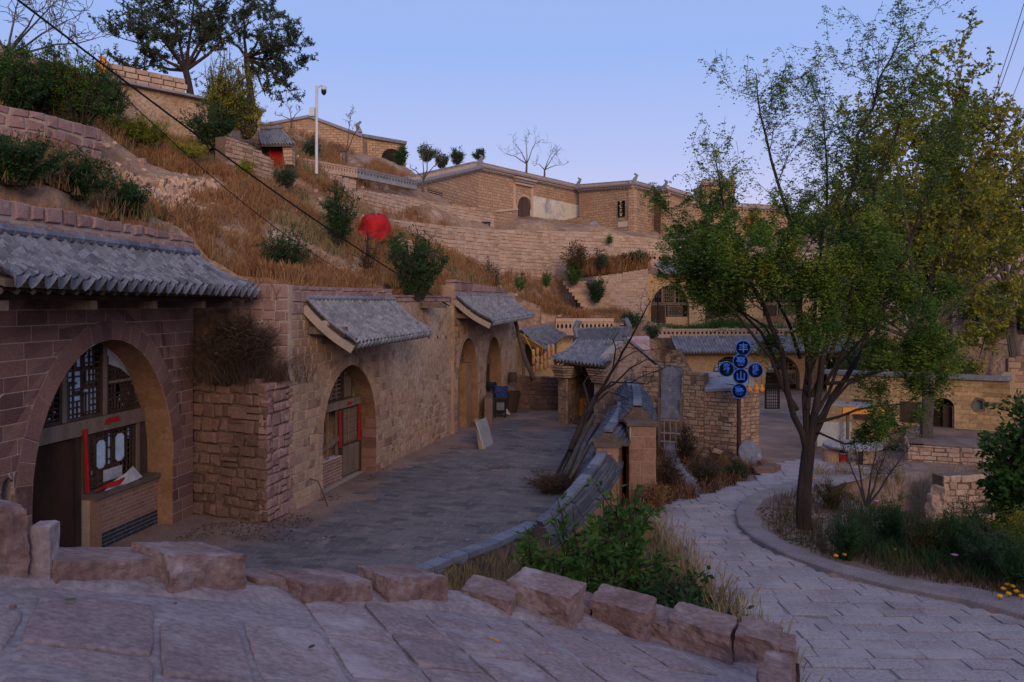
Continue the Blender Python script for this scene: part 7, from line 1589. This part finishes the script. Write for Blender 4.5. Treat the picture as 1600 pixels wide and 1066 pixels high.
for i, (px, py) in enumerate(fl):
    q = G(px, py+6, 0); c = q+Vector((0, -.03, .17)); t = thing('marigold', Vector((c.x, c.y, ground_z(c.x, c.y))), 'orange marigold, %s from the left %s' % (sorted(f_[0] for f_ in (fl[:6] if i < 6 else fl[6:13] if i < 13 else fl[13:])).index(px)+1 and ['first', 'second', 'third', 'fourth', 'fifth', 'sixth', 'seventh'][sorted(f_[0] for f_ in (fl[:6] if i < 6 else fl[6:13] if i < 13 else fl[13:])).index(px)], 'in the clump by the kerb' if i < 6 else 'in the patch at the right picture edge' if i < 13 else 'behind the big tree trunk'), 'flower', 'orange marigolds in the flower bed')
    Geo().lathe([(.006, -.01), (.035, .0), (.042, .018), (.028, .034), (.004, .038)], c, 9).out('flower_head', MAR, t); Geo().tube([Vector((c.x, c.y, ground_z(c.x, c.y))), c], .005, 4).out('stem', LEAF_D, t)
for i, (px, py) in enumerate([(1370, 792), (1462, 850), (1492, 885), (1515, 868)]):
    q = G(px, py+16); c = q+Vector((0, 0, .35)); t = thing('cosmos_flower', Vector((c.x, c.y, ground_z(c.x, c.y))), 'pink cosmos flower, %s from the left in the flower bed' % ['first', 'second', 'third', 'fourth'][i], 'flower', 'pink flowers in the bed')
    Geo().lathe([(.005, -.01), (.05, .0), (.055, .012), (.01, .016)], c, 8).out('flower_head', PINK, t); Geo().tube([Vector((c.x, c.y, ground_z(c.x, c.y))), c], .005, 4).out('stem', LEAF_D, t)
blades('bed_grass', tufts(gpts(900, bedpoly), 7, .07), .22, .012, LEAF_B, None, rng, .7, loc=Vector((8, 15, -4.5)), kind='stuff')
blades('bed_weeds', tufts(gpts(420, [(1330, 800), (1600, 850), (1600, 930), (1330, 880)]), 7, .07), .32, .014, LEAF_D, None, rng, .7, loc=Vector((8, 15, -4.5)), kind='stuff')
crest = [(x, y, ground_z(x, y)) for x, y in ((rnd.uniform(9, 18), rnd.uniform(20.5, 24.3)) for _ in range(1100)) if n3(x, y, .6, 3) > (.0 if y > 22.5 else .38)]
blades('bank_grass', tufts(crest, 8, .08), .34, .018, STRAW_T, None, rng, .7, loc=Vector((12, 22, -5)), head=1.2, kind='stuff')
litter = gpts(2600, [(1180, 800), (1250, 775), (1330, 790), (1400, 860), (1320, 880), (1220, 850)], zoff=.012)
leaves('leaf_litter', litter, rng.normal(0, 1, (2600, 3))*np.array([1, 1, .12]), .07, .032, LEAF_B, None, rng, 0, kind='stuff')
yl = []
while len(yl) < 900:
    x, y = rnd.uniform(-6.5, -3.4), rnd.uniform(14, 24); e_ = x-(-4.88+.274*(y-17.3))
    if (0.02 < e_ < .5 and n3(x, y, 1, 3) > .1) or (15.2 < y < 16.9 and n3(x, y, 1.2, 5) > .08 and -7 < x): yl.append((x, y, CY+.015))
leaves('fallen_leaves', yl, rng.normal(0, 1, (900, 3))*np.array([1, 1, .1]), .055, .025, STRAW_D, None, rng, 0, kind='stuff')
tag(npmesh('yard_litter', np.array([[(x-.03, y-.02, z), (x+.03, y-.015, z), (x+.025, y+.02, z), (x-.02, y+.02, z)] for x, y, z in [(*C(px, py)[:2], CY+.02) for px, py in [(590, 730), (610, 742), (640, 712), (665, 730), (480, 850), (505, 842), (730, 845), (720, 860), (560, 800), (700, 700), (860, 742)]]]), 4, PAPER_W, None), kind='stuff')
# right edge leafy tree and bare shrub on the bank
p = G(1592, 830, 0); p = Vector((9.6, 14.8, ground_z(9.6, 14.8))); bush('leafy_shrub', Vector((9.75, 14.8, ground_z(9.75, 14.8)-.1)), 3.0, .85, LEAF_M, 'tall leafy green shrub cut by the right picture edge', 'shrub', None, nst=60, per=60, ll=.13, lw=.085, seed=55, sub=5, lo=.08)
bush('leafy_shrub', Vector((10.1, 14.6, ground_z(10, 14.6)-.1)), 2.4, .95, LEAF_D, 'dark leaves low at the right picture edge behind the flower bed', 'shrub', None, nst=60, per=60, ll=.13, lw=.085, seed=56, sub=5, lo=.05)
bs = Vector((8.3, 18.6, ground_z(8.3, 18.6))); limb_tree('bare_shrub', [([bs, bs+Vector((a, b, .8)), bs+Vector((a*2, b*2, 1.55))], .03, .008, .12) for a, b in ((-.3, 0), (-.1, .1), (.12, 0), (.32, .1), (.5, -.1))], 'leafless grey shrub standing on the bank behind the flower bed', 'shrub', seed=3, barkm=BARK_L, leafm=LEAF_B, ll=.05, lw=.02, dens=7, sublen=.3, rmin=.004, levels=3)

# ---- the big tree
TY = 15.9
def L_(pts, dy, r0, r1, amt): n = len(pts); return ([V(x, y, TY+dy*(i/(n-1))) for i, (x, y) in enumerate(pts)], r0, r1, amt)
tb_ = G(1257, 833); TY = tb_.y
limbs = [([Vector((tb_.x, TY, ground_z(tb_.x, TY)-.1)), V(1256, 815, TY), V(1256, 770, TY), V(1260, 730, TY), V(1264, 694, TY)], .17, .125, 0),
 L_([(1262, 708), (1240, 650), (1226, 580), (1205, 510), (1172, 440), (1148, 380), (1128, 310), (1118, 250)], -.9, .075, .012, 0.57),
 L_([(1262, 700), (1258, 620), (1262, 540), (1252, 450), (1236, 350), (1205, 250), (1188, 180), (1182, 118)], .7, .085, .010, 0.49),
 L_([(1265, 698), (1280, 610), (1296, 520), (1308, 430), (1322, 320), (1340, 210), (1375, 120), (1412, 52)], -.4, .085, .010, 0.53),
 L_([(1268, 690), (1300, 620), (1340, 560), (1385, 470), (1425, 370), (1470, 270), (1515, 190)], .8, .075, .010, 0.80),
 L_([(1262, 640), (1270, 540), (1282, 430), (1292, 330), (1290, 230), (1268, 130)], 1.2, .055, .009, 0.53),
 L_([(1296, 560), (1325, 470), (1350, 380), (1368, 290), (1400, 210), (1432, 140)], -1.2, .05, .009, 0.57),
 L_([(1246, 640), (1205, 560), (1150, 490), (1105, 450), (1080, 400)], -1.3, .045, .008, 2.56), L_([(1240, 600), (1190, 520), (1135, 470), (1095, 420), (1072, 350)], .9, .042, .008, 2.40),
 L_([(1226, 560), (1195, 510), (1150, 480), (1100, 455)], 1.3, .035, .007, 2.88), L_([(1250, 560), (1215, 470), (1180, 420), (1120, 400)], -1.5, .04, .007, 2.56),
 L_([(1272, 650), (1310, 570), (1370, 505), (1440, 470)], .6, .045, .007, 2.4), L_([(1275, 660), (1325, 600), (1395, 575), (1465, 560)], -1.0, .04, .007, 2.2), L_([(1268, 620), (1310, 520), (1360, 450), (1400, 400)], 1.0, .042, .007, 1.8), L_([(1278, 660), (1340, 640), (1410, 632), (1480, 606)], -.8, .035, .006, 1.76), L_([(1270, 672), (1320, 694), (1370, 690), (1420, 668)], -1.4, .028, .006, 1.92),
 L_([(1290, 600), (1340, 590), (1400, 560), (1440, 520)], -1.2, .04, .007, 2.56), L_([(1266, 600), (1250, 500), (1240, 440), (1200, 380)], -2.0, .04, .007, 2.24),
 L_([(1270, 560), (1300, 480), (1330, 430), (1350, 380)], -1.8, .04, .007, 2.40), L_([(1290, 600), (1330, 520), (1350, 470), (1400, 420)], 1.5, .04, .007, 2.40), L_([(1264, 620), (1275, 560), (1290, 500), (1300, 460)], -1.6, .035, .007, 2.56), L_([(1240, 640), (1222, 600), (1212, 570), (1200, 545)], .4, .03, .006, 1.76)]
bt_ = limb_tree('locust_tree', limbs, 'tall feathery-leaved tree standing inside the curved kerb at the right', 'tree', seed=8, barkm=BARK, leafm=LEAF_MAIN, ll=.060, lw=.028, levels=3, nsub=(5, 3), sublen=.44, k=9, leaf_from=.34, up=.4, dens=3.5, rmin=.004, compound=True, loc=Vector((tb_.x, TY, ground_z(tb_.x, TY))))
# ---- trees behind it
def radiate(px, py, Y, tr, ends, r0, r1, amt, mid=.55, dy=1.5, lift=-12):
    out = [([V(x, y, Y) for x, y in tr], r0, r0*.7, 0)]; s = tr[-1]
    for i, (x, y) in enumerate(ends):
        d = dy*math.sin(i*2.4); out.append(([V(*s, Y), V(lerp(s[0], x, mid), lerp(s[1], y, mid)+lift, Y+d*.6), V(x, y, Y+d)], r0*.45, r1, amt))
    return out
limb_tree('yellowing_tree', radiate(0, 0, 28.3, [(1446, 694), (1447, 660), (1450, 600), (1442, 530)], [(1320, 330), (1350, 290), (1400, 250), (1450, 215), (1500, 180), (1540, 230), (1560, 290), (1310, 430), (1330, 520), (1390, 560), (1500, 560), (1560, 500), (1590, 400), (1470, 330), (1400, 420), (1520, 430), (1360, 380), (1450, 450)], .24, .02, 3.6), 'large yellowing tree with a thick trunk against the yellow brick house', 'tree', seed=18, barkm=BARK_L, leafm=LEAF_Y, ll=.17, lw=.095, levels=4, nsub=(4, 4), sublen=.80, dens=1.9, leaf_from=.2, rmin=.01)
limb_tree('yellowing_tree', radiate(0, 0, 36, [(1585, 620), (1580, 520), (1575, 450)], [(1500, 330), (1540, 290), (1580, 280), (1620, 300), (1650, 360), (1520, 420), (1600, 380), (1560, 500), (1640, 470), (1500, 500), (1580, 560), (1530, 560)], .25, .02, 3.4), 'yellow-brown tree at the right picture edge behind the brick house', 'tree', seed=19, barkm=BARK_L, leafm=LEAF_Y, ll=.21, lw=.12, levels=4, nsub=(4, 4), sublen=.85, dens=1.9, leaf_from=.2, rmin=.01)
limb_tree('green_tree', radiate(0, 0, 41, [(1350, 600), (1352, 540), (1350, 490)], [(1290, 380), (1330, 350), (1370, 350), (1410, 390), (1300, 450), (1400, 470), (1350, 420), (1270, 470), (1330, 500), (1430, 540)], .25, .02, 3.4), 'dark green tree filling the gap behind the big feathery tree', 'tree', seed=20, barkm=BARK, leafm=LEAF_D, ll=.21, lw=.12, levels=4, nsub=(4, 4), sublen=.85, dens=1.9, leaf_from=.2, rmin=.01)
limb_tree('green_tree', radiate(0, 0, 44, [(1480, 560), (1482, 500), (1478, 440)], [(1420, 330), (1460, 310), (1500, 330), (1540, 380), (1430, 420), (1520, 460), (1480, 380)], .25, .02, 3.4), 'mixed green tree between the two yellowing trees', 'tree', seed=23, barkm=BARK, leafm=LEAF_MAIN, ll=.21, lw=.12, levels=4, nsub=(4, 4), sublen=.85, dens=1.9, leaf_from=.2, rmin=.01)
# ---- upper left tree, bare trees
limb_tree('elm_tree', radiate(0, 0, 40, [(300, 190), (298, 150), (290, 110)], [(190, 60), (215, 20), (260, -10), (310, -25), (360, -10), (400, 30), (200, 105), (250, 60), (340, 50)], .22, .02, 5.5, lift=-6)+radiate(0, 0, 41, [(395, 180), (390, 130), (385, 90)], [(380, 10), (425, 35), (470, 70), (472, 108), (445, 130), (415, 150), (340, 60), (430, 80), (455, 145)], .2, .02, 5.5, lift=-8), 'large grey-green tree over the pale house at the upper left', 'tree', seed=25, barkm=BARK, leafm=LEAF_G, ll=.15, lw=.06, levels=4, nsub=(4, 4), sublen=.66, dens=2.6, leaf_from=.12, rmin=.012)
def bare(px, base, Y, ends, label, r=.09, seed=1, sub=.6, dens=2.4): limb_tree('bare_tree', radiate(0, 0, Y, [(px, base), (px+1, base-(base-min(e[1] for e in ends))*.3)], ends, r, .015, 1, lift=-3, dy=1), label, 'tree', seed=seed, barkm=BARK_L, leafm=None, nsub=(4, 3), sublen=sub, dens=dens, rmin=.012, wander=.3)
bare(822, 275, 88, [(790, 240), (806, 225), (822, 212), (838, 220)], 'left one of two bare trees behind the mansion roof', seed=2, r=.16, dens=1.6, sub=.9)
bare(850, 280, 88, [(835, 255), (862, 240), (876, 232), (882, 258)], 'right one of two bare trees behind the mansion roof', seed=3, r=.14, dens=1.6, sub=.9)
bare(540, 262, 52, [(525, 225), (548, 182), (560, 200), (518, 240)], 'crooked bare tree right of the white camera pole', seed=4, r=.10, sub=.45)
bare(661, 300, 50, [(640, 262), (660, 240), (672, 232), (690, 250)], 'crooked bare tree before the left wing of the mansion', seed=5, r=.10, sub=.45)
bare(455, 200, 70, [(430, 180), (450, 166), (470, 172)], 'faint bare tree left of the gabled hilltop house', seed=6, r=.1, sub=.5)
bare(10, 130, 30, [(-30, 10), (30, -5), (70, 10), (110, 30), (150, 60), (100, -10)], 'bare branching tree at the top left corner', seed=7, r=.12, sub=.7, dens=2.6)

for i in range(34):
    px = 1180+i*14+rnd.uniform(-6, 6); Y = rnd.uniform(66, 96); p = V(px, 330, Y); z = hill_z(p.x, p.y); hgt = rnd.uniform(2.2, 4.2)
    bush('hill_tree', Vector((p.x, p.y, z-.2)), hgt, hgt*.5, [LEAF_Y, LEAF_M, LEAF_B, LEAF_D][i % 4], ['yellowish', 'green', 'brownish', 'dark green'][i % 4]+' tree on the far right hillside, number %s of its colour from the left' % ['one', 'two', 'three', 'four', 'five', 'six', 'seven', 'eight', 'nine'][i//4], 'tree', 'trees on the far right hillside', nst=16, per=26, ll=.34, lw=.16, seed=700+i, sub=4, lo=.15)
for i in range(14):
    px = 1330+i*24+rnd.uniform(-8, 8); Y = rnd.uniform(44, 53); p = V(px, 560, Y); z = hill_z(p.x, p.y) if not inpoly(p.x, p.y, LOW) else -5.5; hgt = rnd.uniform(3, 5)
    bush('bank_tree', Vector((p.x, p.y, z-.2)), hgt, hgt*.45, [LEAF_Y, LEAF_D][i % 2], ['yellowing', 'dark green'][i % 2]+' tree before the earth bank, %s of its colour from the left' % ['first', 'second', 'third', 'fourth', 'fifth', 'sixth', 'seventh'][i//2], 'tree', 'trees before the earth bank', nst=22, per=30, ll=.24, lw=.11, seed=800+i, sub=4, lo=.1)

lg = []
for _ in range(420):
    px = rnd.uniform(905, 1010); Y = rnd.uniform(53.6, 55.5); p = V(px, 430, Y); lg.append((p.x, p.y, HY(428-(px-926)*.08, 53.5)+rnd.uniform(-.15, .1)))
blades('ledge_grass', tufts(lg, 8, .12), 1.05, .04, STRAW, None, rng, .5, loc=Vector((7, 54, 1)), head=1.2, kind='stuff')
lg = [(*V(rnd.uniform(1020, 1330), 500, rnd.uniform(52.8, 55))[:2], 0) for _ in range(500)]; lg = [(x, y, hill_z(x, y)) for x, y, z in lg]
blades('terrace_grass', tufts(lg, 8, .12), .5, .035, LEAF_M, None, rng, .5, loc=Vector((14, 54, -2)), kind='stuff')
